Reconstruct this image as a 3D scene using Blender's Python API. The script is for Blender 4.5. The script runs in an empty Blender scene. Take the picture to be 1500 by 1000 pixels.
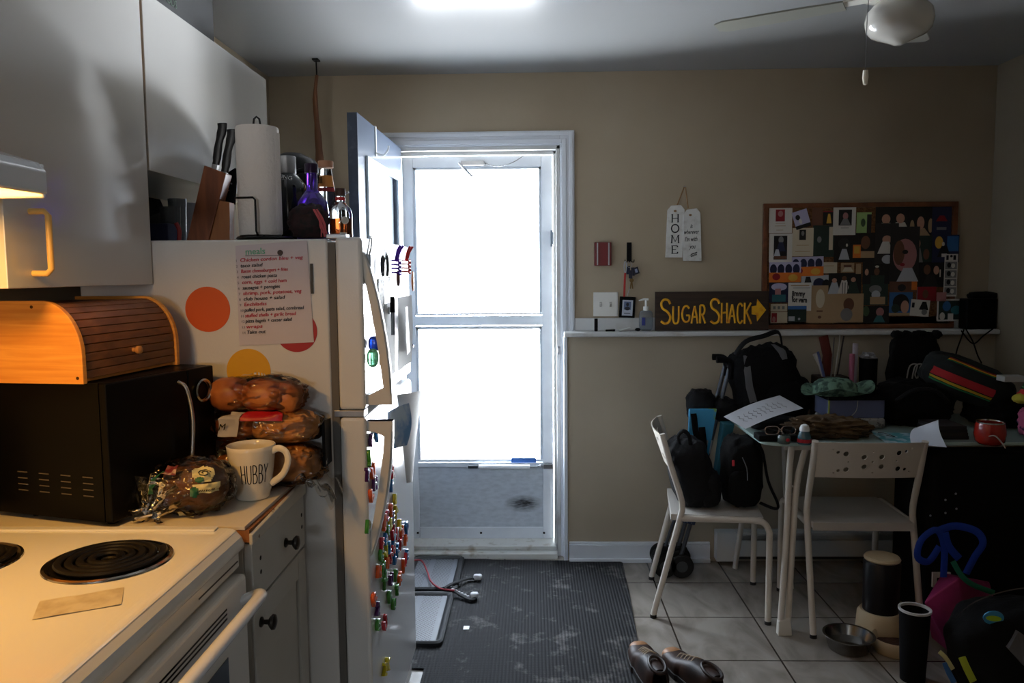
import bpy, bmesh, math, random
from mathutils import Vector, Matrix, noise, Euler
R_ = math.radians
SC = bpy.context.scene
COL = SC.collection

# ------------------------------------------------------------------ camera
FPX = 1150.0
PITCH, YAW, ROLL = R_(4.98), R_(-1.535), R_(0.509)
EYE = Vector((0, 0, 1.42))
_cy, _sy, _cp, _sp = math.cos(YAW), math.sin(YAW), math.cos(PITCH), math.sin(PITCH)
CF = Vector((_sy*_cp, _cy*_cp, -_sp))
_r0 = Vector((_cy, -_sy, 0)); _d0 = CF.cross(_r0)
CR = math.cos(ROLL)*_r0 + math.sin(ROLL)*_d0
CD = -math.sin(ROLL)*_r0 + math.cos(ROLL)*_d0
cam_data = bpy.data.cameras.new('camera')
cam = bpy.data.objects.new('camera', cam_data); COL.objects.link(cam)
cam.matrix_world = Matrix(((CR.x, -CD.x, -CF.x, EYE.x), (CR.y, -CD.y, -CF.y, EYE.y), (CR.z, -CD.z, -CF.z, EYE.z), (0, 0, 0, 1)))
cam_data.sensor_width = 36; cam_data.lens = FPX/1500*36
cam_data.clip_start = 0.02
SC.camera = cam

# ------------------------------------------------------------------ colour management and light
SC.view_settings.view_transform = 'Standard'
SC.view_settings.look = 'None'
SC.view_settings.gamma = 1.0
SC.view_settings.use_curve_mapping = False
SC.view_settings.exposure = 0.0
SKY = 40.0
world = bpy.data.worlds.new('overcast_sky'); SC.world = world
world.use_nodes = True
bgn = world.node_tree.nodes['Background']
# overcast sky above a much brighter sunlit snowfield below the horizon
_nt = world.node_tree
_tc = _nt.nodes.new('ShaderNodeTexCoord'); _sx = _nt.nodes.new('ShaderNodeSeparateXYZ'); _rp = _nt.nodes.new('ShaderNodeValToRGB')
_ma = _nt.nodes.new('ShaderNodeMath'); _ma.operation = 'MULTIPLY_ADD'; _ma.inputs[1].default_value = .5; _ma.inputs[2].default_value = .5
_nt.links.new(_tc.outputs['Generated'], _sx.inputs[0]); _nt.links.new(_sx.outputs['Z'], _ma.inputs[0]); _nt.links.new(_ma.outputs[0], _rp.inputs['Fac'])
_rp.color_ramp.elements[0].position = .47; _rp.color_ramp.elements[0].color = (1.0, 1.0, .99, 1)
_rp.color_ramp.elements[1].position = .53; _rp.color_ramp.elements[1].color = (.34, .375, .41, 1)
_nt.links.new(_rp.outputs['Color'], bgn.inputs[0])
bgn.inputs[1].default_value = SKY

def add_portal(loc, rot, sx, sy):
    l = bpy.data.lights.new('portal', 'AREA'); l.shape = 'RECTANGLE'; l.size = sx; l.size_y = sy
    l.cycles.is_portal = True
    o = bpy.data.objects.new('daylight_portal', l); COL.objects.link(o)
    o.location = loc; o.rotation_euler = rot
    return o
# low sun glancing up off the snow through the open doorway
gl = bpy.data.lights.new('snow_glint', 'SUN'); gl.energy = 4.6; gl.angle = R_(6); gl.color = (.93, .96, 1)
go = bpy.data.objects.new('snow_glint', gl); COL.objects.link(go); go.location = (.7, 6, 1.2)
go.rotation_euler = Vector((-.79, -1.87, .355)).to_track_quat('-Z', 'Y').to_euler()
add_portal((-0.27, 4.06, 1.05), (R_(-90), 0, 0), 0.86, 2.1)      # open doorway
add_portal((-.55, -2.92, 1.5), (R_(90), 0, 0), .74, .5)        # small unseen window added behind the camera for fill light

def at(px, py, x=None, y=None, z=None):
    d = CF*FPX + CR*(px-750) + CD*(py-500)
    t = (x-EYE.x)/d.x if x is not None else (y-EYE.y)/d.y if y is not None else (z-EYE.z)/d.z
    return EYE + d*t

# ------------------------------------------------------------------ materials
def lin(c):
    r = []
    for v in c[:3]:
        v = v/255
        r.append(v/12.92 if v <= .04045 else ((v+.055)/1.055)**2.4)
    return (*r, 1)
MATS = {}
def mat(name, col=(200, 200, 200), rough=.5, metal=0, spec=.5, coat=0, trans=0, ior=1.45, emis=None, es=0,
        bump=None, var=None, sheen=0, stretch=None):
    """bump=(scale,strength); var=(scale,other colour,low,high); stretch scales object coordinates"""
    if name in MATS: return MATS[name]
    m = bpy.data.materials.new(name); m.use_nodes = True; nt = m.node_tree; n = nt.nodes; L = nt.links
    b = n['Principled BSDF']
    b.inputs['Base Color'].default_value = lin(col)
    b.inputs['Roughness'].default_value = rough
    b.inputs['Metallic'].default_value = metal
    b.inputs['Specular IOR Level'].default_value = spec
    b.inputs['Coat Weight'].default_value = coat
    b.inputs['Coat Roughness'].default_value = .08
    b.inputs['Transmission Weight'].default_value = trans
    b.inputs['IOR'].default_value = ior
    b.inputs['Sheen Weight'].default_value = sheen
    if emis: b.inputs['Emission Color'].default_value = lin(emis); b.inputs['Emission Strength'].default_value = es
    tc = mp = None
    if bump or var:
        tc = n.new('ShaderNodeTexCoord'); mp = n.new('ShaderNodeMapping')
        L.new(tc.outputs['Object'], mp.inputs['Vector'])
        if stretch: mp.inputs['Scale'].default_value = stretch
    if var:
        t = n.new('ShaderNodeTexNoise'); t.inputs['Scale'].default_value = var[0]; t.inputs['Detail'].default_value = 5
        L.new(mp.outputs[0], t.inputs['Vector'])
        r = n.new('ShaderNodeValToRGB'); r.color_ramp.elements[0].position = var[2]; r.color_ramp.elements[1].position = var[3]
        r.color_ramp.elements[0].color = lin(var[1]); r.color_ramp.elements[1].color = lin(col)
        L.new(t.outputs['Fac'], r.inputs['Fac']); L.new(r.outputs['Color'], b.inputs['Base Color'])
    if bump:
        t = n.new('ShaderNodeTexNoise'); t.inputs['Scale'].default_value = bump[0]; t.inputs['Detail'].default_value = 4
        L.new(mp.outputs[0], t.inputs['Vector'])
        bp = n.new('ShaderNodeBump'); bp.inputs['Strength'].default_value = bump[1]; bp.inputs['Distance'].default_value = .01
        L.new(t.outputs['Fac'], bp.inputs['Height']); L.new(bp.outputs[0], b.inputs['Normal'])
    MATS[name] = m
    return m
def film(name, tint=(255, 255, 255), gloss=.25, rough=.12, bumps=None, stretch=None):
    """thin clear sheet: transparent mixed with a glossy surface"""
    if name in MATS: return MATS[name]
    m = bpy.data.materials.new(name); m.use_nodes = True; nt = m.node_tree; n = nt.nodes; L = nt.links
    n.remove(n['Principled BSDF'])
    t = n.new('ShaderNodeBsdfTransparent'); t.inputs[0].default_value = lin(tint)
    g = n.new('ShaderNodeBsdfGlossy'); g.inputs['Roughness'].default_value = rough
    mx = n.new('ShaderNodeMixShader')
    fr = n.new('ShaderNodeLayerWeight'); fr.inputs['Blend'].default_value = gloss
    L.new(fr.outputs['Fresnel'], mx.inputs[0]); L.new(t.outputs[0], mx.inputs[1]); L.new(g.outputs[0], mx.inputs[2])
    L.new(mx.outputs[0], n['Material Output'].inputs[0])
    if bumps:
        tc = n.new('ShaderNodeTexCoord'); mp = n.new('ShaderNodeMapping'); L.new(tc.outputs['Object'], mp.inputs[0])
        if stretch: mp.inputs['Scale'].default_value = stretch
        x = n.new('ShaderNodeTexNoise'); x.inputs['Scale'].default_value = bumps[0]; L.new(mp.outputs[0], x.inputs['Vector'])
        bp = n.new('ShaderNodeBump'); bp.inputs['Strength'].default_value = bumps[1]; bp.inputs['Distance'].default_value = .02
        L.new(x.outputs['Fac'], bp.inputs['Height']); L.new(bp.outputs[0], g.inputs['Normal']); L.new(bp.outputs[0], fr.inputs['Normal'])
    MATS[name] = m
    return m
def wood(name, c1, c2, scale=(1, 12, 12), rough=.45, bands=6):
    if name in MATS: return MATS[name]
    m = bpy.data.materials.new(name); m.use_nodes = True; nt = m.node_tree; n = nt.nodes; L = nt.links
    b = n['Principled BSDF']; b.inputs['Roughness'].default_value = rough
    tc = n.new('ShaderNodeTexCoord'); mp = n.new('ShaderNodeMapping'); mp.inputs['Scale'].default_value = scale
    t = n.new('ShaderNodeTexNoise'); t.inputs['Scale'].default_value = bands; t.inputs['Detail'].default_value = 6; t.inputs['Distortion'].default_value = .6
    r = n.new('ShaderNodeValToRGB'); r.color_ramp.elements[0].color = lin(c1); r.color_ramp.elements[1].color = lin(c2)
    r.color_ramp.elements[0].position = .35; r.color_ramp.elements[1].position = .65
    L.new(tc.outputs['Object'], mp.inputs[0]); L.new(mp.outputs[0], t.inputs['Vector']); L.new(t.outputs['Fac'], r.inputs['Fac'])
    L.new(r.outputs['Color'], b.inputs['Base Color'])
    MATS[name] = m
    return m

# ------------------------------------------------------------------ mesh building
def basis(dirv, up=Vector((0, 0, 1))):
    z = Vector(dirv).normalized()
    x = up.cross(z)
    if x.length < 1e-4: x = Vector((1, 0, 0)).cross(z)
    x.normalize(); y = z.cross(x)
    return x, y, z
def smooth_path(pts, n=6, closed=False):
    P = [Vector(p) for p in pts]; out = []; N = len(P)
    if N < 3: return P
    rng = range(N if closed else N-1)
    for i in rng:
        if closed: a, b, c, d = P[(i-1) % N], P[i], P[(i+1) % N], P[(i+2) % N]
        else: a, b, c, d = P[max(i-1, 0)], P[i], P[i+1], P[min(i+2, N-1)]
        for k in range(n):
            t = k/n
            out.append(.5*((2*b)+(c-a)*t+(2*a-5*b+4*c-d)*t*t+(3*b-a-3*c+d)*t*t*t))
    if not closed: out.append(P[-1])
    return out
class B:
    def __init__(s): s.bm = bmesh.new(); s.mi = 0
    def m(s, i): s.mi = i; return s
    def face(s, vs):
        try:
            f = s.bm.faces.new(vs); f.material_index = s.mi; return f
        except ValueError: return None
    def verts(s, pts): return [s.bm.verts.new(p) for p in pts]
    def box(s, a, b, M=None):
        (x0, y0, z0), (x1, y1, z1) = a, b
        x0, x1 = sorted((x0, x1)); y0, y1 = sorted((y0, y1)); z0, z1 = sorted((z0, z1))
        P = [Vector(p) for p in ((x0,y0,z0),(x1,y0,z0),(x1,y1,z0),(x0,y1,z0),(x0,y0,z1),(x1,y0,z1),(x1,y1,z1),(x0,y1,z1))]
        if M: P = [M @ p for p in P]
        v = s.verts(P)
        for f in ((3,2,1,0),(4,5,6,7),(0,1,5,4),(1,2,6,5),(2,3,7,6),(3,0,4,7)): s.face([v[i] for i in f])
        return s
    def cbox(s, c, d, M=None):
        c = Vector(c); d = Vector(d)/2
        return s.box(c-d, c+d, M)
    def hexa(s, P):
        v = s.verts(P)
        for f in ((3,2,1,0),(4,5,6,7),(0,1,5,4),(1,2,6,5),(2,3,7,6),(3,0,4,7)): s.face([v[i] for i in f])
        return s
    def cyl(s, p, q, r, r2=None, n=16, caps=True):
        p, q = Vector(p), Vector(q); r2 = r if r2 is None else r2
        x, y, z = basis(q-p)
        A = s.verts([p+(x*math.cos(t)+y*math.sin(t))*r for t in [2*math.pi*i/n for i in range(n)]])
        C = s.verts([q+(x*math.cos(t)+y*math.sin(t))*r2 for t in [2*math.pi*i/n for i in range(n)]])
        for i in range(n): s.face([A[i], A[(i+1) % n], C[(i+1) % n], C[i]])
        if caps: s.face(A[::-1]); s.face(C)
        return s
    def tube(s, pts, r, n=8, smooth=0, closed=False, flat=None, nrm=None):
        """flat=(wa,wb): elliptical section, wa across, wb along nrm; r may be a list"""
        P = smooth_path(pts, smooth, closed) if smooth else [Vector(p) for p in pts]
        N = len(P); rings = []; up = None
        for i, p in enumerate(P):
            if closed: d = P[(i+1) % N]-P[(i-1) % N]
            else: d = P[min(i+1, N-1)]-P[max(i-1, 0)]
            if d.length < 1e-9: d = Vector((0, 0, 1))
            d.normalize()
            if nrm is not None:
                y = Vector(nrm).normalized(); x = y.cross(d)
                if x.length < 1e-4: x = basis(d)[0]
                x.normalize()
            else:
                if up is None: x, y, _ = basis(d); up = y
                x = up.cross(d)
                if x.length < 1e-4: x = basis(d)[0]
                x.normalize(); y = d.cross(x); up = y
            rr = r[min(int(i*len(r)/N), len(r)-1)] if isinstance(r, (list, tuple)) else r
            wa, wb = flat if flat else (1, 1)
            rings.append(s.verts([p+(x*math.cos(t)*wa+y*math.sin(t)*wb)*rr for t in [2*math.pi*k/n for k in range(n)]]))
        for i in range(N if closed else N-1):
            a, b = rings[i], rings[(i+1) % N]
            for k in range(n): s.face([a[k], a[(k+1) % n], b[(k+1) % n], b[k]])
        if not closed: s.face(rings[0][::-1]); s.face(rings[-1])
        return s
    def lathe(s, prof, c=(0, 0, 0), n=28, M=None):
        c = Vector(c); rings = []
        for r, z in prof:
            pts = [Vector((r*math.cos(t), r*math.sin(t), z)) for t in [2*math.pi*k/n for k in range(n)]] if r > 1e-5 else [Vector((0, 0, z))]
            pts = [(M @ p if M else p)+c for p in pts]
            rings.append(s.verts(pts))
        for a, b in zip(rings, rings[1:]):
            for k in range(n):
                k2 = (k+1) % n
                if len(a) == 1 and len(b) == 1: continue
                if len(a) == 1: s.face([a[0], b[k2], b[k]])
                elif len(b) == 1: s.face([a[k], a[k2], b[0]])
                else: s.face([a[k], a[k2], b[k2], b[k]])
        return s
    def prism(s, poly, M, d):
        """poly in local XY, extruded along local Z by d"""
        A = s.verts([M @ Vector((x, y, 0)) for x, y in poly]); C = s.verts([M @ Vector((x, y, d)) for x, y in poly])
        n = len(A)
        s.face(A[::-1]); s.face(C)
        for i in range(n): s.face([A[i], A[(i+1) % n], C[(i+1) % n], C[i]])
        return s
    def grid(s, fn, nu, nv, thick=0):
        V = [[Vector(fn(i/nu, j/nv)) for j in range(nv+1)] for i in range(nu+1)]
        v = [[s.bm.verts.new(p) for p in r] for r in V]
        for i in range(nu):
            for j in range(nv): s.face([v[i][j], v[i+1][j], v[i+1][j+1], v[i][j+1]])
        if thick:
            def nr(i, j):
                a = V[min(i+1, nu)][j]-V[max(i-1, 0)][j]; b = V[i][min(j+1, nv)]-V[i][max(j-1, 0)]
                return a.cross(b).normalized()*thick
            w = [[s.bm.verts.new(V[i][j]-nr(i, j)) for j in range(nv+1)] for i in range(nu+1)]
            for i in range(nu):
                for j in range(nv): s.face([w[i][j+1], w[i+1][j+1], w[i+1][j], w[i][j]])
            for i in range(nu):
                s.face([v[i+1][0], v[i][0], w[i][0], w[i+1][0]]); s.face([v[i][nv], v[i+1][nv], w[i+1][nv], w[i][nv]])
            for j in range(nv):
                s.face([v[0][j], v[0][j+1], w[0][j+1], w[0][j]]); s.face([v[nu][j+1], v[nu][j], w[nu][j], w[nu][j+1]])
        return s
    def blob(s, c, rad, e=1.0, amp=0, fr=6, seed=0, rot=None, nu=24, nv=16, fn=None, flatz=None):
        f = blobf(c, rad, e, amp, fr, seed, rot, fn, flatz)
        rings = []
        for j in range(nv+1):
            v = j/nv
            if j in (0, nv): rings.append([s.bm.verts.new(f(0, v))])
            else: rings.append([s.bm.verts.new(f(i/nu, v)) for i in range(nu)])
        for a, b in zip(rings, rings[1:]):
            for k in range(nu):
                k2 = (k+1) % nu
                if len(a) == 1: s.face([a[0], b[k2], b[k]])
                elif len(b) == 1: s.face([a[k], a[k2], b[0]])
                else: s.face([a[k], a[k2], b[k2], b[k]])
        return s
    def patch(s, f, u0, u1, v0, v1, off=1.02, nu=8, nv=6, shape=None):
        """lies on blob surface function f(u,v,k)"""
        g = [[s.bm.verts.new(f(u0+(u1-u0)*i/nu, v0+(v1-v0)*j/nv, off)) for j in range(nv+1)] for i in range(nu+1)]
        for i in range(nu):
            for j in range(nv):
                if shape:
                    a = 2*(i+.5)/nu-1; b = 2*(j+.5)/nv-1
                    if a*a+b*b > 1.05: continue
                s.face([g[i][j], g[i][j+1], g[i+1][j+1], g[i+1][j]])
        return s
    def make(s, name, mats, parent=None, local=False, smooth=False, bevel=0, sub=0, solid=0, seg=2, angle=35):
        bmesh.ops.recalc_face_normals(s.bm, faces=s.bm.faces[:])
        me = bpy.data.meshes.new(name); s.bm.to_mesh(me); s.bm.free()
        o = bpy.data.objects.new(name, me); COL.objects.link(o)
        if not isinstance(mats, (list, tuple)): mats = [mats]
        for m_ in mats: me.materials.append(m_)
        if smooth:
            for p in me.polygons: p.use_smooth = True
            try: me.set_sharp_from_angle(angle=R_(angle if smooth is True else smooth))
            except Exception: pass
        if parent is not None:
            if not local: me.transform(ROOTM[parent.name].inverted())
            o.parent = parent; ROOTM[o.name] = ROOTM[parent.name]
        else:
            if not local and len(me.vertices):
                xs = [v.co for v in me.vertices]
                c = Vector(((min(v.x for v in xs)+max(v.x for v in xs))/2, (min(v.y for v in xs)+max(v.y for v in xs))/2, min(v.z for v in xs)))
                me.transform(Matrix.Translation(-c)); o.location = c
            ROOTM[o.name] = Matrix.Translation(o.location)
        if bevel:
            b = o.modifiers.new('bevel', 'BEVEL'); b.width = bevel; b.segments = seg; b.limit_method = 'ANGLE'; b.angle_limit = R_(40)
            b.harden_normals = False
        if solid: q = o.modifiers.new('solid', 'SOLIDIFY'); q.thickness = solid; q.offset = 0
        if sub: q = o.modifiers.new('sub', 'SUBSURF'); q.levels = sub; q.render_levels = sub
        return o
ROOTM = {}
def blobf(c, rad, e=1.0, amp=0, fr=6, seed=0, rot=None, fn=None, flatz=None):
    c = Vector(c); rot = rot or Matrix.Identity(3)
    if isinstance(rot, Euler): rot = rot.to_matrix()
    def sg(a, p): return math.copysign(abs(a)**p, a)
    def f(u, v, k=1.0):
        th = 2*math.pi*u; ph = math.pi*(v-.5)
        d = Vector((sg(math.cos(ph), e)*sg(math.cos(th), e), sg(math.cos(ph), e)*sg(math.sin(th), e), sg(math.sin(ph), e)))
        if amp: d = d*(1+amp*noise.noise(d*fr*.5+Vector((seed*7.3, seed*1.7, 0)))+amp*.5*noise.noise(d*fr+Vector((0, seed*3.1, 9))))
        if fn: d = fn(d)
        p = Vector((d.x*rad[0], d.y*rad[1], d.z*rad[2]))*k
        p = rot @ p
        if flatz is not None and p.z < flatz: p.z = flatz
        return c+p
    return f
def tag(o, label=None, cat=None, group=None, kind=None):
    if label: o['label'] = label
    if cat: o['category'] = cat
    if group: o['group'] = group
    if kind: o['kind'] = kind
    return o
def thing(name, label, cat, loc=(0, 0, 0), rz=0, group=None, rot=None):
    o = bpy.data.objects.new(name, None); COL.objects.link(o)
    o.empty_display_size = .05
    o.location = loc; o.rotation_euler = rot if rot else (0, 0, rz)
    ROOTM[o.name] = Matrix.Translation(Vector(loc)) @ Euler(rot if rot else (0, 0, rz)).to_matrix().to_4x4()
    return tag(o, label, cat, group)
def struct(b, name, m, parent=None, **k):
    o = b.make(name, m, parent, **k); o['kind'] = 'structure'; return o
def dup(root, loc, rz=None, label=None):
    r = root.copy(); COL.objects.link(r); r.location = loc
    if rz is not None: r.rotation_euler = (0, 0, rz)
    if label: r['label'] = label
    for ch in list(root.children):
        c = ch.copy(); COL.objects.link(c); c.parent = r
        for g in list(ch.children):
            d = g.copy(); COL.objects.link(d); d.parent = c
    ROOTM[r.name] = Matrix.Translation(Vector(loc)) @ Euler(r.rotation_euler).to_matrix().to_4x4()
    return r
def frame(o, x, y):
    """matrix with local X along x, local Y along y, origin o"""
    x = Vector(x).normalized(); y = Vector(y).normalized(); z = x.cross(y).normalized()
    return Matrix(((x.x, y.x, z.x, o[0]), (x.y, y.y, z.y, o[1]), (x.z, y.z, z.z, o[2]), (0, 0, 0, 1)))
def text(name, s, m, M, size, parent, depth=.0006, align='LEFT', shear=0, label=None, squash=1.0, bold=0):
    """printed or written words as a thin mesh in plane M"""
    cu = bpy.data.curves.new(name, 'FONT'); cu.body = s; cu.size = size; cu.extrude = depth/2; cu.align_x = align
    cu.shear = shear; cu.offset = bold; cu.resolution_u = 3
    t = bpy.data.objects.new('tmp_text', cu)
    me = bpy.data.meshes.new_from_object(t)
    bpy.data.objects.remove(t); me.name = name
    me.transform(Matrix.Diagonal((squash, 1, 1, 1)))
    o = bpy.data.objects.new(name, me); COL.objects.link(o)
    me.materials.clear(); me.materials.append(m)
    me.transform(M)
    if parent is not None:
        me.transform(ROOTM[parent.name].inverted()); o.parent = parent; ROOTM[o.name] = ROOTM[parent.name]
    if label: o['label'] = label
    return o
STROKE = {
 'S': [[(.52,.82),(.42,.97),(.2,1),(.06,.85),(.12,.64),(.36,.5),(.52,.3),(.46,.08),(.25,0),(.04,.1)]],
 'U': [[(.05,1),(.05,.3),(.12,.05),(.3,0),(.45,.1),(.5,.4),(.5,1)],],
 'G': [[(.5,.85),(.35,1),(.15,.92),(.04,.55),(.1,.15),(.3,0),(.5,.12),(.52,.42)],[(.52,.42),(.3,.42)]],
 'A': [[(.02,0),(.16,.6),(.28,1)],[(.28,1),(.42,.5),(.52,0)],[(.13,.38),(.43,.38)]],
 'R': [[(.06,0),(.06,1)],[(.06,1),(.35,.98),(.46,.75),(.35,.52),(.08,.48)],[(.25,.48),(.52,0)]],
 'H': [[(.05,0),(.07,1)],[(.5,0),(.48,1)],[(.06,.5),(.5,.54)]],
 'C': [[(.5,.85),(.32,1),(.12,.88),(.04,.5),(.12,.12),(.32,0),(.5,.15)]],
 'K': [[(.06,0),(.06,1)],[(.5,1),(.1,.48)],[(.2,.55),(.54,0)]],
 'B': [[(.06,0),(.06,1)],[(.06,1),(.35,.96),(.44,.76),(.32,.55),(.06,.52)],[(.06,.52),(.4,.48),(.52,.24),(.38,.03),(.06,0)]],
 'Y': [[(.02,1),(.25,.5)],[(.52,1),(.25,.5),(.2,0)]],
 'O': [[(.28,1),(.08,.85),(.03,.5),(.08,.15),(.28,0),(.48,.15),(.53,.5),(.48,.85),(.28,1)]],
 'M': [[(.02,0),(.08,1)],[(.08,1),(.28,.3)],[(.28,.3),(.5,1)],[(.5,1),(.56,0)]],
 'E': [[(.06,0),(.06,1)],[(.06,1),(.48,1)],[(.06,.52),(.4,.52)],[(.06,0),(.5,0)]],
}
def strokes(b, ch, mapf, w, h, r, nrm, ox=0, oy=0, flat=(1, .35), sm=4):
    for pl in STROKE[ch]:
        pts = smooth_path([Vector((x, y, 0)) for x, y in pl], sm) if len(pl) > 2 else [Vector((pl[0][0]+(pl[1][0]-pl[0][0])*t/4, pl[0][1]+(pl[1][1]-pl[0][1])*t/4, 0)) for t in range(5)]
        W = [mapf(ox+p.x*w, oy+p.y*h) for p in pts]
        b.tube(W, r, n=8, flat=flat, nrm=nrm(W[0]) if callable(nrm) else nrm)
# ------------------------------------------------------------------ the room shell
XL, XR, YB, YF, ZC = -1.27, 2.2, 3.86, -2.8, 2.375
wall_m = mat('wall_paint', (172, 157, 134), rough=.55, bump=(60, .06), var=(1.4, (164, 148, 124), .35, .65))
lowwall_m = mat('lower_wall_paint', (178, 166, 146), rough=.6, bump=(60, .06), var=(1.2, (169, 156, 135), .35, .65))
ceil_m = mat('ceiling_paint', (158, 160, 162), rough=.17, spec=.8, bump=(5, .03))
white_trim = mat('white_trim_paint', (226, 230, 236), rough=.4, var=(3, (220, 223, 228), .3, .6))
grubby_trim = mat('grubby_trim_paint', (206, 206, 204), rough=.45, var=(9, (186, 180, 172), .25, .45))

def floor_mat():
    m = bpy.data.materials.new('marbled_floor_tile'); m.use_nodes = True; nt = m.node_tree; n = nt.nodes; L = nt.links
    b = n['Principled BSDF']; b.inputs['Roughness'].default_value = .2
    tc = n.new('ShaderNodeTexCoord'); mp = n.new('ShaderNodeMapping'); L.new(tc.outputs['Object'], mp.inputs[0])
    mp.inputs['Location'].default_value = (-.551+.349*10, -3.145+.363*20, 0)
    br = n.new('ShaderNodeTexBrick'); br.offset = 0; br.squash = 1
    br.inputs['Scale'].default_value = 1; br.inputs['Brick Width'].default_value = .349; br.inputs['Row Height'].default_value = .363
    br.inputs['Mortar Size'].default_value = .0035; br.inputs['Mortar Smooth'].default_value = .1; br.inputs['Bias'].default_value = 0
    L.new(mp.outputs[0], br.inputs['Vector'])
    t = n.new('ShaderNodeTexNoise'); t.inputs['Scale'].default_value = 4; t.inputs['Detail'].default_value = 7; t.inputs['Distortion'].default_value = 1.6
    mp2 = n.new('ShaderNodeMapping'); mp2.inputs['Rotation'].default_value = (0, 0, .6); mp2.inputs['Scale'].default_value = (1.6, .7, 1)
    L.new(tc.outputs['Object'], mp2.inputs[0]); L.new(mp2.outputs[0], t.inputs['Vector'])
    r = n.new('ShaderNodeValToRGB'); r.color_ramp.elements[0].color = lin((128, 120, 110)); r.color_ramp.elements[1].color = lin((160, 153, 144))
    r.color_ramp.elements[0].position = .3; r.color_ramp.elements[1].position = .62
    L.new(t.outputs['Fac'], r.inputs['Fac'])
    L.new(r.outputs[0], br.inputs['Color1']); L.new(r.outputs[0], br.inputs['Color2']); br.inputs['Mortar'].default_value = lin((58, 50, 44))
    L.new(br.outputs['Color'], b.inputs['Base Color'])
    bp = n.new('ShaderNodeBump'); bp.inputs['Strength'].default_value = .5; bp.inputs['Distance'].default_value = .003; bp.invert = True
    L.new(br.outputs['Fac'], bp.inputs['Height']); L.new(bp.outputs[0], b.inputs['Normal'])
    return m
fl = B().box((XL-.1, YF-.1, -.1), (XR+.1, YB+.16, 0)).make('floor', floor_mat(), local=True); fl['kind'] = 'structure'
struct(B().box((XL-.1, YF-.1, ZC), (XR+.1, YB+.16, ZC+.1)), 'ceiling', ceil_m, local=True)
struct(B().box((XL-.12, YF-.1, 0), (XL, YB+.16, ZC)), 'wall_left', wall_m, local=True)
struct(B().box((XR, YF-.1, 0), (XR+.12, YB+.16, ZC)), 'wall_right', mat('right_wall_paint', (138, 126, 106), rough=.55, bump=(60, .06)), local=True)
DX0, DX1, DZ = -.672, .135, 2.03
b = B(); b.box((XL, YB, 0), (DX0, YB+.16, ZC)); b.box((DX1, YB, 0), (XR, YB+.16, ZC)); b.box((DX0, YB, DZ), (DX1, YB+.16, ZC))
struct(b, 'wall_back', wall_m, local=True)
WX0, WX1, WZ0, WZ1 = -.9, -.2, 1.28, 1.72
b = B(); b.box((XL, YF-.1, 0), (WX0, YF, ZC)); b.box((WX1, YF-.1, 0), (XR, YF, ZC)); b.box((WX0, YF-.1, 0), (WX1, YF, WZ0)); b.box((WX0, YF-.1, WZ1), (WX1, YF, ZC))
back_m = mat('brown_wall_paint', (110, 96, 80), rough=.6)
struct(b, 'wall_front', back_m, local=True)
w = B()
for a, c in (((WX0, WZ0), (WX1, WZ0+.03)), ((WX0, WZ1-.03), (WX1, WZ1)), ((WX0, WZ0+.03), (WX0+.03, WZ1-.03)), ((WX1-.03, WZ0+.03), (WX1, WZ1-.03))): w.box((a[0], YF-.07, a[1]), (c[0], YF-.03, c[1]))
struct(B().box((.06, YF, 0), (.16, -.5, ZC)), 'wall_light_blocker', back_m, local=True)  # unseen stub wall added to keep rear window light off the right side
struct(w, 'window_fill', white_trim, local=True)  # frame of the unseen rear window, added to let in fill light
struct(B().box((.166, 3.78, 0), (XR, YB, 1.112)), 'wall_half', lowwall_m, local=True)
b = B().box((.15, 3.742, 1.112), (XR, YB, 1.135))
o = struct(b, 'trim_1', grubby_trim, local=True, bevel=.006)
struct(B().box((.206, 3.846, 1.1355), (XR, YB, 1.197)), 'trim_2', grubby_trim, local=True, bevel=.003)
# casing round the doorway: stepped profile
def casing(b, x0, x1, z0, z1):
    b.box((x0, 3.842, z0), (x1, YB, z1))
b = B()
for (a0, a1, yy) in ((0, .07, 3.846), (.008, .03, 3.836), (.045, .063, 3.838)):
    b.box((DX1+a0-.0, yy, 0), (DX1+a1, YB, DZ+a1)); b.box((DX0-a1, yy, 0), (DX0-a0, YB, DZ+a1)); b.box((DX0-a0, yy, DZ+a0), (DX1+a0, YB, DZ+a1))
struct(b, 'trim_3', white_trim, local=True, bevel=.002)
b = B().box((DX1-.018, YB-.01, 0), (DX1, YB+.16, DZ)).box((DX0, YB-.01, 0), (DX0+.018, YB+.16, DZ)).box((DX0, YB-.01, DZ-.018), (DX1, YB+.16, DZ))
b.box((DX1-.032, YB+.035, .04), (DX1-.018, YB+.06, DZ-.018)); b.box((DX0+.018, YB+.035, DZ-.034), (DX1-.018, YB+.06, DZ-.018))
struct(b, 'trim_4', grubby_trim, local=True, bevel=.002)
# corner bead on the half wall's end, baseboard, threshold
struct(B().box((.148, 3.77, 0), (.166, YB, 1.112)), 'trim_5', white_trim, local=True, bevel=.003)
b = B().box((.172, 3.762, 0), (.86, 3.779, .088)).box((.172, 3.766, .088), (.86, 3.779, .1)).box((.172, 3.75, 0), (.86, 3.764, .02))
struct(b, 'baseboard_back', white_trim, local=True, bevel=.003)
struct(B().box((XR-.015, YF, 0), (XR, 3.77, .1)), 'baseboard_right', white_trim, local=True, bevel=.003)
b = B().box((DX0+.018, 3.80, 0), (DX1-.018, YB+.16, .028)).box((DX0+.02, 3.85, .028), (DX1-.02, YB+.16, .05))
struct(b, 'trim_6', mat('threshold_paint', (205, 205, 200), rough=.5, var=(20, (160, 148, 132), .25, .45)), local=True, bevel=.004)
# snow-bright yard outside the doorway
g = B().box((-1.6, YB+.17, -.25), (1.4, 5.4, -.12)).make('ground_outside', mat('yard_snow', (236, 238, 240), rough=.9), local=True); g['kind'] = 'structure'

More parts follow.
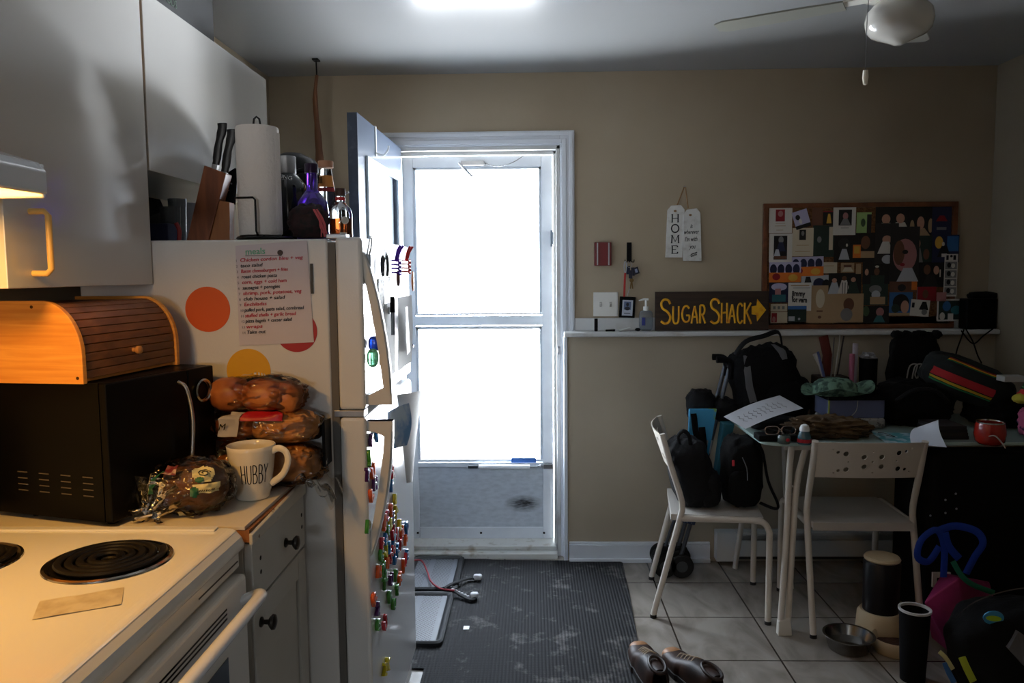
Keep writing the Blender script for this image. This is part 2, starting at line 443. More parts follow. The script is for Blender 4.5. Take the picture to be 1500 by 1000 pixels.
# ------------------------------------------------------------------ storm door
alu = mat('white_aluminium', (232, 238, 244), rough=.35, var=(5, (216, 222, 230), .3, .6))
glassm = film('clear_pane', (250, 252, 255), gloss=.06, rough=.02)
def kickmat():
    m = mat('scuffed_kick_panel', (206, 214, 222), rough=.5, var=(26, (188, 196, 204), .3, .6), stretch=(1, 1, 2.4))
    nt = m.node_tree; n = nt.nodes; L = nt.links; b = n['Principled BSDF']
    src = b.inputs['Base Color'].links[0].from_socket
    tc = n.new('ShaderNodeTexCoord'); mp = n.new('ShaderNodeMapping'); L.new(tc.outputs['Object'], mp.inputs[0])
    mp.inputs['Location'].default_value = (-.219*9.5, 0, -.185*20); mp.inputs['Scale'].default_value = (9.5, 0, 20)
    gr = n.new('ShaderNodeTexGradient'); gr.gradient_type = 'SPHERICAL'; L.new(mp.outputs[0], gr.inputs[0])
    nz = n.new('ShaderNodeTexNoise'); nz.inputs['Scale'].default_value = 30; mp3 = n.new('ShaderNodeMapping'); mp3.inputs['Scale'].default_value = (1, 1, 5)
    mp3.inputs['Rotation'].default_value = (0, .25, 0)
    L.new(tc.outputs['Object'], mp3.inputs[0]); L.new(mp3.outputs[0], nz.inputs['Vector'])
    mm = n.new('ShaderNodeMath'); mm.operation = 'MULTIPLY'; L.new(gr.outputs['Fac'], mm.inputs[0]); L.new(nz.outputs['Fac'], mm.inputs[1])
    m2 = n.new('ShaderNodeMath'); m2.operation = 'MULTIPLY'; m2.use_clamp = True; L.new(mm.outputs[0], m2.inputs[0]); m2.inputs[1].default_value = 2.2
    mx = n.new('ShaderNodeMixRGB'); L.new(m2.outputs[0], mx.inputs[0]); L.new(src, mx.inputs[1]); mx.inputs[2].default_value = lin((48, 46, 46))
    L.new(mx.outputs[0], b.inputs['Base Color'])
    return m
SX0, SX1, SY = DX0+.024, DX1-.034, 3.955
sd = thing('storm_door', 'white aluminium storm door with two clear panes and scuffed kick panel in the doorway', 'door', ((SX0+SX1)/2, SY, .05))
b = B()
zz = [.052, .115, .425, .46, 1.15, 1.215, 1.945, 2.0]
b.box((SX0, SY, .052), (SX0+.055, SY+.03, 2.0)); b.box((SX1-.055, SY, .052), (SX1, SY+.03, 2.0))
b.box((SX0+.0551, SY+.0005, .052), (SX1-.0551, SY+.0295, .112)); b.box((SX0+.0551, SY+.0005, 1.945), (SX1-.0551, SY+.0295, 2.0))
b.make('door_frame', alu, sd, bevel=.003)
b = B().box((SX0+.05, SY-.004, .43), (SX1-.05, SY+.028, .452)).box((SX0+.05, SY+.004, .455), (SX1-.05, SY+.02, .468))
b.make('lower_rail', alu, sd, bevel=.002)
b = B().box((SX0+.05, SY-.003, 1.158), (SX1-.05, SY+.03, 1.205)).box((SX0+.055, SY+.004, 1.21), (SX1-.055, SY+.02, 1.22)).box((SX0+.055, SY+.004, 1.148), (SX1-.055, SY+.02, 1.154))
b.make('middle_rail', alu, sd, bevel=.002)
gx0, gx1 = SX0+.055, SX1-.055
b = B()
for z0, z1 in ((.468, 1.148), (1.22, 1.945)):
    b.box((gx0, SY+.006, z0), (gx0+.012, SY+.018, z1)); b.box((gx1-.012, SY+.006, z0), (gx1, SY+.018, z1)); b.box((gx0, SY+.006, z1-.01), (gx1, SY+.018, z1))
b.make('pane_bead', mat('bead_grey', (196, 204, 212), rough=.4), sd)
for z0, z1 in ((.462, 1.152), (1.215, 1.948)):
    B().box((gx0, SY+.01, z0), (gx1, SY+.014, z1)).make('pane', glassm, sd)
B().box((gx0-.004, SY+.008, .108), (gx1+.004, SY+.024, .432)).make('kick_panel', kickmat(), sd)
steel = mat('brushed_steel', (170, 172, 176), rough=.3, metal=1)
darkhole = mat('dark_hole', (14, 13, 12), rough=.8)
b = B()
for x in (SX0+.045, -.275, SX1-.05): b.cyl((x, SY-.002, .083), (x, SY+.003, .083), .006, n=12)
b.make('screw', darkhole, sd)
# latch
lt = B().box((SX0+.002, SY-.02, 1.03), (SX0+.028, SY, 1.1)).cyl((SX0+.015, SY-.02, 1.065), (SX0+.015, SY-.05, 1.065), .009).cyl((SX0+.015, SY-.05, 1.065), (SX0+.05, SY-.054, 1.06), .008)
lt.make('latch', mat('dark_pewter', (70, 72, 80), rough=.35, metal=.8), sd, bevel=.002)
# pneumatic closer low down, chain stop at the top
cl = thing('door_closer', 'white tube door closer across the bottom rail of storm door', 'door closer', (-.09, SY-.03, .44))
B().cyl((-.28, SY-.03, .437), (-.02, SY-.03, .437), .0125, n=20).make('tube', mat('closer_white', (238, 240, 242), rough=.3), cl, smooth=True)
B().cyl((-.02, SY-.03, .437), (.075, SY-.025, .44), .004).make('rod', steel, cl)
B().box((-.335, SY-.035, .43), (-.285, SY-.004, .445)).make('bracket', mat('bracket_grey', (60, 64, 70), rough=.4, metal=.6), cl, bevel=.002)
b = B().box((.05, SY-.035, .428), (.098, SY-.001, .45)).tube([(.02, SY-.03, .44), (.035, SY-.035, .45), (.045, SY-.03, .43), (.06, SY-.034, .446)], .003, n=6)
b.make('end_bracket', steel, cl)
st = B().box((-.115, SY-.0065, .4535), (.012, SY-.003, .478)).make('sticker', mat('blue_sticker', (60, 110, 190), rough=.5), None)
tag(st, 'small blue sticker strip on bottom edge of the lower storm pane', 'sticker')
cs = thing('chain_stop', 'metal bracket and chain hanging along the top rail of storm door', 'door stop', (-.27, SY-.02, 1.97))
B().box((-.35, SY-.02, 1.952), (-.235, SY-.003, 1.975)).cyl((-.36, SY-.03, 1.965), (-.29, SY-.06, 1.89), .006).make('bracket', steel, cs, bevel=.002)
b = B()
pts = smooth_path([(-.235, SY-.012, 1.962), (-.18, SY-.02, 1.945), (-.12, SY-.02, 1.952), (-.07, SY-.02, 1.975), (-.03, SY-.02, 2.002)], 7)
for i, p in enumerate(pts[:-1]):
    d = (pts[i+1]-p); b.tube([p-d*.25+Vector((0, 0, .0)), p+d*.5+Vector((0, .002*(i % 2), .003)), p+d*1.25], .0016, n=5)
b.make('chain', mat('chain_metal', (120, 122, 126), rough=.35, metal=1), cs)
# hinge on the right jamb
hb = B().box((DX1-.036, 3.90, 1.56), (DX1-.03, SY+.01, 1.62)).cyl((DX1-.038, SY-.006, 1.55), (DX1-.038, SY-.006, 1.63), .006)
tag(hb.make('hinge', mat('hinge_grey', (120, 130, 140), rough=.4, metal=.7), None), 'grey metal hinge on right jamb beside the upper storm pane', 'hinge')
sp = B().box((.118, 3.838, 1.02), (.1345, 3.856, 1.06)).box((.121, 3.834, 1.03), (.128, 3.84, 1.05))
tag(sp.make('strike_plate', steel, None, bevel=.001), 'worn metal strike plate on the right door jamb below the ledge', 'strike plate')

# ------------------------------------------------------------------ the open inner door
H0 = Vector((-.628, 3.818, 0)); H1 = Vector((-.648, 2.965, 0))
ddir = (H1-H0).normalized(); dn = Vector((-ddir.y, ddir.x, 0))
if dn.x < 0: dn = -dn
DW = (H1-H0).length; MD = frame(H0, ddir, (0, 0, 1)); DT = .038
# local frame: X along the leaf, Y up, Z across (towards -x or +x)
sgn = 1 if (MD.to_3x3() @ Vector((0, 0, 1))).x < 0 else -1
idr = thing('door_leaf', 'open slate-painted inner door with tall window, white hook on top, standing beside the refrigerator', 'door', (H1.x, H1.y, 0))
doorw = mat('door_slate', (74, 88, 108), rough=.3, coat=.35)
slate = mat('slate_edge', (52, 62, 80), rough=.4, var=(40, (70, 80, 96), .3, .5))
def DP(a, b_): return a
L0, L1, LZ0, LZ1 = .12, DW-.14, .95, 1.86
b = B(); T = sgn*DT
for (x0, x1, z0, z1) in ((0, DW, .015, LZ0), (0, DW, LZ1, 2.02), (0, L0, LZ0, LZ1), (L1, DW, LZ0, LZ1)): b.box((x0, z0, 0), (x1, z1, T), MD)
b.make('door_slab', doorw, idr)
B().box((DW, .015, 0), (DW+.003, 2.02, T), MD).make('door_edge', slate, idr, )
b = B()
for s in (-1, 1):
    zo = -sgn*.009 if s < 0 else T
    z1 = 0 if s < 0 else T+sgn*.009
    for (x0, x1, z0, z1_) in ((L0-.02, L1+.02, LZ0-.02, LZ0+.004), (L0-.02, L1+.02, LZ1-.004, LZ1+.02), (L0-.02, L0+.004, LZ0, LZ1), (L1-.004, L1+.02, LZ0, LZ1)):
        b.box((x0, z0, zo), (x1, z1_, z1), MD)
b.make('lite_frame', mat('lite_frame_white', (190, 206, 218), rough=.35), idr, bevel=.002)
B().box((L0, LZ0, T*.4), (L1, LZ1, T*.55), MD).make('window_pane', mat('door_pane', (225, 235, 245), rough=.06, trans=.35, coat=1), idr)
b = B().box((DW-.05, 1.0, -sgn*.001), (DW-.03, 1.08, -sgn*.004), MD)
b.cyl(MD @ Vector((DW-.06, .96, 0)), MD @ Vector((DW-.06, .96, -sgn*.045)), .012).blob(MD @ Vector((DW-.06, .96, -sgn*.06)), (.026, .026, .026), nu=16, nv=10)
b.make('door_knob', mat('knob_brass', (170, 150, 100), rough=.3, metal=1), idr, smooth=True)
hx = DW-.30
hk = B().box((hx-.006, 1.90, -sgn*.0005), (hx+.006, 2.022, -sgn*.004), MD).box((hx-.006, 2.0205, -sgn*.004), (hx+.006, 2.024, T+sgn*.002), MD)
hk.tube([MD @ Vector((hx, 1.915, -sgn*.004)), MD @ Vector((hx, 1.905, -sgn*.03)), MD @ Vector((hx, 1.925, -sgn*.05)), MD @ Vector((hx, 1.945, -sgn*.055))], .004, n=8, smooth=4)
tag(hk.make('over_door_hook', mat('hook_white', (232, 236, 240), rough=.3), None), 'white over-the-door hook on top of the open inner door', 'hook')
# ------------------------------------------------------------------ upper cabinets, range hood
melamine = mat('cream_melamine', (206, 204, 198), rough=.17, spec=.75, bump=(6, .04))
cabedge = mat('pine_edge', (150, 110, 62), rough=.6)
brass = mat('yellow_plastic_handle', (236, 190, 110), rough=.35)
FX = -.94
def cabinet(label, y0, y1, z0, z1, doors, handle=None):
    t = thing('wall_cabinet', label, 'cabinet', ((XL+FX)/2, (y0+y1)/2, z0))
    b = B(); th = .016
    b.box((XL+.001, y0, z0), (FX-.019, y0+th, z1)); b.box((XL+.001, y1-th, z0), (FX-.019, y1, z1))
    b.box((XL+.001, y0+th, z0), (FX-.019, y1-th, z0+th)); b.box((XL+.001, y0+th, z1-th), (FX-.019, y1-th, z1)); b.box((XL+.001, y0+th, z0+th), (XL+.008, y1-th, z1-th))
    b.make('cabinet_body', melamine, t, bevel=.001)
    n = len(doors)-1
    for i in range(n):
        a, c = doors[i]+.003, doors[i+1]-.003
        d = B().box((FX-.0175, a, z0-.002), (FX-.001, c, z1)).make('cabinet_door', melamine, t, bevel=.0015)
        B().box((FX-.0172, c, z0), (FX-.0022, c+.0016, z1-.002)).make('edge_strip', cabedge, d)
        if handle and handle[0] == i:
            hy, hz = handle[1:]
            B().tube([(FX-.001, hy, hz-.058), (FX+.026, hy, hz-.058), (FX+.034, hy, hz-.05), (FX+.034, hy, hz+.05), (FX+.026, hy, hz+.058), (FX-.001, hy, hz+.058)], .0058, n=12).make('handle', brass, d, smooth=True)
    return t
cabinet('tall cream wall cabinet with yellow bow handle, beside the range hood', 1.385, 1.931, 1.402, 2.112, [1.385, 1.931], (0, 1.462, 1.485))
cabinet('short cream wall cabinet hanging above the refrigerator, box standing on it', 1.937, 2.835, 1.682, 2.112, [1.937, 2.835])
cabinet('short cream wall cabinet directly above the range hood', .62, 1.378, 1.66, 2.112, [.62, 1.0, 1.378])
bx = thing('storage_box', 'dark green box with pale lettering on top of wall cabinets', 'box', (-1.08, 2.2, 2.1125))
b = B().box((-1.22, 1.96, 2.1135), (-.95, 2.402, 2.30))
b.make('box_body', mat('dark_green_card', (17, 21, 20), rough=.6), bx, bevel=.003)
M = frame((-.949, 2.03, 2.155), (0, 1, 0), (0, 0, 1))
text('lettering', 'WOODS', mat('pale_green_print', (66, 92, 72), rough=.6), frame((-.9485, 2.035, 2.132), (0, 1, 0), (0, 0, 1)), .03, bx, bold=.0)
B().prism([(0, .0), (.0, .09), (-.06, .09)], frame((-.9485, 2.26, 2.20), (0, 1, 0), (0, 0, 1)), .0006).make('white_panel', mat('white_print', (215, 215, 215)), bx)

hood = thing('range_hood', 'white range hood with yellow light glowing underneath, above the stove', 'range hood', (-1.03, .95, 1.53))
white_en = mat('white_enamel', (228, 231, 234), rough=.22, coat=.4)
M = frame((0, 1.372, 0), (-1, 0, 0), (0, 0, 1))
HXF = -.775
prof = [(-HXF, 1.552), (-HXF, 1.588), (-HXF+.012, 1.6), (.96, 1.655), (1.262, 1.655), (1.262, 1.54), (-HXF+.006, 1.54)]
Mh = frame((0, .612, 0), (-1, 0, 0), (0, 0, 1))
# body of the hood is a shell open below
b = B()
top = [(-x, z) for x, z in prof]
b.prism([(HXF-.0, 1.5525), (HXF, 1.588), (HXF-.012, 1.602), (-.96, 1.655), (-1.262, 1.655), (-1.262, 1.62), (-.96, 1.62), (HXF-.03, 1.585), (HXF-.012, 1.552)], frame((0, 1.255, 0), (1, 0, 0), (0, 0, 1)), .625)
b.box((-1.262, 1.249, 1.546), (HXF-.004, 1.257, 1.60)); b.box((-1.262, .63, 1.546), (HXF-.004, .638, 1.60))
b.make('hood_shell', white_en, hood, bevel=.003)
B().box((-1.25, .66, 1.597), (HXF-.06, 1.245, 1.601)).make('filter', mat('filter_grey', (150, 150, 150), rough=.4, metal=.8), hood)
B().box((-.94, .98, 1.572), (-.83, 1.2, 1.592)).make('lamp_lens', mat('hood_lamp', (255, 200, 90), emis=(255, 188, 70), es=14), hood, bevel=.003)
hl = bpy.data.lights.new('hood_bulb', 'AREA'); hl.shape = 'RECTANGLE'; hl.size = .1; hl.size_y = .2; hl.energy = 4.0; hl.color = (1, .52, .14)
ho = bpy.data.objects.new('hood_bulb', hl); COL.objects.link(ho); ho.location = (-.885, 1.09, 1.568)

# ------------------------------------------------------------------ stove
EN = mat('stove_enamel', (232, 230, 222), rough=.2, coat=.5)
st = thing('stove', 'white electric coil stove in the near left corner of the kitchen', 'stove', (-.9, 1.17, 0))
SYN, SYF, SXF = .79, 1.535, -.585
b = B(); b.box((-1.262, SYN+.005, .0), (SXF-.035, SYF-.005, .872)); b.make('stove_body', EN, st, bevel=.004)
def cooktop(u, v):
    # u across (y), v from back x to front x, with rounded roll-over edges
    return None
b = B()
n = 14
prof = [(-1.262, .872), (-1.262, .915)]
for k in range(7):
    a = k/6*math.pi/2; prof.append((SXF-.045+.03*math.sin(a), .905+.008*math.cos(a)))
prof += [(SXF-.006, .895), (SXF, .880), (SXF-.004, .868), (SXF-.03, .868), (-1.262+.01, .868)]
b.prism([(x, z) for x, z in prof], frame((0, SYF, 0), (1, 0, 0), (0, 0, 1)), SYF-SYN)
b.make('cooktop', EN, st, bevel=.006, seg=3)
b = B().box((-1.25, SYF-.03, .9125), (SXF-.05, SYF-.008, .9175)); b.make('raised_lip', EN, st, bevel=.0024, seg=2)
B().box((-1.262, SYN, .915), (-1.2, SYF, 1.13)).make('control_panel', EN, st, bevel=.008)
coil = mat('coil_black', (26, 24, 24), rough=.45, metal=.5)
pan = mat('drip_pan', (30, 27, 26), rough=.3, metal=.6)
rim = mat('chrome_ring', (190, 184, 176), rough=.15, metal=1)
for (cx, cy, r) in ((-.76, 1.345, .098), (-1.03, 1.335, .094), (-.80, .93, .082), (-1.04, .94, .1)):
    bn = B().lathe([(r-.004, .9155), (r+.003, .918), (r+.008, .9165), (r+.009, .914)], (cx, cy, 0), n=48).make('burner', rim, st, smooth=True)
    B().lathe([(0, .9138), (r*.5, .9138), (r*.88, .9142), (r-.003, .9165)], (cx, cy, 0), n=48).make('drip_bowl', pan, bn, smooth=True)
    b = B(); pts = []
    T = 4.1
    for k in range(200):
        a = k/199*T*2*math.pi; q = .018+(r-.026)*k/199
        pts.append((cx+q*math.cos(a), cy+q*math.sin(a), .9215))
    b.tube(pts, .0052*r/.098*1.15, n=8, flat=(1.15, .75), nrm=(0, 0, 1))
    b.make('coil', coil, bn, smooth=True)
    b = B().lathe([(0, .919), (.013, .919), (.013, .916), (0, .916)], (cx, cy, 0), n=16)
    for k in range(3):
        a = k*2.094+.5; b.tube([(cx, cy, .915), (cx+r*.95*math.cos(a), cy+r*.95*math.sin(a), .915)], .002, n=5)
    b.make('coil_support', rim, bn)
# front: control-less fascia, oven door with window, vents and handle
b = B().box((SXF-.035, SYN+.004, .832), (SXF-.012, SYF-.004, .868)); b.make('fascia', EN, st, bevel=.004)
od = B().box((SXF-.034, SYN+.008, .20), (SXF+.003, SYF-.008, .822)).make('oven_door', EN, st, bevel=.008, seg=3)
B().box((SXF+.003, SYN+.13, .36), (SXF+.0045, SYF-.12, .70)).make('oven_window', mat('oven_glass', (22, 24, 28), rough=.08, coat=1), od)
b = B()
for k in range(3):
    for (ya, yb) in ((.88, 1.05), (1.09, 1.26)):
        b.box((SXF+.0025, ya, .79-.009*k), (SXF+.0036, yb+.16, .7935-.009*k))
b.make('vent_slots', mat('vent_shadow', (52, 50, 48), rough=.8), od)
B().box((SXF-.012, SYF-.2, .846), (SXF-.0112, SYF-.015, .849)).make('trim_groove', mat('groove', (70, 66, 60), rough=.7), st)
hy0, hy1, hx = SYN+.05, SYF-.04, SXF+.052
b = B()
pts = [(SXF+.002, hy0-.005, .775), (hx-.02, hy0, .79), (hx, hy0+.03, .80)] + [(hx+.004, hy0+(hy1-hy0)*k/8, .802) for k in range(1, 8)] + [(hx, hy1-.03, .80), (hx-.02, hy1, .79), (SXF+.002, hy1+.005, .775)]
b.tube(pts, .0135, n=14, smooth=4, flat=(1.0, .8), nrm=(0, 0, 1))
b.make('oven_handle', mat('handle_white', (232, 234, 236), rough=.2, coat=.6), od, smooth=50)
B().box((SXF-.03, SYN+.008, .03), (SXF+.0, SYF-.008, .19)).make('bottom_drawer', EN, st, bevel=.006)
# old strip of clear tape stuck to the cooktop
tb = B().grid(lambda u, v: Vector((-.775+.105*u+.03*v, 1.17+.055*u-.065*v, .9145+.0004*math.sin(9*u+5*v))), 10, 4, .0004)
tag(tb.make('tape_strip', mat('yellowed_tape', (206, 196, 172), rough=.35, var=(30, (182, 168, 140), .35, .6)), None), 'wrinkled strip of clear tape stuck on the white cooktop', 'tape')

# ------------------------------------------------------------------ worktop and base cabinet
WX = -.578; WY0, WY1 = 1.548, 1.922
lam = mat('laminate_cream', (214, 206, 190), rough=.4, var=(4, (204, 194, 176), .3, .6))
chip = wood('chipboard', (120, 70, 34), (164, 108, 60), (2, 30, 2), .7)
wt = thing('worktop', 'cream laminate worktop with chipped wooden edge between stove and refrigerator', 'worktop', (-.9, 1.73, .875))
B().box((XL+.001, WY0, .902), (WX-.012, WY1, .91)).make('laminate_top', lam, wt, bevel=.001)
B().box((XL+.001, WY0+.001, .876), (WX-.004, WY1, .9015)).make('particle_board', chip, wt)
b = B().hexa([(WX-.004, WY0-.002, .872), (WX+.004, WY0-.002, .872), (WX+.004, WY1, .872), (WX-.004, WY1, .872), (WX-.004, WY0-.002, .895), (WX+.004, WY0-.002, .893), (WX+.004, WY1, .907), (WX-.004, WY1, .909)])
b.make('front_edge', mat('chipped_edge_paint', (206, 200, 186), rough=.5, var=(45, (120, 90, 60), .3, .36)), wt, bevel=.002)
grey_paint = mat('grey_white_cabinet_paint', (198, 197, 190), rough=.5, var=(3, (188, 186, 178), .3, .6))
bc = thing('base_cabinet', 'painted off-white base cabinet with one drawer and panelled door', 'cabinet', (-.9, 1.73, 0))
B().box((XL+.001, WY0+.004, 0), (WX-.02, WY1, .8755)).make('cabinet_body', grey_paint, bc)
pew = mat('dark_pewter_knob', (58, 54, 50), rough=.32, metal=.85)
def knob(parent, y, z, x):
    M = Matrix(((0, 0, 1, 0), (1, 0, 0, 0), (0, 1, 0, 0), (0, 0, 0, 1)))
    B().lathe([(0, 0), (.011, 0), (.011, .003), (.005, .007), (.0055, .016), (.012, .02), (.0165, .025), (.0155, .030), (.008, .033), (0, .034)], (x, y, z), n=24, M=M.to_3x3()).make('knob', pew, parent, smooth=True)
dr = B().box((WX-.019, WY0+.006, .742), (WX-.001, WY1-.004, .871)).make('drawer', grey_paint, bc, bevel=.002)
knob(dr, 1.765, .80, WX-.001)
for y in (1.60, 1.895):
    for z in (.795, .825): B().cyl((WX-.0015, y, z), (WX-.0006, y, z), .005, n=12).make('screw_hole', darkhole, dr)
dz0, dz1 = .09, .736
dd = B().box((WX-.019, WY0+.006, dz0), (WX-.008, WY1-.004, dz1))
for (a0, a1, c0, c1) in ((WY0+.006, WY0+.066, dz0, dz1), (WY1-.064, WY1-.004, dz0, dz1), (WY0+.066, WY1-.064, dz0, dz0+.06), (WY0+.066, WY1-.064, dz1-.06, dz1)):
    dd.box((WX-.0082, a0, c0), (WX-.001, a1, c1))
dd = dd.make('cabinet_door', grey_paint, bc, bevel=.002)
knob(dd, WY0+.04, .69, WX-.001)

# ------------------------------------------------------------------ refrigerator
FR = mat('fridge_white', (226, 224, 220), rough=.3, coat=.15, bump=(220, .08))
FRD = mat('fridge_door_white', (232, 232, 230), rough=.2, coat=.6, bump=(260, .07))
FY0, FY1, FXF = 1.932, 2.668, -.42
fr = thing('refrigerator', 'white top-freezer refrigerator with magnets on its doors and dots on its side', 'refrigerator', (-.8, 2.3, 0))
B().box((-1.13, FY0+.002, .06), (-.505, FY1-.002, 1.508)).make('fridge_body', FR, fr, bevel=.006, seg=3)
B().box((-.505, FY0+.006, .10), (-.487, FY1-.006, 1.50)).make('door_gasket', mat('gasket_grey', (110, 106, 100), rough=.7), fr)
B().box((-.5, FY0+.02, .015), (-.435, FY1-.02, .088)).make('kick_grille', mat('grille_white', (210, 210, 206), rough=.5), fr, bevel=.004)
for y in (FY0+.05, FY1-.05):
    B().cyl((-.47, y, 0), (-.47, y, .02), .02).make('foot', darkhole, fr)
    B().cyl((-1.05, y, 0), (-1.05, y, .065), .02).make('foot', darkhole, fr)
fz = B().box((-.486, FY0, 1.082), (FXF, FY1, 1.512)).make('freezer_door', FRD, fr, bevel=.009, seg=3)
fd = B().box((-.486, FY0, .098), (FXF, FY1, 1.062)).make('fridge_door', FRD, fr, bevel=.009, seg=3)
HP = mat('handle_plastic', (222, 220, 214), rough=.3)
def bow(parent, za, zb, sg):
    """tapered bow handle; thick root at za, thin tip at zb"""
    y0 = FY0+.032
    N = 18; b = B(); ring = []
    outer, inner = [], []
    for k in range(N+1):
        t = k/N; z = za+(zb-za)*t
        out = .062*math.cos(t*math.pi/2)**.8+.002
        th = .019+.006*math.sin(t*math.pi)
        inn = max(out-th, -.001) if t > .06 else -.001
        if t > .93: inn = -.001
        outer.append((FXF+out, z)); inner.append((FXF+inn, z))
    w0, w1 = y0-.017, y0+.014
    rings = []
    for (xo, z), (xi, _) in zip(outer, inner):
        rings.append(b.verts([(xi, w0+.003, z), (xo-.004, w0, z), (xo, w0+.006, z), (xo, w1-.006, z), (xo-.004, w1, z), (xi, w1-.003, z)]))
    for a, c in zip(rings, rings[1:]):
        for q in range(6): b.face([a[q], a[(q+1) % 6], c[(q+1) % 6], c[q]])
    b.face(rings[0]); b.face(rings[-1][::-1])
    # root block closing against the door
    b.box((FXF-.001, w0+.001, za), (FXF+.063, w1-.001, za+sg*.026))
    return b.make('door_handle', HP, parent, smooth=30)
bow(fz, 1.092, 1.475, 1)
bow(fd, 1.05, .70, -1)
B().box((-.50, FY0+.004, 1.064), (-.425, FY0+.05, 1.08)).make('hinge_plate', steel, fr, bevel=.001)
B().box((-.51, FY0+.01, 1.5085), (-.46, FY0+.05, 1.52)).make('hinge_cover', steel, fr, bevel=.002)

# ------------------------------------------------------------------ things on the side of the refrigerator
def sidept(px, py): return at(px, py, y=FY0)
def dot(px, py, rpx, m, label):
    c = sidept(px, py); r = rpx*FY0/FPX
    b = B().cyl((c.x, FY0+.0019, c.z), (c.x, FY0+.0004, c.z), r, n=56)
    tag(b.make('dot_decal', m, None), label, 'decal')
dot(304, 453, 33.5, mat('dot_orange', (226, 92, 22), rough=.45), 'orange round dot sticker on the side of the refrigerator, nearest the bread box')
dot(364, 543, 33, mat('dot_yellow', (234, 172, 20), rough=.45), 'yellow round dot sticker on the refrigerator side, behind the bag of buns')
dot(434, 485, 31, mat('dot_red', (176, 30, 36), rough=.45), 'dark red round dot sticker on refrigerator side, half hidden by the meal list')
pl = thing('meal_list', 'handwritten meal list on white lined paper fixed to side of refrigerator', 'paper', tuple(sidept(405, 430)))
c00, c10, c11, c01 = sidept(351, 506), sidept(460, 501), sidept(450, 352), sidept(345, 360)
yv = FY0-.0012
def PL(u, v):
    p = c00*(1-u)*(1-v)+c10*u*(1-v)+c11*u*v+c01*(1-u)*v
    return Vector((p.x, yv-.001*math.sin(3*u)*(v > .0), p.z))
B().grid(PL, 12, 12, .0003).make('paper', mat('list_paper', (214, 206, 212), rough=.8), pl)
ux = (c10-c00); uy = (c01-c00); ux.y = 0; uy.y = 0
red_ink = mat('red_ink', (196, 44, 62), rough=.8); black_ink = mat('black_ink', (26, 24, 32), rough=.8); green_ink = mat('green_ink', (110, 186, 150), rough=.8)
lines = ['Chicken cordon bleu + veg', 'taco salad', 'Bacon cheeseburgers + fries', 'roast chicken pasta', 'corn, eggs + cold ham', 'sausages + perogies', 'shrimp, pork, potatoes, veg', 'club house + salad', 'Enchiladas', 'pulled pork, pasta salad, cornbread', 'stuffed shells + garlic bread', 'pizza bagels + caesar salad', 'wraps', 'Take out']
wpix = [108, 42, 84, 66, 80, 68, 108, 76, 42, 112, 102, 90, 26, 32]
uxn = ux.normalized()
for i, s_ in enumerate(lines):
    py = 381+i*8.1; px = 352+i*.75
    o = sidept(px, py+2.5); o.y = yv-.0022
    wd = wpix[i]*FY0/FPX*.92; nat = .0095*len(s_)*.52
    text('written_line', s_, red_ink if i % 2 == 0 else black_ink, frame(o, (uxn.x, 0, uxn.z), (0, 0, 1)), .0125, pl, squash=min(wd/(.0125*len(s_)*.47), 1.5), shear=.15, bold=.0001)
    text('line_number', str(i+1), mat('grey_ink', (150, 146, 152), rough=.8), frame(o-uxn*.011, (uxn.x, 0, uxn.z), (0, 0, 1)), .009, pl)
o = sidept(360, 373); o.y = yv-.0022
text('heading', 'meals', green_ink, frame(o, uxn, (0, 0, 1)), .022, pl, bold=.0002)
B().cbox((o.x+.045, yv-.0022, o.z-.003), (.09, .0006, .0012)).make('underline', mat('pencil', (90, 90, 96), rough=.8), pl)
c = sidept(411, 370)
tag(B().cyl((c.x, FY0-.0052, c.z), (c.x, FY0-.0025, c.z), .0068, n=24).make('round_magnet', mat('brown_magnet', (56, 36, 30), rough=.4), None, bevel=.0008), 'small round brown magnet holding the meal list', 'magnet')
a_, b_ = sidept(455, 386), sidept(458, 430)
tag(B().box((a_.x-.001, FY0-.0028, b_.z), (a_.x+.0055, FY0-.0002, a_.z)).make('strip_magnet', mat('black_plastic', (22, 22, 24), rough=.4), None), 'black strip magnet peeking out behind right edge of meal list', 'magnet')
# ------------------------------------------------------------------ microwave, bread box
blackp = mat('gloss_black_plastic', (4, 4, 5), rough=.4, spec=.18)
mattblack = mat('matt_black', (8, 8, 9), rough=.8, spec=.2)
a = math.atan2(.085, .33)
mwx, mwy = -.765, 1.846      # far front corner
dirw = Vector((math.sin(R_(16)), math.cos(R_(16)), 0)); dird = Vector((-math.cos(R_(16)), math.sin(R_(16)), 0))
N0 = Vector((mwx, mwy, .911)) - dirw*.325
mw = thing('microwave', 'black countertop microwave turned slightly, under the bamboo bread box', 'microwave', tuple(N0+dirw*.16+dird*.13))
MW = frame(N0+Vector((0, 0, .01)), dirw, (0, 0, 1))   # X along width, Y up, Z = toward... cross
zs = 1 if (MW.to_3x3() @ Vector((0, 0, 1))).dot(dird) > 0 else -1
B().box((0, 0, 0), (.235, .286, zs*.0195), MW).make('oven_door', blackp, mw, bevel=.003)
B().box((.237, 0, 0), (.325, .286, zs*.0195), MW).make('control_panel', blackp, mw, bevel=.003)
B().tube([MW @ Vector((.205, .262, -zs*.001)), MW @ Vector((.206, .245, -zs*.022)), MW @ Vector((.214, .17, -zs*.028)), MW @ Vector((.206, .06, -zs*.022)), MW @ Vector((.205, .045, -zs*.001))], .0042, n=10, smooth=5).make('door_handle', mat('handle_silver', (186, 190, 196), rough=.25, metal=.9), mw, smooth=True)
